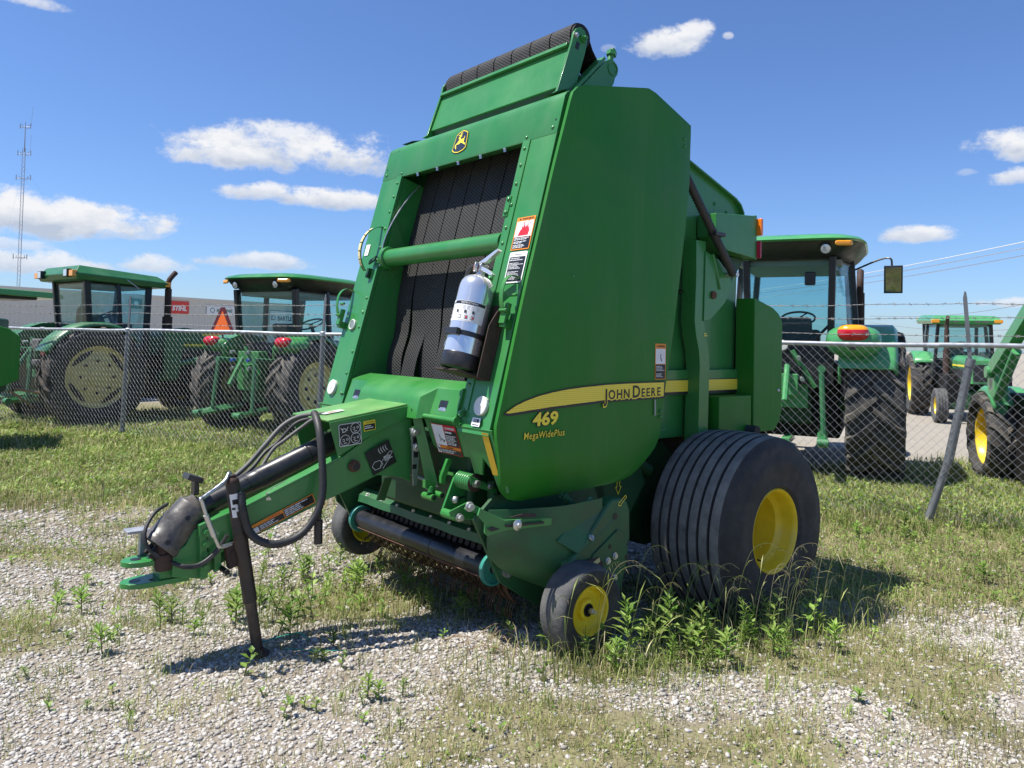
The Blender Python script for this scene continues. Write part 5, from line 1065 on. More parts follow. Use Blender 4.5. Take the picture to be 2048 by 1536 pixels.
def wheel(kind, parent, name, loc, s, r, hw, rimr, rimmat, style):
    w = empty(name); w.parent = parent; w.location = loc
    key = (kind, r, hw, rimr, rimmat, style)
    if key not in _wheels:
        mb = rib_tyre(r, hw, rimr) if kind == 'rib' else lug_tyre(r, hw, rimr, 20 if r > .65 else 16, .045 if r > .65 else .03)
        t = mb.build('tyre', ['rubber', 'rubber_lug'] if kind != 'rib' else 'rubber_worn', w, 35)
        mb = MB(); d = hw * .55
        if style == 'slots':      # four long slots in a dished cast disc
            mb.lathe((0, 0, 0), (0, 1, 0), [(rimr + .006, d * .95), (rimr + .012, d * 1.15), (rimr - .012, d * 1.12), (rimr - .03, d * .85), (rimr * .80, d * .72), (rimr * .74, d * .86), (rimr * .30, d * .98), (rimr * .28, d * 1.15), (rimr * .16, d * 1.18), (.001, d * 1.16)], 48)
        elif style == 'deep':
            mb.lathe((0, 0, 0), (0, 1, 0), [(rimr + .006, d), (rimr + .012, d * 1.2), (rimr - .01, d * 1.15), (rimr - .025, d * .5), (rimr * .8, d * .1), (rimr * .4, -d * .1), (rimr * .38, d * .3), (.001, d * .3)], 40)
        else:
            mb.lathe((0, 0, 0), (0, 1, 0), [(rimr + .006, d), (rimr + .012, d * 1.2), (rimr - .01, d * 1.15), (rimr - .03, d * .8), (rimr * .78, d * .7), (rimr * .72, d * .95), (rimr * .35, d * 1.0), (rimr * .33, d * .85), (rimr * .18, d * .85), (rimr * .17, d * 1.1), (.001, d * 1.1)], 40)
        rm = mb.build('rim', rimmat, w, 35); ex = []
        if style == 'slots':
            for k in range(4):
                a = R(38 + 90 * k); mb = MB(); c = Vector((rimr * .76 * math.sin(a), d * .80, rimr * .76 * math.cos(a))); t_ = Vector((math.cos(a), 0, -math.sin(a))); rd_ = Vector((math.sin(a), 0, math.cos(a))); P_ = []
                for i in range(13): u_ = -1 + i / 6; P_.append(c + t_ * u_ * rimr * .42 + rd_ * (.055 * (1 - u_ * u_)) + Vector((0, .012, 0)))
                for i in range(12, -1, -1): u_ = -1 + i / 6; P_.append(c + t_ * u_ * rimr * .42 - rd_ * (.030 * (1 - u_ * u_)) + Vector((0, .012, 0)))
                mb.flat(P_); ex.append(mb.build('rim_slot', 'black_print', w, 0))
        nb_ = 8; mb = MB()
        for k in range(nb_):
            a = 2 * math.pi * k / nb_; c = Vector((rimr * .52 * math.sin(a), d * (.93 if style != 'deep' else .02), rimr * .52 * math.cos(a)))
            if style == 'holes': mb.tube([c, c + Vector((0, d * .10, 0))], rimr * .085, 10)
            else: mb.bolt(c, (0, 1, 0), .016, .02 + .02)
        ex.append(mb.build('rim_bolts', 'black_print' if style == 'holes' else 'rust_dark', w, 40))
        _wheels[key] = [t, rm] + ex
    else:
        for o in _wheels[key]: c = o.copy(); COL.objects.link(c); c.parent = w
    if s < 0: w.rotation_euler = (0, 0, math.pi)
    return w
def rounded_bar(mb, a, b, w, d, mi=0):
    a, b = Vector(a), Vector(b); t = (b - a); L_ = t.length; t.normalize(); x = Vector((1, 0, 0)) - t * t.x; x.normalize(); y = t.cross(x); mb.obox((a + b) / 2, x * w / 2, y * d / 2, t * L_ / 2, mi)
def tractor(name, label, loc, az, group='tractors parked behind the fence', **k):
    g = lambda key, d: k.get(key, d)
    T = empty(name, loc, R(90 - az)); S = g('scale', 1.0); T.scale = (S, S, S); tag(T, label, 'tractor', group)
    rr, rw, rrim, tr = g('rr', .82), g('rw', .24), g('rrim', .48), g('track', .92)
    fr_, fw_, frim, wb = g('fr', .55), g('fw', .17), g('frim', .31), g('wb', 2.45)
    gm = g('green', 'green'); style = g('style', 'B'); rim = g('rim', 'yellow'); rs = g('rim_style', 'holes')
    def A(nm, mb, mats, parent=None, bevel=0, smooth=40): return mb.build(nm, mats, parent or T, smooth, bevel)
    for s in (1, -1):
        wheel('lug', T, 'rear_wheel', (0, s * tr, rr), s, rr, rw, rrim, rim, rs)
        wheel(g('fkind', 'lug'), T, 'front_wheel', (wb, s * g('ftrack', .82), fr_), s, fr_, fw_, frim, g('frimmat', 'yellow'), 'deep')
    mb = MB(); mb.tube([(0, -tr + rw * .5, rr), (0, tr - rw * .5, rr)], .12, 14); A('rear_axle', mb, 'green_dark')
    mb = MB(); mb.prism([(-.35, -.26, rr - .25), (wb + .1, -.22, fr_ - .05), (wb + .1, -.22, fr_ + .35), (.6, -.24, rr + .30), (-.35, -.24, rr + .28)], (0, .5, 0)); A('transmission', mb, 'green_dark', bevel=.03)
    mb = MB(); mb.box((wb - .10, -.7, fr_ - .08), (wb + .10, .7, fr_ + .06)); A('front_axle', mb, 'green_dark', bevel=.02)
    mb = MB(); mb.box((-.12, -.55, rr - .42), (1.9, .55, g('cz0', 1.2) - .13)); A('belly_shade_block', mb, 'dark_metal', bevel=.03)  # dark block added to stand in for the shadowed space under the tractor
    # hood
    hz = g('hoodz', 1.58); hx0, hx1 = 1.15, wb + .75
    pr = [(-.34, .95), (-.34, hz - .10), (-.24, hz), (.24, hz), (.34, hz - .10), (.34, .95)]
    mb = MB(); V = [(hx0, y, z) for y, z in pr] + [(hx1, y * .86, (z - .95) * .86 + .95) for y, z in pr]; F = [(i, i + 1, i + 7, i + 6) for i in range(5)] + [(5, 4, 3, 2, 1, 0), (6, 7, 8, 9, 10, 11)]
    mb.add(V, F); hd = A('hood', mb, gm, bevel=.03)
    for s in (1, -1): mb = MB(); mb.box((hx0 + .3, s * .344 - .002, 1.32), (hx1 - .2, s * .344 + .002, 1.36)); A('hood_stripe', mb, 'yellow_print', hd)
    for s in (1, -1): mb = MB(); mb.box((hx0 + .2, s * .343 - .002, 1.0), (hx1 - .25, s * .343 + .002, 1.26)); A('side_grille', mb, 'cab_black', hd)
    mb = MB(); mb.box((hx1 - .01, -.26, 1.0), (hx1 + .012, .26, 1.38)); A('grille', mb, 'cab_black', hd)
    # fenders
    fz = 2 * rr - g('fdrop', .02) + .06
    for s in (1, -1):
        mb = MB(); yi, yo = (tr - rw * 1.25), (tr + rw * g('fend', .75)); V = []; F = []; n = 12
        a0, a1 = g('fa', (-62, 48))
        for i in range(n + 1):
            a = R(a0 + (a1 - a0) * i / n); ro = rr + .07; x = ro * math.sin(a); z = rr + ro * math.cos(a)
            V += [(x, s * yi, z - .30 * (1 if 0 < i < n else .6)), (x, s * yi, z), (x, s * (yo - .05), z), (x, s * yo, z - .06)]
        for i in range(n):
            for j in range(3): q = (i * 4 + j, i * 4 + j + 1, i * 4 + 5 + j, i * 4 + 4 + j); F.append(q if s < 0 else q[::-1])
        mb.add(V, F); fo = A('fender', mb, g('fender_mat', gm), smooth=50); md = fo.modifiers.new('solid', 'SOLIDIFY'); md.thickness = .03
        if g('pod', False):   # bulbous lamp pods at the back of the fender
            mb = MB(); c = Vector((g('podx', -rr * .80), s * (tr - g('podin', .05)), rr + rr * .84)); ph_, pw2 = g('podh', .125), g('podw', .25); V = []; F = []; nu, nv = 18, 10
            for i in range(nv + 1):
                ph = math.pi * i / nv
                for j in range(nu):
                    th = 2 * math.pi * j / nu; f_ = lambda t, e: math.copysign(abs(t) ** e, t)
                    V.append(c + Vector((.30 * f_(math.sin(ph), .7) * f_(math.cos(th), .8), pw2 * f_(math.sin(ph), .6) * f_(math.sin(th), .7), ph_ * f_(math.cos(ph), .8))))
            for i in range(nv):
                for j in range(nu): F.append((i * nu + j, (i + 1) * nu + j, (i + 1) * nu + (j + 1) % nu, i * nu + (j + 1) % nu))
            mb.add(V, F); pd = A('lamp_pod', mb, gm, smooth=80)
            tl = MB(); V = []; F = []; c2 = c + Vector((-.235, 0, ph_ * .52)); I = []
            for i in range(nv + 1):
                ph = math.pi * i / nv
                for j in range(nu):
                    th = 2 * math.pi * j / nu; f_ = lambda t, e: math.copysign(abs(t) ** e, t)
                    V.append(c2 + Vector((.10 * f_(math.sin(ph), .7) * f_(math.cos(th), .8), pw2 * .56 * f_(math.sin(ph), .6) * f_(math.sin(th), .7), max(.08, ph_ * .55) * f_(math.cos(ph), .8))))
            for i in range(nv):
                for j in range(nu): F.append((i * nu + j, (i + 1) * nu + j, (i + 1) * nu + (j + 1) % nu, i * nu + (j + 1) % nu)); I.append(1 if i < 4 else 0)
            tl.add(V, F); tl.I = I; A('tail_light', tl, ['lens_red', 'lens_amber' if g('amber_top', True) else 'lens_red'], pd, smooth=80)
            mb = MB(); mb.box((c.x - .304, c.y - .03, c.z - ph_ * .55), (c.x - .25, c.y + .03, c.z - ph_ * .15)); A('pod_socket', mb, 'black_print', pd)
        else:
            mb = MB(); mb.box((-rr * .93, s * (tr - .06) - .07, rr * 1.42), (-rr * .90, s * (tr - .06) + .07, rr * 1.42 + .09)); A('tail_light', mb, 'lens_red', fo, bevel=.01)
    # cab
    if style in 'AB':
        x0, x1 = g('cx0', -.62), g('cx1', .98); ry = g('ry', .60); mx0 = x0 + .46 * (x1 - x0); zb, zt = g('cz0', 1.22), g('cz1', 2.55); yb_, yt_ = .70, .62
        xb = x0 + g('rear_lean', .10)
        cor = {'rl': ((xb - .02, ry, zb + .22), (x0, ry + .02, zt)), 'rr': ((xb - .02, -ry, zb + .22), (x0, -ry - .02, zt)), 'ml': ((mx0 + .05, yb_ + .03, zb), (mx0, yt_ + .03, zt)), 'mr': ((mx0 + .05, -yb_ - .03, zb), (mx0, -yt_ - .03, zt)), 'fl': ((x1 - .08, yb_ - .04, zb - .3), (x1, yt_ - .05, zt)), 'fr': ((x1 - .08, -yb_ + .04, zb - .3), (x1, -yt_ + .05, zt))}
        for nm, (a, b) in cor.items():
            mb = MB(); w_ = .10 if nm[0] != 'm' else .07; rounded_bar(mb, a, b, w_, .075); A('cab_post', mb, 'cab_black', bevel=.015)
        def pane(nm, pts, bar=.035):
            mb = MB(); P_ = [Vector(p) for p in pts]; n_ = (P_[1] - P_[0]).cross(P_[2] - P_[0]).normalized(); mb.prism(P_, n_ * .008); o = A(nm, mb, 'cab_glass', smooth=0)
            if bar:
                mb = MB()
                for a, b in zip(P_, P_[1:] + P_[:1]): mb.tube([a, b], bar * .5, 6)
                A('window_frame', mb, 'cab_black', o)
            return o
        def cp(key, t): a, b = cor[key]; return Vector(a).lerp(Vector(b), t)
        pane('rear_window', [cp('rl', 0) + Vector((0, -.22, 0)), cp('rr', 0) + Vector((0, .22, 0)), cp('rr', .22) + Vector((0, .02, 0)), cp('rr', .97), cp('rl', .97), cp('rl', .22) + Vector((0, -.02, 0))])
        for s, a, b in ((1, 'rl', 'ml'), (-1, 'rr', 'mr')): pane('quarter_window', [cp(a, .0), cp(b, .10), cp(b, .96), cp(a, .96)])
        for s, a, b in ((1, 'ml', 'fl'), (-1, 'mr', 'fr')): pane('door_window', [cp(a, .02), cp(b, .02), cp(b, .96), cp(a, .96)])
        pane('windscreen', [cp('fl', .28), cp('fr', .28), cp('fr', .97), cp('fl', .97)])
        mb = MB(); mb.box((xb, -yb_ + .1, zb - .12), (x1 - .1, yb_ - .1, zb + .02)); mb.box((xb - .06, -.5, zb - .25), (xb + .02, .5, zb + .20)); A('cab_floor', mb, 'cab_black', bevel=.01)
        mb = MB(); mb.box((x1 - .30, -.26, zb + .0), (x1 - .10, .26, zb + .42)); A('dash', mb, 'cab_black', bevel=.04)
        sx_ = x0 + .42; mb = MB(); mb.box((sx_, -.25, zb + .12), (sx_ + .48, .25, zb + .28)); mb.prism([(sx_ + .04, -.23, zb + .24), (sx_ + .16, -.23, zb + .24), (sx_ + .04, -.23, zb + .55), (sx_ - .06, -.23, zb + .55)], (0, .46, 0)); A('seat', mb, 'seat_vinyl', bevel=.06)
        mb = MB(); c = Vector((x1 - .42, 0, zb + .56)); axs = Vector((-.45, 0, .9)).normalized(); e1 = Vector((0, 1, 0)); e2 = axs.cross(e1); mb.tube([c + (e1 * math.cos(t) + e2 * math.sin(t)) * .21 for t in [2 * math.pi * i / 24 for i in range(25)]], .014, 6)
        for t in (0, 2.1, 4.2): mb.tube([c, c + (e1 * math.cos(t) + e2 * math.sin(t)) * .21], .010, 5)
        mb.tube([c, c - axs * .35], .03, 8); A('steering_wheel', mb, 'cab_black')
        mb = MB(); mb.box((x0 + .05, -yt_ + .05, zt - .10), (x1 - .05, yt_ - .05, zt - .04)); A('headliner', mb, 'cab_liner')
        if style == 'B':     # rounded roof, dark underside flaring out over the rear lamps
            def ring(z, gx0, gx1, gy, n=40, e=.42):
                cx_, hx = (gx0 + gx1) / 2, (gx1 - gx0) / 2
                return [(cx_ + hx * math.copysign(abs(math.cos(t)) ** e, math.cos(t)), gy * math.copysign(abs(math.sin(t)) ** e, math.sin(t)), z) for t in [2 * math.pi * i / n for i in range(n)]]
            def loft(rs):
                mb = MB(); n = len(rs[0]); V = [p for r_ in rs for p in r_]; F = []
                for i in range(len(rs) - 1):
                    for j in range(n): F.append((i * n + j, i * n + (j + 1) % n, (i + 1) * n + (j + 1) % n, (i + 1) * n + j))
                F.append(tuple(range(n - 1, -1, -1))); F.append(tuple(range((len(rs) - 1) * n, len(rs) * n))); mb.add(V, F); return mb
            X0, X1 = x0 - g('overhang', .34), x1 + .22
            rf = A('roof', loft([ring(zt + .145, X0 + .02, X1 - .0, yt_ + .20), ring(zt + .165, X0 - .01, X1 + .02, yt_ + .215), ring(zt + .20, X0 + .04, X1 - .03, yt_ + .18), ring(zt + .235, X0 + .16, X1 - .15, yt_ + .06)]), gm, smooth=50)
            A('roof_underside', loft([ring(zt - .03, x0 - .03, x1 + .03, yt_ + .02), ring(zt + .06, X0 + .10, X1 - .10, yt_ + .13), ring(zt + .146, X0 + .03, X1 - .01, yt_ + .195)]), 'cab_black', rf, smooth=60)
            for s in (1, -1):
                mb = MB(); c = Vector((X0 + .055, s * (yt_ - .01), zt + .108)); mb.obox(c, (.025, s * .012, 0), (.035, -s * .085, 0) if False else (-.03 * -1, s * .085, 0), (0, 0, .030)); A('amber_light', mb, 'lens_amber', rf, bevel=.02)
                mb = MB(); c = Vector((X0 + .09, s * (yt_ - .20), zt + .055)); d = Vector((-1, 0, -.25)).normalized(); mb.lathe(c, d, [(.05, -.06), (.062, 0), (.062, .02), (.055, .03)], 20, 0); mb.lathe(c, d, [(.055, .022), (.03, .03), (.001, .032)], 20, 1); A('work_light', mb, ['cab_black', 'lamp_glass'], rf)
        else:                # squared older roof
            X0, X1 = x0 - .20, x1 + .22; mb = MB()
            lo = [(X0, -yt_ - .12, zt), (X1, -yt_ - .12, zt - .06), (X1, yt_ + .12, zt - .06), (X0, yt_ + .12, zt)]; mi_ = [(X0 - .05, -yt_ - .16, zt + .10), (X1 + .06, -yt_ - .16, zt + .03), (X1 + .06, yt_ + .16, zt + .03), (X0 - .05, yt_ + .16, zt + .10)]; hi = [(X0 + .06, -yt_ - .02, zt + .24), (X1 - .12, -yt_ - .04, zt + .15), (X1 - .12, yt_ + .04, zt + .15), (X0 + .06, yt_ + .02, zt + .24)]
            F = [(3, 2, 1, 0), (8, 9, 10, 11)]
            for q in (0, 4): F += [(q + i, q + (i + 1) % 4, q + 4 + (i + 1) % 4, q + 4 + i) for i in range(4)]
            mb.add(lo + mi_ + hi, F); rf = A('roof', mb, gm, bevel=.02)
            for s in (1, -1):
                mb = MB(); mb.box((X0 - .10, s * (yt_ - .10) - .07, zt + .04), (X0 - .02, s * (yt_ - .10) + .07, zt + .17), 0); mb.box((X0 - .105, s * (yt_ - .10) - .06, zt + .05), (X0 - .099, s * (yt_ - .10) + .06, zt + .16), 1); A('work_light', mb, ['cab_black', 'lamp_glass'], rf, bevel=.006)
                mb = MB(); mb.box((X0 - .085, s * (yt_ + .08) - .06, zt + .045), (X0 - .01, s * (yt_ + .08) + .08, zt + .145)); A('amber_light', mb, 'lens_amber', rf, bevel=.008)
                mb = MB(); mb.box((X1 - .02, s * (yt_ + .06) - .09, zt - .03), (X1 + .075, s * (yt_ + .06) + .09, zt + .05)); A('amber_light', mb, 'lens_amber', rf, bevel=.008)
                mb = MB(); mb.box((X1 + .02, s * .32 - .15, zt - .02), (X1 + .064, s * .32 - .02, zt + .025)); mb.box((X1 + .02, s * .32 + .02, zt - .02), (X1 + .064, s * .32 + .15, zt + .025)); A('work_light', mb, 'hose_worn', rf)
    elif style == 'N':
        mb = MB(); mb.box((-.15, -.25, .95), (.35, .25, 1.08)); mb.box((-.25, -.25, 1.05), (-.12, .25, 1.45)); A('seat', mb, 'seat_vinyl', bevel=.05)
    else:                    # folding roll bar with a flat canopy
        mb = MB()
        for s in (1, -1): mb.tube([(-.25, s * .55, rr), (-.25, s * .55, 2.25)], .045, 8)
        mb.tube([(-.25, -.55, 2.25), (-.25, .55, 2.25)], .045, 8); A('roll_bar', mb, 'cab_black')
        mb = MB(); mb.prism([(-.75, -.75, 2.30), (1.15, -.75, 2.24), (1.15, -.75, 2.32), (1.0, -.75, 2.37), (-.6, -.75, 2.42), (-.75, -.75, 2.38)], (0, 1.5, 0)); A('canopy', mb, gm, bevel=.02); mb = MB(); mb.box((-.5, -.6, 2.20), (.7, .6, 2.30)); A('canopy_lining', mb, 'cab_black', bevel=.03)
        mb = MB(); mb.box((-.15, -.25, 1.15), (.35, .25, 1.30)); mb.box((-.25, -.25, 1.25), (-.12, .25, 1.75)); A('seat', mb, 'seat_vinyl', bevel=.05)
    # exhaust
    ex, ey, ez0, ez1 = g('exh', (1.25, -.50, 1.0, 2.55)); mb = MB(); mb.tube([(ex, ey, ez0), (ex, ey, ez1 - .75)], .085, 12); mb.tube([(ex, ey, ez1 - .8), (ex, ey, ez1 - .25)], .058, 12); mb.tube(spline([(ex, ey, ez1 - .3), (ex, ey, ez1 - .12), (ex + .06, ey, ez1 - .02), (ex + .13, ey, ez1 + .06)], 4), .045, 10); A('exhaust', mb, 'rust_dark', smooth=60)
    # three-point hitch and couplers
    for s in (1, -1):
        mb = MB(); rounded_bar(mb, (-.25, s * .36, rr - .30), (-1.05, s * .42, rr - .38), .05, .10); mb.tube([(-.15, s * .36, rr + .38), (-.75, s * .38, rr + .42)], .045, 8); mb.tube([(-.72, s * .38, rr + .42), (-.78, s * .41, rr - .32)], .032, 8); mb.tube([(-1.06, s * .36, rr - .38), (-1.06, s * .48, rr - .38)], .05, 10); A('hitch_arm', mb, 'green_old')
    mb = MB(); mb.box((-.50, -.22, rr - .05), (-.30, .22, rr + .55)); mb.box((-.62, -.12, rr + .10), (-.45, .12, rr + .35)); A('rear_housing', mb, gm, bevel=.01)
    mb = MB(); mb.box((-.75, -.05, rr - .45), (-.2, .05, rr - .38)); A('drawbar', mb, gm, bevel=.01)
    mb = MB(); mb.tube([(-.60, 0, rr + .45), (-.85, 0, rr + .05)], .035, 8); A('top_link', mb, gm)
    mb = MB(); mb.tube([(-.55, -.30, rr + .2), (-.62, -.05, rr + .62)], .03, 8); A('valve_pipe', mb, gm)
    for i in range(3):
        for s in (1, -1): mb = MB(); mb.tube([(-.58, s * .16 + .02 * i, rr + .30 + .12 * i), (-.66, s * .17 + .02 * i, rr + .29 + .12 * i)], .026, 8); A('hydraulic_coupler', mb, ('dark_metal' if i % 2 else 'steel_flat') if (i + s) % 2 else ('blue_cap' if g('blue', False) else 'dark_metal'))
    return T
# ---- older loader tractor on the left
T1 = tractor('tractor', 'older green tractor with squared roof and dull yellow slotted rear wheel behind the left fence', (-7.5, 12.95, 0), 38, rr=.82, rw=.23, rrim=.50, track=.93, style='A', green='green_old', rim='yellow_dull', rim_style='slots', cz0=1.30, cz1=2.40, cx0=-.04, cx1=1.02, exh=(1.36, -.60, 1.0, 2.60), fkind='lug', fr=.52, frimmat='yellow')
def loader(T, gm, y=.78, raise_=0.0):
    for s in (1, -1):
        mb = MB(); mb.prism([(1.20, s * y, .75), (1.45, s * y, .75), (1.55, s * y, 1.45), (1.38, s * y, 1.62), (1.18, s * y, 1.58)], (0, s * .10, 0)); mb.box((1.2, s * .3 - .08, .70), (1.5, s * y + .08, .86)); mb.build('loader_mast', gm, T, 40, .01)
        pts = [(1.25, 1.62), (1.55, 1.66), (3.0, 1.50 + raise_), (3.5, 1.05 + raise_), (3.9, .48 + raise_), (3.75, .44 + raise_), (3.3, .98 + raise_), (2.85, 1.34 + raise_), (1.50, 1.48), (1.25, 1.48)]
        mb = MB(); mb.prism([(x, s * y, z) for x, z in pts], (0, s * .08, 0)); lo_ = mb.build('loader_arm', gm, T, 40, .01)
        mb = MB(); mb.box((1.9, s * (y + .083) - .002, 1.52), (2.7, s * (y + .083) + .002, 1.56)); mb.build('arm_stripe', 'yellow_print', lo_)
        mb = MB(); mb.tube([(1.45, s * (y + .04), 1.0), (2.2, s * (y + .04), 1.15)], .05, 10); mb.tube([(2.2, s * (y + .04), 1.15), (2.9, s * (y + .04), 1.36 + raise_)], .028, 8); mb.build('lift_cylinder', gm, T, 40)
loader(T1, 'green_old')
mb = MB(); mb.tube([(.48, -.74, 2.50), (.72, -.84, 2.30)], .008, 5); mb.build('aerial', 'zinc', T1)
mb = MB(); mb.box((-.72, -.62, 1.10), (-.60, -.30, 1.42)); mb.box((-.80, -.75, 1.0), (-.55, -.55, 1.1)); mb.build('rear_panel', 'hose_worn', T1, 40, .03)
# ---- utility tractor with the slow-vehicle triangle
T2 = tractor('tractor', 'green utility tractor with an orange warning triangle on its left rear', (-3.82, 12.15, 0), 27, rr=.75, rw=.22, rrim=.40, track=.80, style='B', rim='yellow_dull', rim_style='holes', pod=True, podx=-.30, fa=(-40, 60), amber_top=False, cz0=1.20, cz1=2.28, cx0=-.18, cx1=1.30, overhang=.30, blue=True, exh=(1.75, -.46, 1.0, 2.25), hoodz=1.5)
f = Frame((-.46, .62, 1.58), (0, -1, 0), (0, 0, 1), 0.0); mb = MB(); h = .40; w = .54
o3 = [(-w * .50, 0), (-w * .46, -.03), (w * .46, -.03), (w * .50, 0), (.045, h), (-.045, h)]
mb.prism([f.p(x, y) for x, y in o3], f.n * -.006, 0); mb2 = [f.p(x, y, 3) for x, y in ((-w * .36, .012), (w * .36, .012), (0, h * .86))]
mb.flat(mb2, 1); mb.tube([f.p(.0, -.02) - f.n * .02, f.p(0, -.35) - f.n * .02], .015, 6, 2); mb.build('slow_vehicle_sign', ['smv_red', 'smv_orange', 'cab_black'], T2, 0)
# ---- larger tractor on the right with a square mirror
T3 = tractor('tractor', 'green tractor with red tail light pod and square mirror seen from behind', (3.5, 9.45, 0), 26, rr=.88, rw=.30, rrim=.50, track=.93, style='B', green='green_light', rim='yellow', rim_style='holes', pod=True, podin=.22, podh=.17, podw=.29, ry=.46, cz0=1.36, cz1=2.60, cx0=-.60, cx1=1.0, overhang=.34, exh=(1.35, -.72, 1.0, 2.55), ftrack=.80)
mb = MB(); mb.tube(spline([(.62, -.66, 2.54), (.55, -.95, 2.66), (.50, -1.08, 2.67), (.50, -1.10, 2.58)], 5), .012, 6); mr = mb.build('mirror_arm', 'cab_black', T3)
mb = MB(); mb.obox((.52, -1.115, 2.41), (.02, 0, .006), (0, .105, 0), (-.05, 0, .165), 0); mb.obox((.497, -1.115, 2.406), (.003, 0, .001), (0, .088, 0), (-.046, 0, .150), 1); mb.build('mirror', ['cab_black', 'mirror_glass'], T3, 40, .012)
mb = MB(); mb.box((-.64, -.30, 2.26), (-.60, -.18, 2.42)); mb.build('wiper_motor', 'cab_black', T3, 40, .02)
mb = MB(); mb.lathe((-.66, .05, 1.62 - .06), (-1, 0, .1), [(.001, .02), (.055, .012), (.062, 0)], 16); mb.build('work_beacon', 'lens_white', T3)
# ---- older two-wheel-drive tractor standing in the yard, facing us
T4 = tractor('tractor', 'older green tractor with narrow ribbed front tyre facing the fence across the pale yard', (10.62, 18.2, 0), 199, scale=.92, rr=.80, rw=.23, rrim=.48, track=.88, style='A', green='green_light', rim='yellow', rim_style='deep', fkind='rib', fr=.40, fw=.13, frim=.21, ftrack=.78, cz0=1.25, cz1=2.40, exh=(1.35, -.45, 1.0, 2.45), wb=2.35)
# ---- loader tractor cut by the right edge
T5 = tractor('tractor', 'green loader tractor with bright yellow rim cut off by the right edge of the view', (6.4, 8.95, 0), 197, rr=.53, rw=.19, rrim=.33, track=.62, style='N', green='green_light', rim='yellow', rim_style='deep', fr=.36, fw=.13, frim=.2, ftrack=.5, wb=1.7, hoodz=1.25, exh=(1.5, .3, .8, 1.5))
mb = MB(); mb.prism([(.30, -.78, 1.40), (.42, -.78, 1.28), (1.60, -.78, 1.92), (1.52, -.78, 2.05)], (0, .12, 0)); la = mb.build('loader_arm', 'green_light', T5, 40, .01)
mb = MB(); mb.tube([(.30, -.80, 1.30), (.30, -.62, 1.30)], .07, 14); mb.tube([(.45, -.72, 1.0), (1.1, -.72, 1.55)], .05, 10); mb.build('loader_cylinder', 'green_light', la)
mb = MB(); mb.box((.15, -.74, .55), (.42, -.60, 1.38)); mb.build('loader_mast', 'green_light', T5, 40, .01)
# ---- canopy tractor at the far left
T0 = tractor('tractor', 'small open green tractor with flat canopy at the far left edge behind the fence', (-11, 16, 0), 40, rr=.72, rw=.2, rrim=.38, track=.75, style='C', green='green_light', rim='yellow_dull', rim_style='holes', exh=(1.6, -.38, 1.0, 2.15), hoodz=1.45)
# ---- corner of another green machine standing in front of the fence at the left edge
im = empty('hay_implement', (-6.2, 9.6, 0), R(90 - 62)); tag(im, 'dark green machine corner jutting in at the left edge before the fence', 'implement')
mb = MB(); mb.prism([(0, 0, .92), (0, 0, 1.46), (-.12, 0, 1.56), (-1.5, 0, 1.95), (-2.6, 0, 1.95), (-2.6, 0, .75), (-.25, 0, .80)], (0, .05, 0)); mb.build('side_panel', 'green_panel', im, 40, .01)
mb = MB(); mb.box((-2.5, .05, .7), (-.25, 1.3, 1.7)); mb.build('body', 'green_dark', im, 40, .03)
mb = MB(); mb.tube([(-1.9, .1, .45), (-1.9, 1.2, .45)], .08, 12); mb.build('axle', 'green_dark', im)
wheel('rib', im, 'wheel', (-1.9, .0, .45), -1, .45, .16, .22, 'yellow', 'deep'); wheel('rib', im, 'wheel', (-1.9, 1.3, .45), 1, .45, .16, .22, 'yellow', 'deep')
mb = MB(); mb.tube([(-.05, .1, .8), (.22, .2, .74)], .02, 6); mb.tube([(-.1, .12, .78), (.15, .25, .55)], .015, 6); mb.build('tie_bar', 'dry_stick', im)
# ================================================================ chain-link fence
fence = empty('chain_link_fence', (-5.54, 10.99, 0)); tag(fence, 'galvanised chain-link fence with barbed wire strands running behind the baler', 'fence')
FA, FB = Vector((-5.54, 10.99, 0)), Vector((4.0, 6.60, 0)); fd = (FB - FA).normalized(); fn = Vector((fd.y, -fd.x, 0))
if fn.y > 0: fn = -fn
def fpos(t, z=0.0, off=0.0): return fd * t + fn * off + Vector((0, 0, z))     # along the fence from its left post, local to the fence
FH = 1.58; tR = (FB - FA).length
posts = [-3.55, 0.0, 3.50, 7.0, tR - .10, tR + 3.4]
for i, t in enumerate(posts):
    mb = MB()
    if i == 4:
        pts = [fpos(t - .28, -.1), fpos(t - .235, .03), fpos(t - .09, .53), fpos(t - .075, .58), fpos(t + .08, 1.42)]
        mb.tube(pts, [.034, .034, .032, .038, .034], 18); pt_ = mb.build('post', 'galv_dark', fence, 40); pt_['label'] = 'kinked grey post bent near its foot'
        mb = MB(); mb.tube([fpos(t + .078, 1.40), fpos(t + .092, 1.47)], .039, 18); mb.build('post_collar', 'galv_dark', pt_)
        a, b = fpos(t + .085, 1.45), fpos(t + .045, 2.0)
    else:
        lean = (.0, -.055, -.04, 0, 0, 0)[i]
        mb.tube([fpos(t + lean, -.1), fpos(t, FH + .02)], .034, 16); pt_ = mb.build('post', 'galv_dark', fence, 40)
        mb = MB(); mb.lathe(fpos(t, FH - .03), (0, 0, 1), [(.035, 0), (.045, .004), (.045, .05), (.03, .062)], 16); mb.build('post_collar', 'galv', pt_)
        a, b = fpos(t, FH), fpos(t + .02, 2.02)
    mb = MB(); d = b - a; mb.obox(a + d * .5, fd * .016, fn * .006, d * .5); mb.prism([b - fd * .016 - fn * .006, b + fd * .016 - fn * .006, b + fd * .008 - fn * .006 + Vector((0, 0, .05)), b - fd * .004 - fn * .006 + Vector((0, 0, .06))], fn * .012)
    mb.build('barb_arm', 'galv_dark', pt_, 40)
mb = MB(); rd = random.Random(3); T_ = np.linspace(-3.8, tR + 3.6, 90)
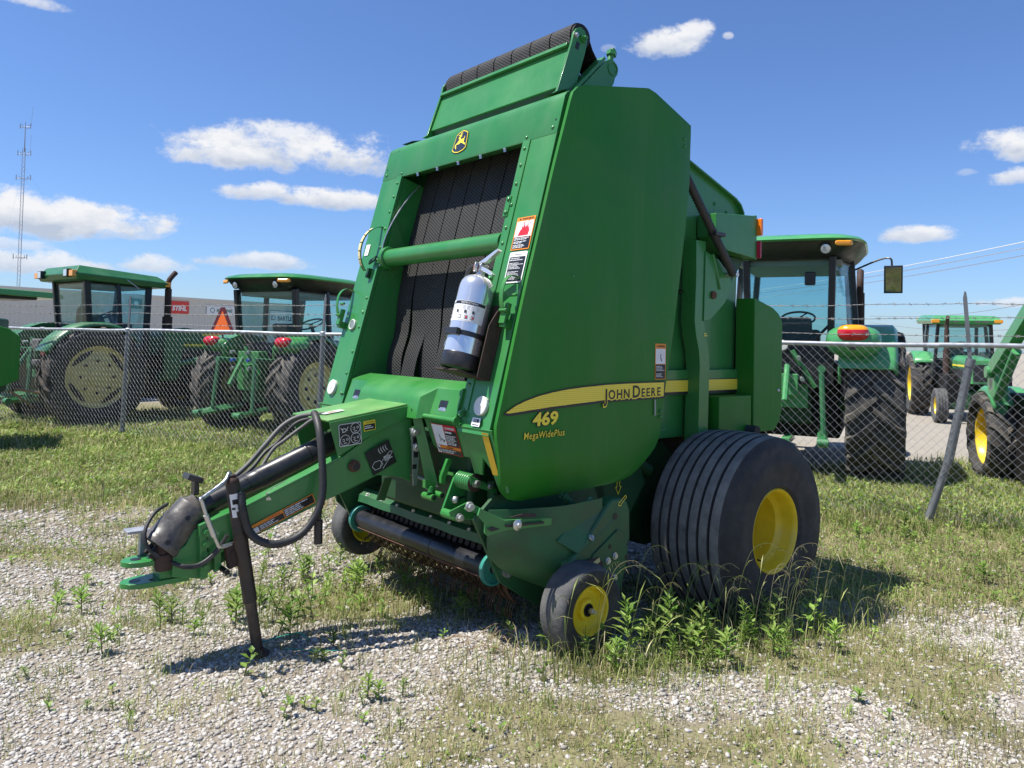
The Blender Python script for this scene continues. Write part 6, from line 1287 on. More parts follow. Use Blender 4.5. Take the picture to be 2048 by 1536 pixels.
mb.tube([fpos(t, FH + .006 * math.sin(t * 1.3) + .004 * math.sin(t * 3.7)) for t in T_], .0215, 12); mb.build('top_rail', 'galv', fence, 60)
for t in (-1.9, 2.2, 5.1, 8.4, 10.2, 12.0): mb = MB(); mb.lathe(fpos(t, FH - .0), fd, [(.0215, -.05), (.0245, -.05), (.0245, .05), (.0215, .05)], 12); mb.build('rail_sleeve', 'galv', fence)
for z0 in (1.945, 1.825, 1.675):
    mb = MB(); w = rd.uniform(0, 6); ph = rd.uniform(0, 6)
    def zz(t): return z0 - .010 * math.sin(math.pi * ((t + 3.55) % 3.5) / 3.5) + .006 * math.sin(t * 2.3 + ph) + .003 * math.sin(t * 7.1 + w)
    mb.tube([fpos(t, zz(t), .006 * math.sin(t * 1.7 + w)) for t in np.linspace(-3.7, tR + 3.5, 220)], .0030, 5); mb.tube([fpos(t, zz(t) + .003 * math.sin(t * 60), .006 * math.sin(t * 1.7 + w) + .003 * math.cos(t * 60)) for t in np.linspace(-3.7, tR + 3.5, 700)], .0022, 4)
    t = -3.6
    while t < tR + 3.4:
        c = fpos(t, zz(t)); 
        for s in (1, -1): e = fd * .012 * s + fn * rd.uniform(-.01, .01) + Vector((0, 0, rd.choice((-1, 1)) * .013)); mb.tube([c - e, c + e], .0020, 4)
        t += .125 + rd.uniform(-.01, .01)
    mb.build('barbed_wire', 'barb_wire', fence, 60)
# woven mesh: every wire a zigzag hooked into the next
DW, DH = .0375, .0385; wires = int((tR + 7.2) / DW / 1); V = []; F = []; rng = np.random.default_rng(2); wr = .0017
nz = int((FH - .05) / DH)
for kx in range(wires):
    tb = -3.7 + kx * DW
    pts = []
    for j in range(nz + 1):
        z = FH - .012 - j * DH; odd = (j + kx) % 2
        t = tb + (DW * (.5 if odd else -.5)); bulge = .012 * math.sin(t * 2.1) + .02 * math.sin(t * .9) * (1 - z / FH)
        if z < .5: bulge -= .05 * (1 - z / .5) * math.exp(-((t - tR) / .8) ** 2)
        pts.append(fpos(t, z, .030 + bulge + (.0022 if (j % 2) else -.0022)))
    o = len(V)
    for j, p in enumerate(pts):
        for a in (0, 2.094, 4.189): V.append((p.x + wr * math.cos(a) * fd.x + wr * math.sin(a) * fn.x, p.y + wr * math.cos(a) * fd.y + wr * math.sin(a) * fn.y, p.z + .0))
    for j in range(len(pts) - 1):
        for q in range(3): F.append((o + j * 3 + q, o + j * 3 + (q + 1) % 3, o + j * 3 + 3 + (q + 1) % 3, o + j * 3 + 3 + q))
mb = MB(); mb.V = V; mb.F = F; mb.I = [0] * len(F); cm = mb.build('chain_mesh', 'galv_wire', fence, 0); cm['kind'] = 'stuff'
# ================================================================ steel-clad building far behind
WA, WB_ = Vector((-58.93, 63.66, 0)), Vector((-29.04, 103.9, 0)); wdir = (WB_ - WA).normalized(); wn = Vector((wdir.y, -wdir.x, 0))
if wn.y > 0: wn = -wn
bld = empty('steel_building', WA); tag(bld, 'long tan ribbed steel building behind the left tractors', 'building'); WL = (WB_ - WA).length; WH = 6.0
bld.rotation_euler = (0, 0, math.atan2(wdir.y, wdir.x)); out = -1 if True else 1     # local x along the wall, local -y towards us
pw = .75; n = int(WL / pw); first = None
for i in range(n):
    if first is None:
        mb = MB(); mb.box((0, -.02, 0), (pw, .02, WH - .25)); 
        mb.prism([(0.0, -.02, 0), (.03, -.055, 0), (.08, -.055, 0), (.11, -.02, 0)], (0, 0, WH - .25)); mb.prism([(.375, -.02, 0), (.385, -.035, 0), (.405, -.035, 0), (.415, -.02, 0)], (0, 0, WH - .25))
        o = mb.build('wall_panel', 'wall_tan', bld, 0); first = o
    else: o = first.copy(); COL.objects.link(o); o.parent = bld
    o.location = (i * pw, 0, 0)
mb = MB(); mb.box((-.1, -.16, WH - .27), (WL + .1, .1, WH)); mb.build('eave_trim', 'wall_trim', bld, 0)
mb = MB(); mb.box((0, .1, WH - .5), (WL, 18, WH - .4)); mb.build('roof', 'wall_trim', bld, 0)
mb = MB(); mb.box((WL - .02, .0, 0), (WL + .05, 18, WH - .2)); mb.build('end_wall', 'wall_tan', bld, 0)
mb = MB(); mb.box((-.0, 17.9, 0), (WL, 18, WH - .2)); mb.build('back_wall', 'wall_tan', bld, 0)
def sign(name, label, p0, p1, draw, mats):
    """p0 lower left and p1 upper right along the wall: metres along, metres up"""
    e = empty(name, bld.matrix_world.translation if False else WA + wdir * p0[0] + wn * .10 + Vector((0, 0, p0[1])), math.atan2(wdir.y, wdir.x)); tag(e, label, 'sign')
    w, h = p1[0] - p0[0], p1[1] - p0[1]; mb = MB(); mb.box((0, -.05, 0), (w, 0, h)); mb.build('board', mats[0], e, 0, .01)
    f = Frame((0, -.051, 0), (1, 0, 0), (0, 0, 1), .004); mb = MB(); draw(mb, f, w, h); mb.build('lettering', mats[1:], e, 0)
sign('brand_sign', 'red sign with white capitals on the tan building wall', (31.52, 3.996), (33.87, 5.504), lambda mb, f, w, h: f.text(mb, 'STIHL', w * .10, h * .27, w=w * .78, h=h * .36, mi=0, bold=.045, shear=.18), ['sign_red', 'sign_white'])
def krs(mb, f, w, h): f.ring(mb, w * .2, h * .5, h * .26, h * .07, 0, 1); f.text(mb, 'KRONE', w * .34, h * .36, w=w * .58, h=h * .32, mi=0, bold=.04, shear=.15); f.rect(mb, w * .1, h * .88, w * .9, h * .90, 0, 1)
sign('brand_sign', 'white sign with dark letters half hidden by the orange triangle', (36.2, 4.014), (40, 5.244), krs, ['sign_white', 'sign_green'])
def bas(mb, f, w, h): f.ring(mb, w * .12, h * .52, h * .16, h * .05, 0, 1); f.rect(mb, w * .045, h * .36, w * .07, h * .68, 0, 1); f.text(mb, 'BARTLETT', w * .25, h * .36, w=w * .68, h=h * .30, mi=0, bold=.03); f.rect(mb, 0, h * .97, w, h, 0, 1)
sign('brand_sign', 'pale blue-white sign seen through the cab glass of the utility tractor', (45.26, 3.007), (49.92, 4.992), bas, ['sign_white', 'cab_grey'])
sign('brand_sign', 'small green sign with a white figure seen through the older tractor cab', (26.73, 4.407), (28.17, 5.501), lambda mb, f, w, h: f.poly(mb, [(w * .4, h * .3), (w * .6, h * .3), (w * .75, h * .6), (w * .5, h * .8), (w * .35, h * .55)], 0, 1), ['sign_green', 'sign_white'])
# ================================================================ radio mast
mast = empty('radio_mast', (-130, 199.8, 0)); tag(mast, 'tall slender lattice radio mast against the sky at far left', 'mast'); MH = 57.0
mb = MB(); cs = [(.42 * math.cos(R(90 + 120 * i)), .42 * math.sin(R(90 + 120 * i))) for i in range(3)]
for c in cs: mb.tube([(c[0], c[1], 0), (c[0], c[1], MH - 7)], .055, 6)
z = 0
while z < MH - 8:
    for i in range(3):
        a, b = cs[i], cs[(i + 1) % 3]; mb.tube([(a[0], a[1], z), (b[0], b[1], z)], .022, 4); mb.tube([(a[0], a[1], z), (b[0], b[1], z + 1.2)], .022, 4)
    z += 1.2
mb.tube([(0, 0, MH - 8), (0, 0, MH)], [.16, .07], 8); mb.build('lattice', 'mast', mast, 40)
for zz_, w_ in ((MH - 1.3, 1.5), (MH - 8.5, 1.9), (MH - 15, 2.1), (MH - 36, 2.0), (MH - 46, 1.6)):
    mb = MB(); mb.tube([(-w_ * .9, 0, zz_), (w_ * .9, 0, zz_)], .06, 6); mb.tube([(0, -w_ * .8, zz_ - .2), (0, w_ * .8, zz_ - .2)], .06, 6)
    for s in (-1, 1): mb.tube([(s * w_ * .9, 0, zz_ - .5), (s * w_ * .9, 0, zz_ + .9)], .10, 6); mb.tube([(s * w_ * .55, .1, zz_ - .3), (s * w_ * .55, .1, zz_ + .6)], .07, 6)
    mb.build('antenna_array', 'mast', mast, 40)
mb = MB(); mb.tube([(1.5, 0, MH - 1.3), (1.8, 0, MH + 4)], .03, 5); mb.build('whip_antenna', 'mast', mast, 40); mb = MB(); mb.tube([(1.5, 0, MH - 8), (1.65, 0, MH - 3.5)], .03, 5); mb.build('whip_antenna', 'mast', mast, 40)
for a in (R(20), R(140), R(260)): mb = MB(); mb.tube([(0, 0, MH - 12), (30 * math.cos(a), 30 * math.sin(a), 0)], .008, 4); mb.build('guy_wire', 'mast', mast, 40)
# ================================================================ overhead cables
for i, (dz, off, lab) in enumerate(((0, 0, 'uppermost of the three pale overhead cables at right'), (-.42, .25, 'middle one of the three pale overhead cables at right'), (-.95, .5, 'lowest of the three pale overhead cables at right'))):
    a, b = Vector((37.46, 119.8, 11.1)) + Vector((off, 0, dz * 1.15)), Vector((39.59, 58.73, 11.12)) + Vector((off, 0, dz)); e = b + (b - a) * .6; e0 = a - (b - a) * .4; mb = MB(); org = a.copy()
    mb.tube([(e0.lerp(e, t) - org) - Vector((0, 0, 1.2 * math.sin(math.pi * t))) for t in np.linspace(0, 1, 40)], .036, 6); o = mb.build('overhead_cable', 'cable', None, 60); o.location = org; tag(o, lab, 'cable', 'overhead cables')
for i, lab in enumerate(('thin dark utility wire sloping low at right above the yard', 'second thin wire just under the first at right')):
    a, b = Vector((28.25, 59.95, 4.192)) + Vector((0, 0, -.5 * i)), Vector((33.65, 49.91, 5.151)) + Vector((0, 0, -1.6 * i)); e = b + (b - a) * .3; mb = MB(); org = a.copy()
    mb.tube([a.lerp(e, t) - org - Vector((0, 0, .6 * math.sin(math.pi * t))) for t in np.linspace(0, 1, 30)], .018, 5); o = mb.build('utility_wire', 'galv_dark', None, 60); o.location = org; tag(o, lab, 'wire', 'thin utility wires')
# ================================================================ ground
rng = np.random.default_rng(11)
def vnoise(x, y, s, seed):
    """smooth value noise"""
    x = np.asarray(x) / s; y = np.asarray(y) / s; g = np.random.default_rng(seed).random((64, 64))
    xi = np.floor(x).astype(int); yi = np.floor(y).astype(int); fx = x - xi; fy = y - yi; fx = fx * fx * (3 - 2 * fx); fy = fy * fy * (3 - 2 * fy)
    G = lambda a, b: g[a % 64, b % 64]
    return (G(xi, yi) * (1 - fx) + G(xi + 1, yi) * fx) * (1 - fy) + (G(xi, yi + 1) * (1 - fx) + G(xi + 1, yi + 1) * fx) * fy
def sm(a, b, x): t = np.clip((x - a) / (b - a), 0, 1); return t * t * (3 - 2 * t)
def grassy(x, y):
    """how much grass grows here, 0 bare gravel to 1 turf"""
    x = np.asarray(x, float); y = np.asarray(y, float); n = .6 * vnoise(x, y, .9, 1) + .4 * vnoise(x, y, .35, 2)
    left = sm(6.6, 8.6, y + 1.5 * (n - .5)) * sm(3.0, 1.0, x)
    right = sm(1.1, 2.2, x + 1.0 * (n - .5) - .25 * (y - 4.6)) * sm(3.95, 4.9, y + .5 * (n - .5))
    mid = .95 * np.exp(-((x + .95) / .62) ** 2 - ((y - 4.35) / .62) ** 2) + .6 * np.exp(-((x - .1) / .8) ** 2 - ((y - 4.7) / .6) ** 2)
    gw_ = 1.0 * np.exp(-((x - .42) / .38) ** 2 - ((y - 3.36) / .17) ** 2) + .8 * np.exp(-((x - 1.0) / .45) ** 2 - ((y - 3.75) / .22) ** 2)
    d = np.maximum(np.maximum(left, right), np.maximum(mid, gw_))
    d = np.maximum(d, .70 * sm(.44, .70, n) + .17)
    d = np.maximum(d, .75 * sm(4.0, 6.0, y) * sm(.36, .62, n))
    yard = sm(9.3, 10.6, y - .30 * (x - 5)) * sm(1.5, 3.0, x); d = d * (1 - yard)
    far = sm(14.5, 16.5, y + .25 * x); d = d * (1 - .92 * far)
    return np.clip(d, 0, 1)
def gz(x, y): return ground_z(x, y) + .012 * (vnoise(x, y, .8, 7) - .5) + .006 * (vnoise(x, y, .23, 8) - .5)
def axis(lo, hi, d0, d1, far):
    a = list(np.arange(lo, hi, d0)); s = d1; v = a[-1]
    while v < far: v += s; a.append(v); s *= 1.35
    s = d1; v = a[0]; pre = []
    while v > -far: v -= s; pre.append(v); s *= 1.35
    return np.array(pre[::-1] + a)
xs = axis(-9, 9, .11, .4, 900); ys = axis(1.0, 14, .11, .4, 900); GX, GY = np.meshgrid(xs, ys, indexing='ij')
GZ = gz(GX, GY) * (np.hypot(GX, GY) < 60); Vg = np.stack([GX, GY, GZ], -1).reshape(-1, 3); nx, ny = GX.shape
I_ = np.arange(nx * ny).reshape(nx, ny); Fg = np.stack([I_[:-1, :-1], I_[1:, :-1], I_[1:, 1:], I_[:-1, 1:]], -1).reshape(-1, 4)
def np_mesh(name, V, F, mats, attr=None, smooth=True, mi=None):
    me = bpy.data.meshes.new(name); me.vertices.add(len(V)); me.vertices.foreach_set('co', np.asarray(V, np.float32).ravel()); k = F.shape[1]
    me.loops.add(F.size); me.loops.foreach_set('vertex_index', F.astype(np.int32).ravel()); me.polygons.add(len(F)); me.polygons.foreach_set('loop_start', np.arange(0, F.size, k, dtype=np.int32))
    if smooth: me.polygons.foreach_set('use_smooth', np.ones(len(F), bool))
    for q in mats: me.materials.append(M[q])
    if mi is not None: me.polygons.foreach_set('material_index', mi.astype(np.int32))
    if attr is not None:
        for an, av in attr.items(): a = me.attributes.new(an, 'FLOAT', 'POINT'); a.data.foreach_set('value', np.asarray(av, np.float32).ravel())
    me.update(calc_edges=True); me.validate(); o = bpy.data.objects.new(name, me); COL.objects.link(o); return o
def ground_mat():
    mt, nt, b = nodes_of('ground'); N = nt.nodes.new; lk = nt.links.new; tc = N('ShaderNodeTexCoord'); co = tc.outputs['Object']
    at = N('ShaderNodeAttribute'); at.attribute_name = 'grass'; ay = N('ShaderNodeAttribute'); ay.attribute_name = 'yard'
    def noise(s, d, r=.6): n = N('ShaderNodeTexNoise'); n.inputs['Scale'].default_value = s; n.inputs['Detail'].default_value = d; n.inputs['Roughness'].default_value = r; lk(co, n.inputs['Vector']); return n.outputs[0]
    def mix(f, a, c):
        m_ = N('ShaderNodeMix'); m_.data_type = 'RGBA'
        if isinstance(f, float): m_.inputs[0].default_value = f
        else: lk(f, m_.inputs[0])
        for i, v in ((6, a), (7, c)):
            if isinstance(v, tuple): m_.inputs[i].default_value = (*v, 1)
            else: lk(v, m_.inputs[i])
        return m_.outputs[2]
    vo = N('ShaderNodeTexVoronoi'); vo.inputs['Scale'].default_value = 42; lk(co, vo.inputs['Vector']); vr = N('ShaderNodeMapRange'); vr.inputs[1].default_value = 0; vr.inputs[2].default_value = .55; vr.inputs[3].default_value = 1; vr.inputs[4].default_value = .0; lk(vo.outputs['Distance'], vr.inputs[0])
    sep = N('ShaderNodeSeparateColor'); lk(vo.outputs['Color'], sep.inputs[0])
    stone = mix(sep.outputs[0], (.24, .22, .185), (.42, .39, .345)); gap_ = (.24, .205, .16); grav = mix(vr.outputs[0], gap_, stone)
    soil = mix(noise(9, 8), (.10, .085, .05), (.24, .20, .13)); turf = mix(noise(14, 8, .7), (.12, .125, .045), (.28, .26, .13)); g1 = mix(noise(3, 6), soil, turf)
    yard = mix(noise(1.2, 9, .7), (.25, .225, .185), (.36, .325, .27))
    c = mix(at.outputs['Fac'], grav, g1); c = mix(ay.outputs['Fac'], c, yard); lk(c, b.inputs['Base Color']); b.inputs['Roughness'].default_value = .95; b.inputs['Specular IOR Level'].default_value = .2
    bp = N('ShaderNodeBump'); bp.inputs['Strength'].default_value = .6; bp.inputs['Distance'].default_value = .015; lk(vr.outputs[0], bp.inputs['Height']); lk(bp.outputs[0], b.inputs['Normal'])
ground_mat()
ga = grassy(GX, GY); ya = np.maximum(sm(9.3, 10.8, GY - .30 * (GX - 5)) * sm(1.5, 3.0, GX), sm(14.5, 17, GY + .25 * GX))
gr = np_mesh('ground', Vg, Fg, ['ground'], {'grass': sm(.5, .95, ga) , 'yard': ya}); gr['kind'] = 'structure'
# ---- loose limestone gravel: real stones, packed near the viewer
def stone_mat():
    mt, nt, b = nodes_of('stone'); N = nt.nodes.new; lk = nt.links.new; g = N('ShaderNodeNewGeometry'); cr = N('ShaderNodeValToRGB'); lk(g.outputs['Random Per Island'], cr.inputs[0]); e = cr.color_ramp.elements
    e[0].color = (.27, .245, .215, 1); e[1].color = (.57, .55, .52, 1); x = cr.color_ramp.elements.new(.3); x.color = (.39, .365, .33, 1); x = cr.color_ramp.elements.new(.6); x.color = (.49, .465, .43, 1); x = cr.color_ramp.elements.new(.8); x.color = (.45, .405, .345, 1)
    tc = N('ShaderNodeTexCoord'); n = N('ShaderNodeTexNoise'); n.inputs['Scale'].default_value = 90; n.inputs['Detail'].default_value = 4; lk(tc.outputs['Object'], n.inputs['Vector']); r = N('ShaderNodeMapRange'); r.inputs[3].default_value = .72; r.inputs[4].default_value = 1.22; lk(n.outputs[0], r.inputs[0])
    m_ = N('ShaderNodeMix'); m_.data_type = 'RGBA'; m_.blend_type = 'MULTIPLY'; m_.inputs[0].default_value = 1; lk(cr.outputs[0], m_.inputs[6]); lk(r.outputs[0], m_.inputs[7]); lk(m_.outputs[2], b.inputs['Base Color']); b.inputs['Roughness'].default_value = .85; b.inputs['Specular IOR Level'].default_value = .25
stone_mat()
bm = bmesh.new(); bmesh.ops.create_icosphere(bm, subdivisions=1, radius=1.0); IV = np.array([v.co[:] for v in bm.verts]); IF = np.array([[v.index for v in f.verts] for f in bm.faces]); bm.free()
def scatter(y0, y1, dens, pad=.35):
    A = 0; out = []
    ystep = np.linspace(y0, y1, 24)
    for a, b in zip(ystep[:-1], ystep[1:]):
        hw = .70 * b + pad; n = int(2 * hw * (b - a) * dens); out.append(np.stack([rng.uniform(-hw, hw, n), rng.uniform(a, b, n)], 1))
    return np.concatenate(out)
def stones(P_, s0, s1):
    n = len(P_); sz = (s0 + s1) / 2 * np.clip(rng.lognormal(-.05, .34, n), .4, 2.0); el = np.stack([sz * rng.uniform(.8, 1.35, n), sz * rng.uniform(.7, 1.1, n), sz * rng.uniform(.36, .62, n)], 1)
    V = IV[None] * (1 + rng.uniform(-.22, .22, (n, len(IV), 1))) * el[:, None, :]; a = rng.uniform(0, 6.283, n); t = rng.normal(0, .28, n)
    c, s = np.cos(t)[:, None], np.sin(t)[:, None]; X, Y, Z = V[..., 0].copy(), V[..., 1].copy(), V[..., 2].copy(); X, Z = X * c - Z * s, X * s + Z * c
    c, s = np.cos(a)[:, None], np.sin(a)[:, None]; X, Y = X * c - Y * s, X * s + Y * c
    z0 = gz(P_[:, 0], P_[:, 1]) + el[:, 2] * rng.uniform(-.05, .65, n)
    V = np.stack([X + P_[:, :1], Y + P_[:, 1:2], Z + z0[:, None]], -1).reshape(-1, 3); F = (IF[None] + (np.arange(n) * len(IV))[:, None, None]).reshape(-1, 3); return V, F
SV, SF, o_ = [], [], 0
for y0, y1, dn, s0, s1 in ((2.3, 3.2, 5600, .0052, .0092), (3.2, 4.3, 4000, .0060, .0105), (4.3, 6.0, 1700, .0085, .0140), (6.0, 8.8, 450, .013, .022)):
    Pp = scatter(y0, y1, dn); g_ = grassy(Pp[:, 0], Pp[:, 1]); keep = rng.random(len(Pp)) > np.clip(sm(.55, 1.0, g_) * 1.0, 0, .93); Pp = Pp[keep]; v_, f_ = stones(Pp, s0, s1); SV.append(v_); SF.append(f_ + o_); o_ += len(v_)
gv = np_mesh('gravel', np.concatenate(SV), np.concatenate(SF), ['stone'], smooth=False); tag(gv, 'pale crushed limestone gravel covering the ground', 'gravel', kind='stuff')
# ---- grass
def leaf_mat(name, ramp, trans=.35, rough=.55):
    mt, nt, b = nodes_of(name); N = nt.nodes.new; lk = nt.links.new; g = N('ShaderNodeNewGeometry'); cr = N('ShaderNodeValToRGB'); lk(g.outputs['Random Per Island'], cr.inputs[0])
    el = cr.color_ramp.elements; el[0].position = ramp[0][0]; el[0].color = (*ramp[0][1], 1); el[1].position = ramp[-1][0]; el[1].color = (*ramp[-1][1], 1)
    for p, c in ramp[1:-1]: q = el.new(p); q.color = (*c, 1)
    b.inputs['Roughness'].default_value = rough; b.inputs['Specular IOR Level'].default_value = .35; tc = N('ShaderNodeTexCoord'); pn = N('ShaderNodeTexNoise'); pn.inputs['Scale'].default_value = 1.3; pn.inputs['Detail'].default_value = 5; lk(tc.outputs['Object'], pn.inputs['Vector']); pr_ = N('ShaderNodeMapRange'); pr_.inputs[1].default_value = .3; pr_.inputs[2].default_value = .7; pr_.inputs[3].default_value = .68; pr_.inputs[4].default_value = 1.3; lk(pn.outputs[0], pr_.inputs[0])
    pm_ = N('ShaderNodeMix'); pm_.data_type = 'RGBA'; pm_.blend_type = 'MULTIPLY'; pm_.inputs[0].default_value = 1; lk(cr.outputs[0], pm_.inputs[6]); lk(pr_.outputs[0], pm_.inputs[7]); lk(pm_.outputs[2], b.inputs['Base Color'])
    t = N('ShaderNodeBsdfTranslucent'); lk(pm_.outputs[2], t.inputs[0]); mx = N('ShaderNodeMixShader'); mx.inputs[0].default_value = trans; lk(b.outputs[0], mx.inputs[1]); lk(t.outputs[0], mx.inputs[2]); lk(mx.outputs[0], nt.nodes['Material Output'].inputs[0])
leaf_mat('grass', [(0, (.13, .20, .035)), (.35, (.24, .31, .07)), (.6, (.36, .40, .12)), (.78, (.48, .46, .21)), (1, (.58, .50, .30))])
leaf_mat('grass_dry', [(0, (.32, .25, .14)), (.5, (.46, .38, .23)), (1, (.26, .25, .10))])
leaf_mat('weed_leaf', [(0, (.14, .27, .035)), (.5, (.22, .37, .06)), (1, (.34, .45, .11))], .4)
leaf_mat('clover', [(0, (.10, .18, .03)), (.5, (.19, .29, .05)), (1, (.34, .40, .11))], .35)
def blades(P_, h0, h1, w, lean=.5, clump=None):
    n = len(P_); h = rng.uniform(h0, h1, n); a = rng.uniform(0, 6.283, n); ln = h * rng.uniform(.08, lean, n); ww = w * rng.uniform(.6, 1.3, n)
    dx, dy = np.cos(a), np.sin(a); px, py = -dy, dx; z0 = gz(P_[:, 0], P_[:, 1]) - .006; V = np.zeros((n, 7, 3))
    for k, (t, wt) in enumerate(((0, 1), (.4, .85), (.75, .55))):
        cx = P_[:, 0] + dx * ln * t ** 2; cy = P_[:, 1] + dy * ln * t ** 2; cz = z0 + h * (t - .12 * t ** 3)
        for s, q in ((1, 0), (-1, 1)): V[:, 2 * k + q, 0] = cx + s * px * ww * wt; V[:, 2 * k + q, 1] = cy + s * py * ww * wt; V[:, 2 * k + q, 2] = cz
    V[:, 6, 0] = P_[:, 0] + dx * ln; V[:, 6, 1] = P_[:, 1] + dy * ln; V[:, 6, 2] = z0 + h * (.86 - .25 * (ln / h))
    f = np.array([(0, 1, 3), (0, 3, 2), (2, 3, 5), (2, 5, 4), (4, 5, 6)]); F = (f[None] + (np.arange(n) * 7)[:, None, None]).reshape(-1, 3); return V.reshape(-1, 3), F
def tufts(y0, y1, dens, per, spread, power=1.0, lo=.0, pad=.4):
    c = scatter(y0, y1, dens, pad); g_ = grassy(c[:, 0], c[:, 1]); c = c[rng.random(len(c)) < np.clip((g_ - lo), 0, 1) ** power]; k = rng.poisson(per, len(c)) + 1; i = np.repeat(np.arange(len(c)), k)
    return c[i] + rng.normal(0, spread, (len(i), 2))
BV, BF, BI, o_ = [], [], [], 0
def put(vf, m_):
    global o_
    v_, f_ = vf; BV.append(v_); BF.append(f_ + o_); BI.append(np.full(len(f_), m_)); o_ += len(v_)
put(blades(tufts(2.3, 4.2, 250, 10, .03, 1.0), .015, .085, .0015, .8), 0); put(blades(tufts(2.3, 5.0, 26, 14, .022, .35), .03, .10, .0015, .8), 0); put(blades(tufts(2.3, 4.2, 260, 10, .04, .9), .012, .07, .0012, 1.1), 1)
put(blades(tufts(4.2, 6.5, 200, 8, .05, 1.15, .05), .025, .10, .0022, .7), 0); put(blades(tufts(4.2, 6.5, 130, 9, .06, .8), .02, .11, .0017, 1.0), 1)
put(blades(tufts(6.5, 9.5, 210, 8, .06, 1.0, .08), .05, .16, .0034), 0); put(blades(tufts(6.5, 9.5, 70, 8, .07, .8), .03, .15, .003, .9), 1)
put(blades(tufts(9.5, 15, 120, 8, .08, 1.0, .1, 1.0), .06, .20, .0055), 0); put(blades(tufts(9.5, 15, 16, 7, .08, 1, 0, 1.0), .05, .2, .005, .8), 1)
def wheelgrass(c, sx_, sy_, n, h0, h1): return blades(np.array(c)[None] + rng.normal(0, 1, (n, 2)) * np.array([sx_, sy_]), h0, h1, .0022, .55)
for c, sx_, sy_, n in (((.40, 3.36), .26, .10, 420), ((1.05, 3.80), .28, .14, 420), ((1.45, 4.05), .22, .12, 300), ((1.95, 4.55), .25, .30, 330), ((-1.0, 4.3), .42, .40, 420), ((.1, 4.5), .7, .4, 500), ((.75, 3.35), .2, .12, 150)): put(wheelgrass(c, sx_, sy_, n, .04, .20), 0)
gs_ = np_mesh('grass', np.concatenate(BV), np.concatenate(BF), ['grass', 'grass_dry'], smooth=True, mi=np.concatenate(BI)); tag(gs_, 'short green and dry grass growing through the gravel', 'grass', kind='stuff')
# ---- small round-leaved ground cover
def leaves(P_, z, s0, s1):
    n = len(P_); a = rng.uniform(0, 6.283, n); s = rng.uniform(s0, s1, n); t = rng.normal(0, .5, n); u_ = rng.normal(0, .5, n); q = np.array([(-.5, -.35), (.5, -.5), (.6, .4), (-.45, .5)]); X = q[None, :, 0] * s[:, None]; Y = q[None, :, 1] * s[:, None] * .7; Z = X * t[:, None] + Y * u_[:, None]
    c, sn = np.cos(a)[:, None], np.sin(a)[:, None]; V = np.stack([X * c - Y * sn + P_[:, :1], X * sn + Y * c + P_[:, 1:2], Z + z[:, None]], -1).reshape(-1, 3); F = np.arange(n * 4).reshape(n, 4); return V, F
LV, LF, o_ = [], [], 0
for y0, y1, dn, s0, s1, hz_ in ((2.3, 4.4, 110, .006, .013, .03), (4.4, 7, 170, .010, .022, .06), (7, 10.5, 190, .016, .036, .09), (10.5, 14.5, 60, .03, .06, .11)):
    P_ = tufts(y0, y1, dn, 6, .05, 1.5, .05); z = gz(P_[:, 0], P_[:, 1]) + rng.uniform(.005, hz_, len(P_)); v_, f_ = leaves(P_, z, s0, s1); LV.append(v_); LF.append(f_ + o_); o_ += len(v_)
cl = np_mesh('ground_cover', np.concatenate(LV), np.concatenate(LF), ['clover'], smooth=False); tag(cl, 'low leafy ground cover among the grass', 'ground cover', kind='stuff')
# ---- drooping wild oats round the wheels
mb = MB(); rd = random.Random(8)
for (cx_, cy_, sx_, sy_, n) in ((.60, 3.32, .12, .06, 9), (1.05, 3.72, .25, .12, 24), (1.5, 3.95, .18, .10, 14), (1.9, 4.25, .15, .15, 6), (.25, 3.30, .1, .06, 2)):
    for i in range(n):
        x, y = rd.gauss(cx_, sx_), rd.gauss(cy_, sy_); z = float(gz(x, y)); h = rd.uniform(.26, .52); a = rd.uniform(-.6, .9); dx, dy = math.cos(a), math.sin(a) * .5; b = h * rd.uniform(.25, .5)
        pts = spline([(x, y, z), (x + dx * b * .12, y + dy * b * .12, z + h * .5), (x + dx * b * .4, y + dy * b * .4, z + h * .88), (x + dx * b * .8, y + dy * b * .8, z + h * .97), (x + dx * b * 1.15, y + dy * b * 1.15, z + h * .9)], 4); mb.tube(pts, .0011, 3, 0)
        for k in range(7):
            p = pts[len(pts) - 2 - k]; d = Vector((dx * rd.uniform(.2, 1), rd.uniform(-.5, .5), -rd.uniform(.5, 1.1))).normalized() * rd.uniform(.018, .032); s = Vector((-d.y, d.x, 0)).normalized() * .0022 if (abs(d.x) + abs(d.y)) > 1e-4 else Vector((.002, 0, 0))
            q = p + d * .3; mb.add([p, q + s, p + d, q - s], [(0, 1, 2, 3)], 1)
        for k in range(2):
            p = pts[3 + 3 * k]; d = Vector((rd.uniform(-1, 1), rd.uniform(-.6, .6), rd.uniform(.3, .9))).normalized() * rd.uniform(.09, .16); s = d.cross(Vector((0, 0, 1))).normalized() * .003; mb.add([p - s * .5, p + d * .5 + s, p + d - Vector((0, 0, .03)), p + d * .5 - s], [(0, 1, 2, 3)], 0)
oa = mb.build('wild_oats', ['grass', 'grass_dry'], None, 0); tag(oa, 'tall wild oat stems with drooping seed heads round the wheels', 'wild oats', kind='stuff')
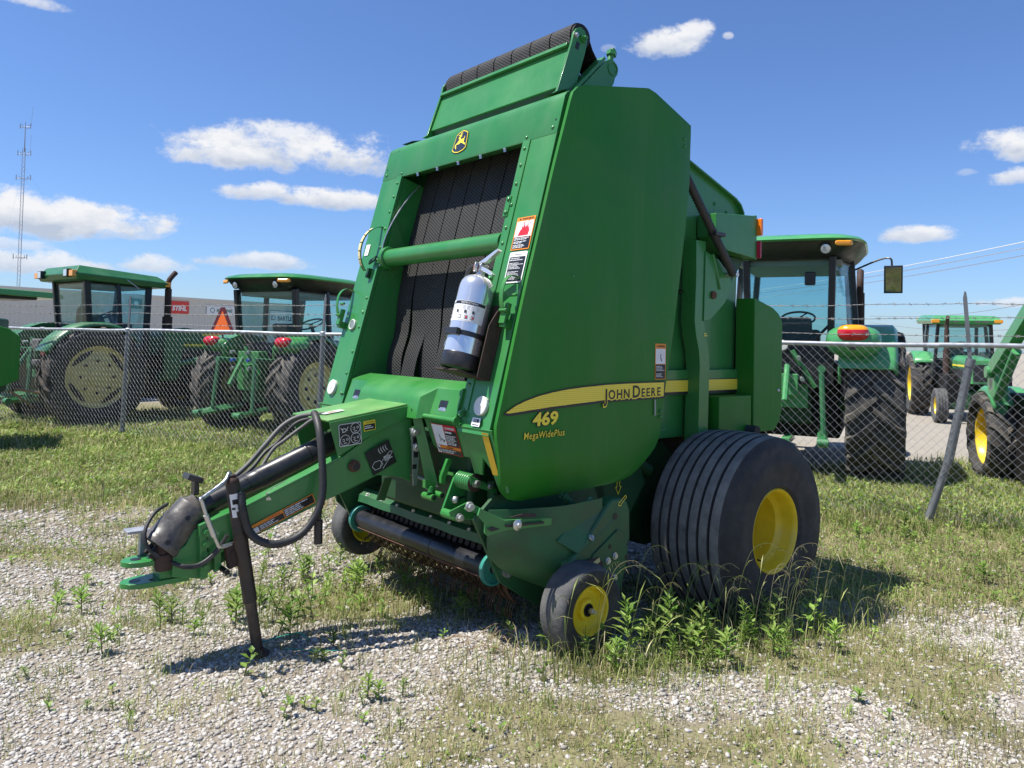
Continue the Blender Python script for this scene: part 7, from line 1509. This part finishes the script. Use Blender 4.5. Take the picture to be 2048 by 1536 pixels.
# ---- leafy upright weeds
def weed_geo(mb, x, y, h, seed, lw=1.0, mi=0, base=None, kind=0):
    rd = random.Random(seed); z = 0 if base is None else base; lean = Vector((rd.uniform(-.12, .12), rd.uniform(-.08, .08), 1)) if kind == 0 else Vector((rd.uniform(-.45, .45), rd.uniform(-.3, .3), 1)); n = int(14 + h * 50) if kind == 0 else (int(6 + h * 22) if kind == 1 else int(24 + h * 80)); top = Vector((x, y, z)) + lean * h
    mb.tube([(x, y, z - .01), tuple(Vector((x, y, z)).lerp(top, .5)), tuple(top)], [.0032, .0026, .0012], 5, 1)
    for i in range(n):
        t = .12 + .88 * (i / n) ** .75; p = Vector((x, y, z)).lerp(top, t); a = i * 2.4 + rd.uniform(-.3, .3); L_ = lw * (.030 + .055 * math.sin(math.pi * min(1, t * .92 + .05)) ) * rd.uniform(.75, 1.2) * min(1, h / .22 + .35); up = .25 + .75 * t + rd.uniform(-.15, .2)
        d = Vector((math.cos(a), math.sin(a), up)).normalized(); s = d.cross(Vector((0, 0, 1))).normalized(); nn_ = s.cross(d); L_ *= (1, .72, .62)[kind]; w = L_ * (.16, .30, .07)[kind]; up = up if kind != 1 else up * .5; m1 = p + d * L_ * .45 + nn_ * L_ * .05; tip = p + d * L_ - Vector((0, 0, L_ * .22 * (1 - t * .6)))
        mb.add([p, m1 + s * w, tip, m1 - s * w, p + d * L_ * .42 - nn_ * L_ * .03], [(0, 4, 1), (1, 4, 2), (2, 4, 3), (3, 4, 0)], mi)
leaf_mat('weed_stem', [(0, (.12, .17, .04)), (1, (.2, .2, .08))], .1)
def weed(x, y, h, seed, label, lw=1.0):
    z = float(gz(x, y)); e = empty('leafy_weed', (x, y, z)); tag(e, label, 'weed', 'single leafy weeds'); mb = MB(); weed_geo(mb, 0, 0, h, seed, lw); lf = MB(); st = MB()
    for f, i in zip(mb.F, mb.I): (lf if i == 0 else st).F.append(f)
    for q in (lf, st):
        used = sorted({v for f in q.F for v in f}); mp = {v: k for k, v in enumerate(used)}; q.V = [mb.V[v] for v in used]; q.F = [tuple(mp[v] for v in f) for f in q.F]; q.I = [0] * len(q.F)
    lf.build('leaves', 'weed_leaf', e, 0); st.build('stem', 'weed_stem', e, 60)
weed(0.566, 3.452, 0.30, 31, 'tall bright leafy weed standing just right of the gauge wheel', 1.1)
weed(0.767, 3.516, 0.29, 32, 'tall leafy weed with pale tip between gauge wheel and main wheel', 1.0)
weed(0.206, 3.598, 0.14, 33, 'leafy weed sprouting against the left of the gauge wheel tyre', 1.0)
weed(0.359, 3.441, 0.12, 34, 'small leafy weed low before the yellow gauge wheel rim', 0.8)
weed(-1.089, 5.013, 0.26, 35, 'bright leafy weed in front of the far gauge wheel', 1.0)
weed(-0.623, 4.832, 0.15, 36, 'leafy weed under the compressor roller with broad leaves', 1.2)
weed(-1.343, 3.823, 0.20, 37, 'tall leafy weed left of the jack stand foot', 0.8)
weed(-0.542, 3.068, 0.10, 38, 'upright weed in the gravel left of centre foreground', 0.8)
weed(-0.231, 4.117, 0.13, 39, 'broad-leaved weed in the shadow below the pickup', 1.1)
mb = MB(); rd = random.Random(21)
for (cx_, cy_, sx_, sy_, n, h0, h1) in ((-1.15, 4.05, .30, .35, 16, .08, .24), (-.75, 4.6, .35, .3, 14, .1, .26), (.15, 4.35, .5, .25, 12, .06, .2), (.45, 3.33, .25, .06, 5, .06, .12), (1.05, 3.85, .25, .12, 7, .08, .22), (1.45, 4.0, .2, .1, 4, .1, .2), (-2.6, 7.5, 1.2, .9, 40, .05, .16), (2.9, 5.6, .8, .7, 40, .05, .16), (-1.9, 3.6, .14, .10, 6, .02, .05), (-1.55, 2.95, .10, .08, 5, .02, .045), (-.2, 2.85, .10, .07, 4, .02, .045), (1.5, 3.05, .12, .08, 5, .02, .05), (3.9, 6.2, .6, .4, 30, .1, .25), (-3.5, 9.2, 1.5, .8, 40, .06, .2), (-.70, 2.93, .10, .09, 7, .03, .07), (.78, 3.48, .22, .08, 18, .08, .20), (1.12, 3.72, .28, .10, 22, .10, .26), (-1.0, 3.35, .5, .25, 16, .03, .08), (-2.2, 4.6, .7, .5, 26, .03, .09), (-1.25, 4.5, .4, .4, 24, .06, .2), (-1.7, 4.4, .4, .5, 18, .05, .14)):
    for i in range(n):
        x, y = rd.gauss(cx_, sx_), rd.gauss(cy_, sy_); weed_geo(mb, x, y, rd.uniform(h0, h1), rd.randrange(9999), 1.0, rd.choice((0, 0, 2)), float(gz(x, y)), rd.choice((0, 1, 1, 2, 2)))
wp = mb.build('weed_patch', ['weed_leaf', 'weed_stem', 'clover'], None, 0); tag(wp, 'scattered small broad-leaved weeds in gravel and grass', 'weeds', kind='stuff')
# ---- bits of baler twine and dry sticks by the jack
mb = MB(); mb.tube(spline([(-.92, 3.62, .112), (-.98, 3.66, .125), (-1.05, 3.60, .13), (-1.12, 3.56, .12), (-1.2, 3.58, .115)], 6), .003, 5); mb.tube(spline([(-1.0, 3.50, .115), (-.85, 3.48, .118), (-.7, 3.50, .112)], 5), .0025, 5); o = mb.build('baler_twine', 'twine', None, 60); tag(o, 'loose strands of green baler twine on the gravel beside the jack', 'twine')
mb = MB()
for i in range(14):
    x, y = rd.gauss(.02, .12), rd.gauss(3.62, .07); z = float(gz(x, y)); a = rd.uniform(0, 6.28); L_ = rd.uniform(.08, .24); mb.tube(spline([(x, y, z + .01), (x + math.cos(a) * L_ * .5, y + math.sin(a) * L_ * .5, z + .03 + rd.uniform(0, .05)), (x + math.cos(a) * L_, y + math.sin(a) * L_, z + rd.uniform(.0, .08))], 3), .0022, 4)
o = mb.build('dry_brush', 'dry_stick', None, 60); tag(o, 'tangle of dry brown stems on the gravel before the gauge wheel', 'brush', kind='stuff')
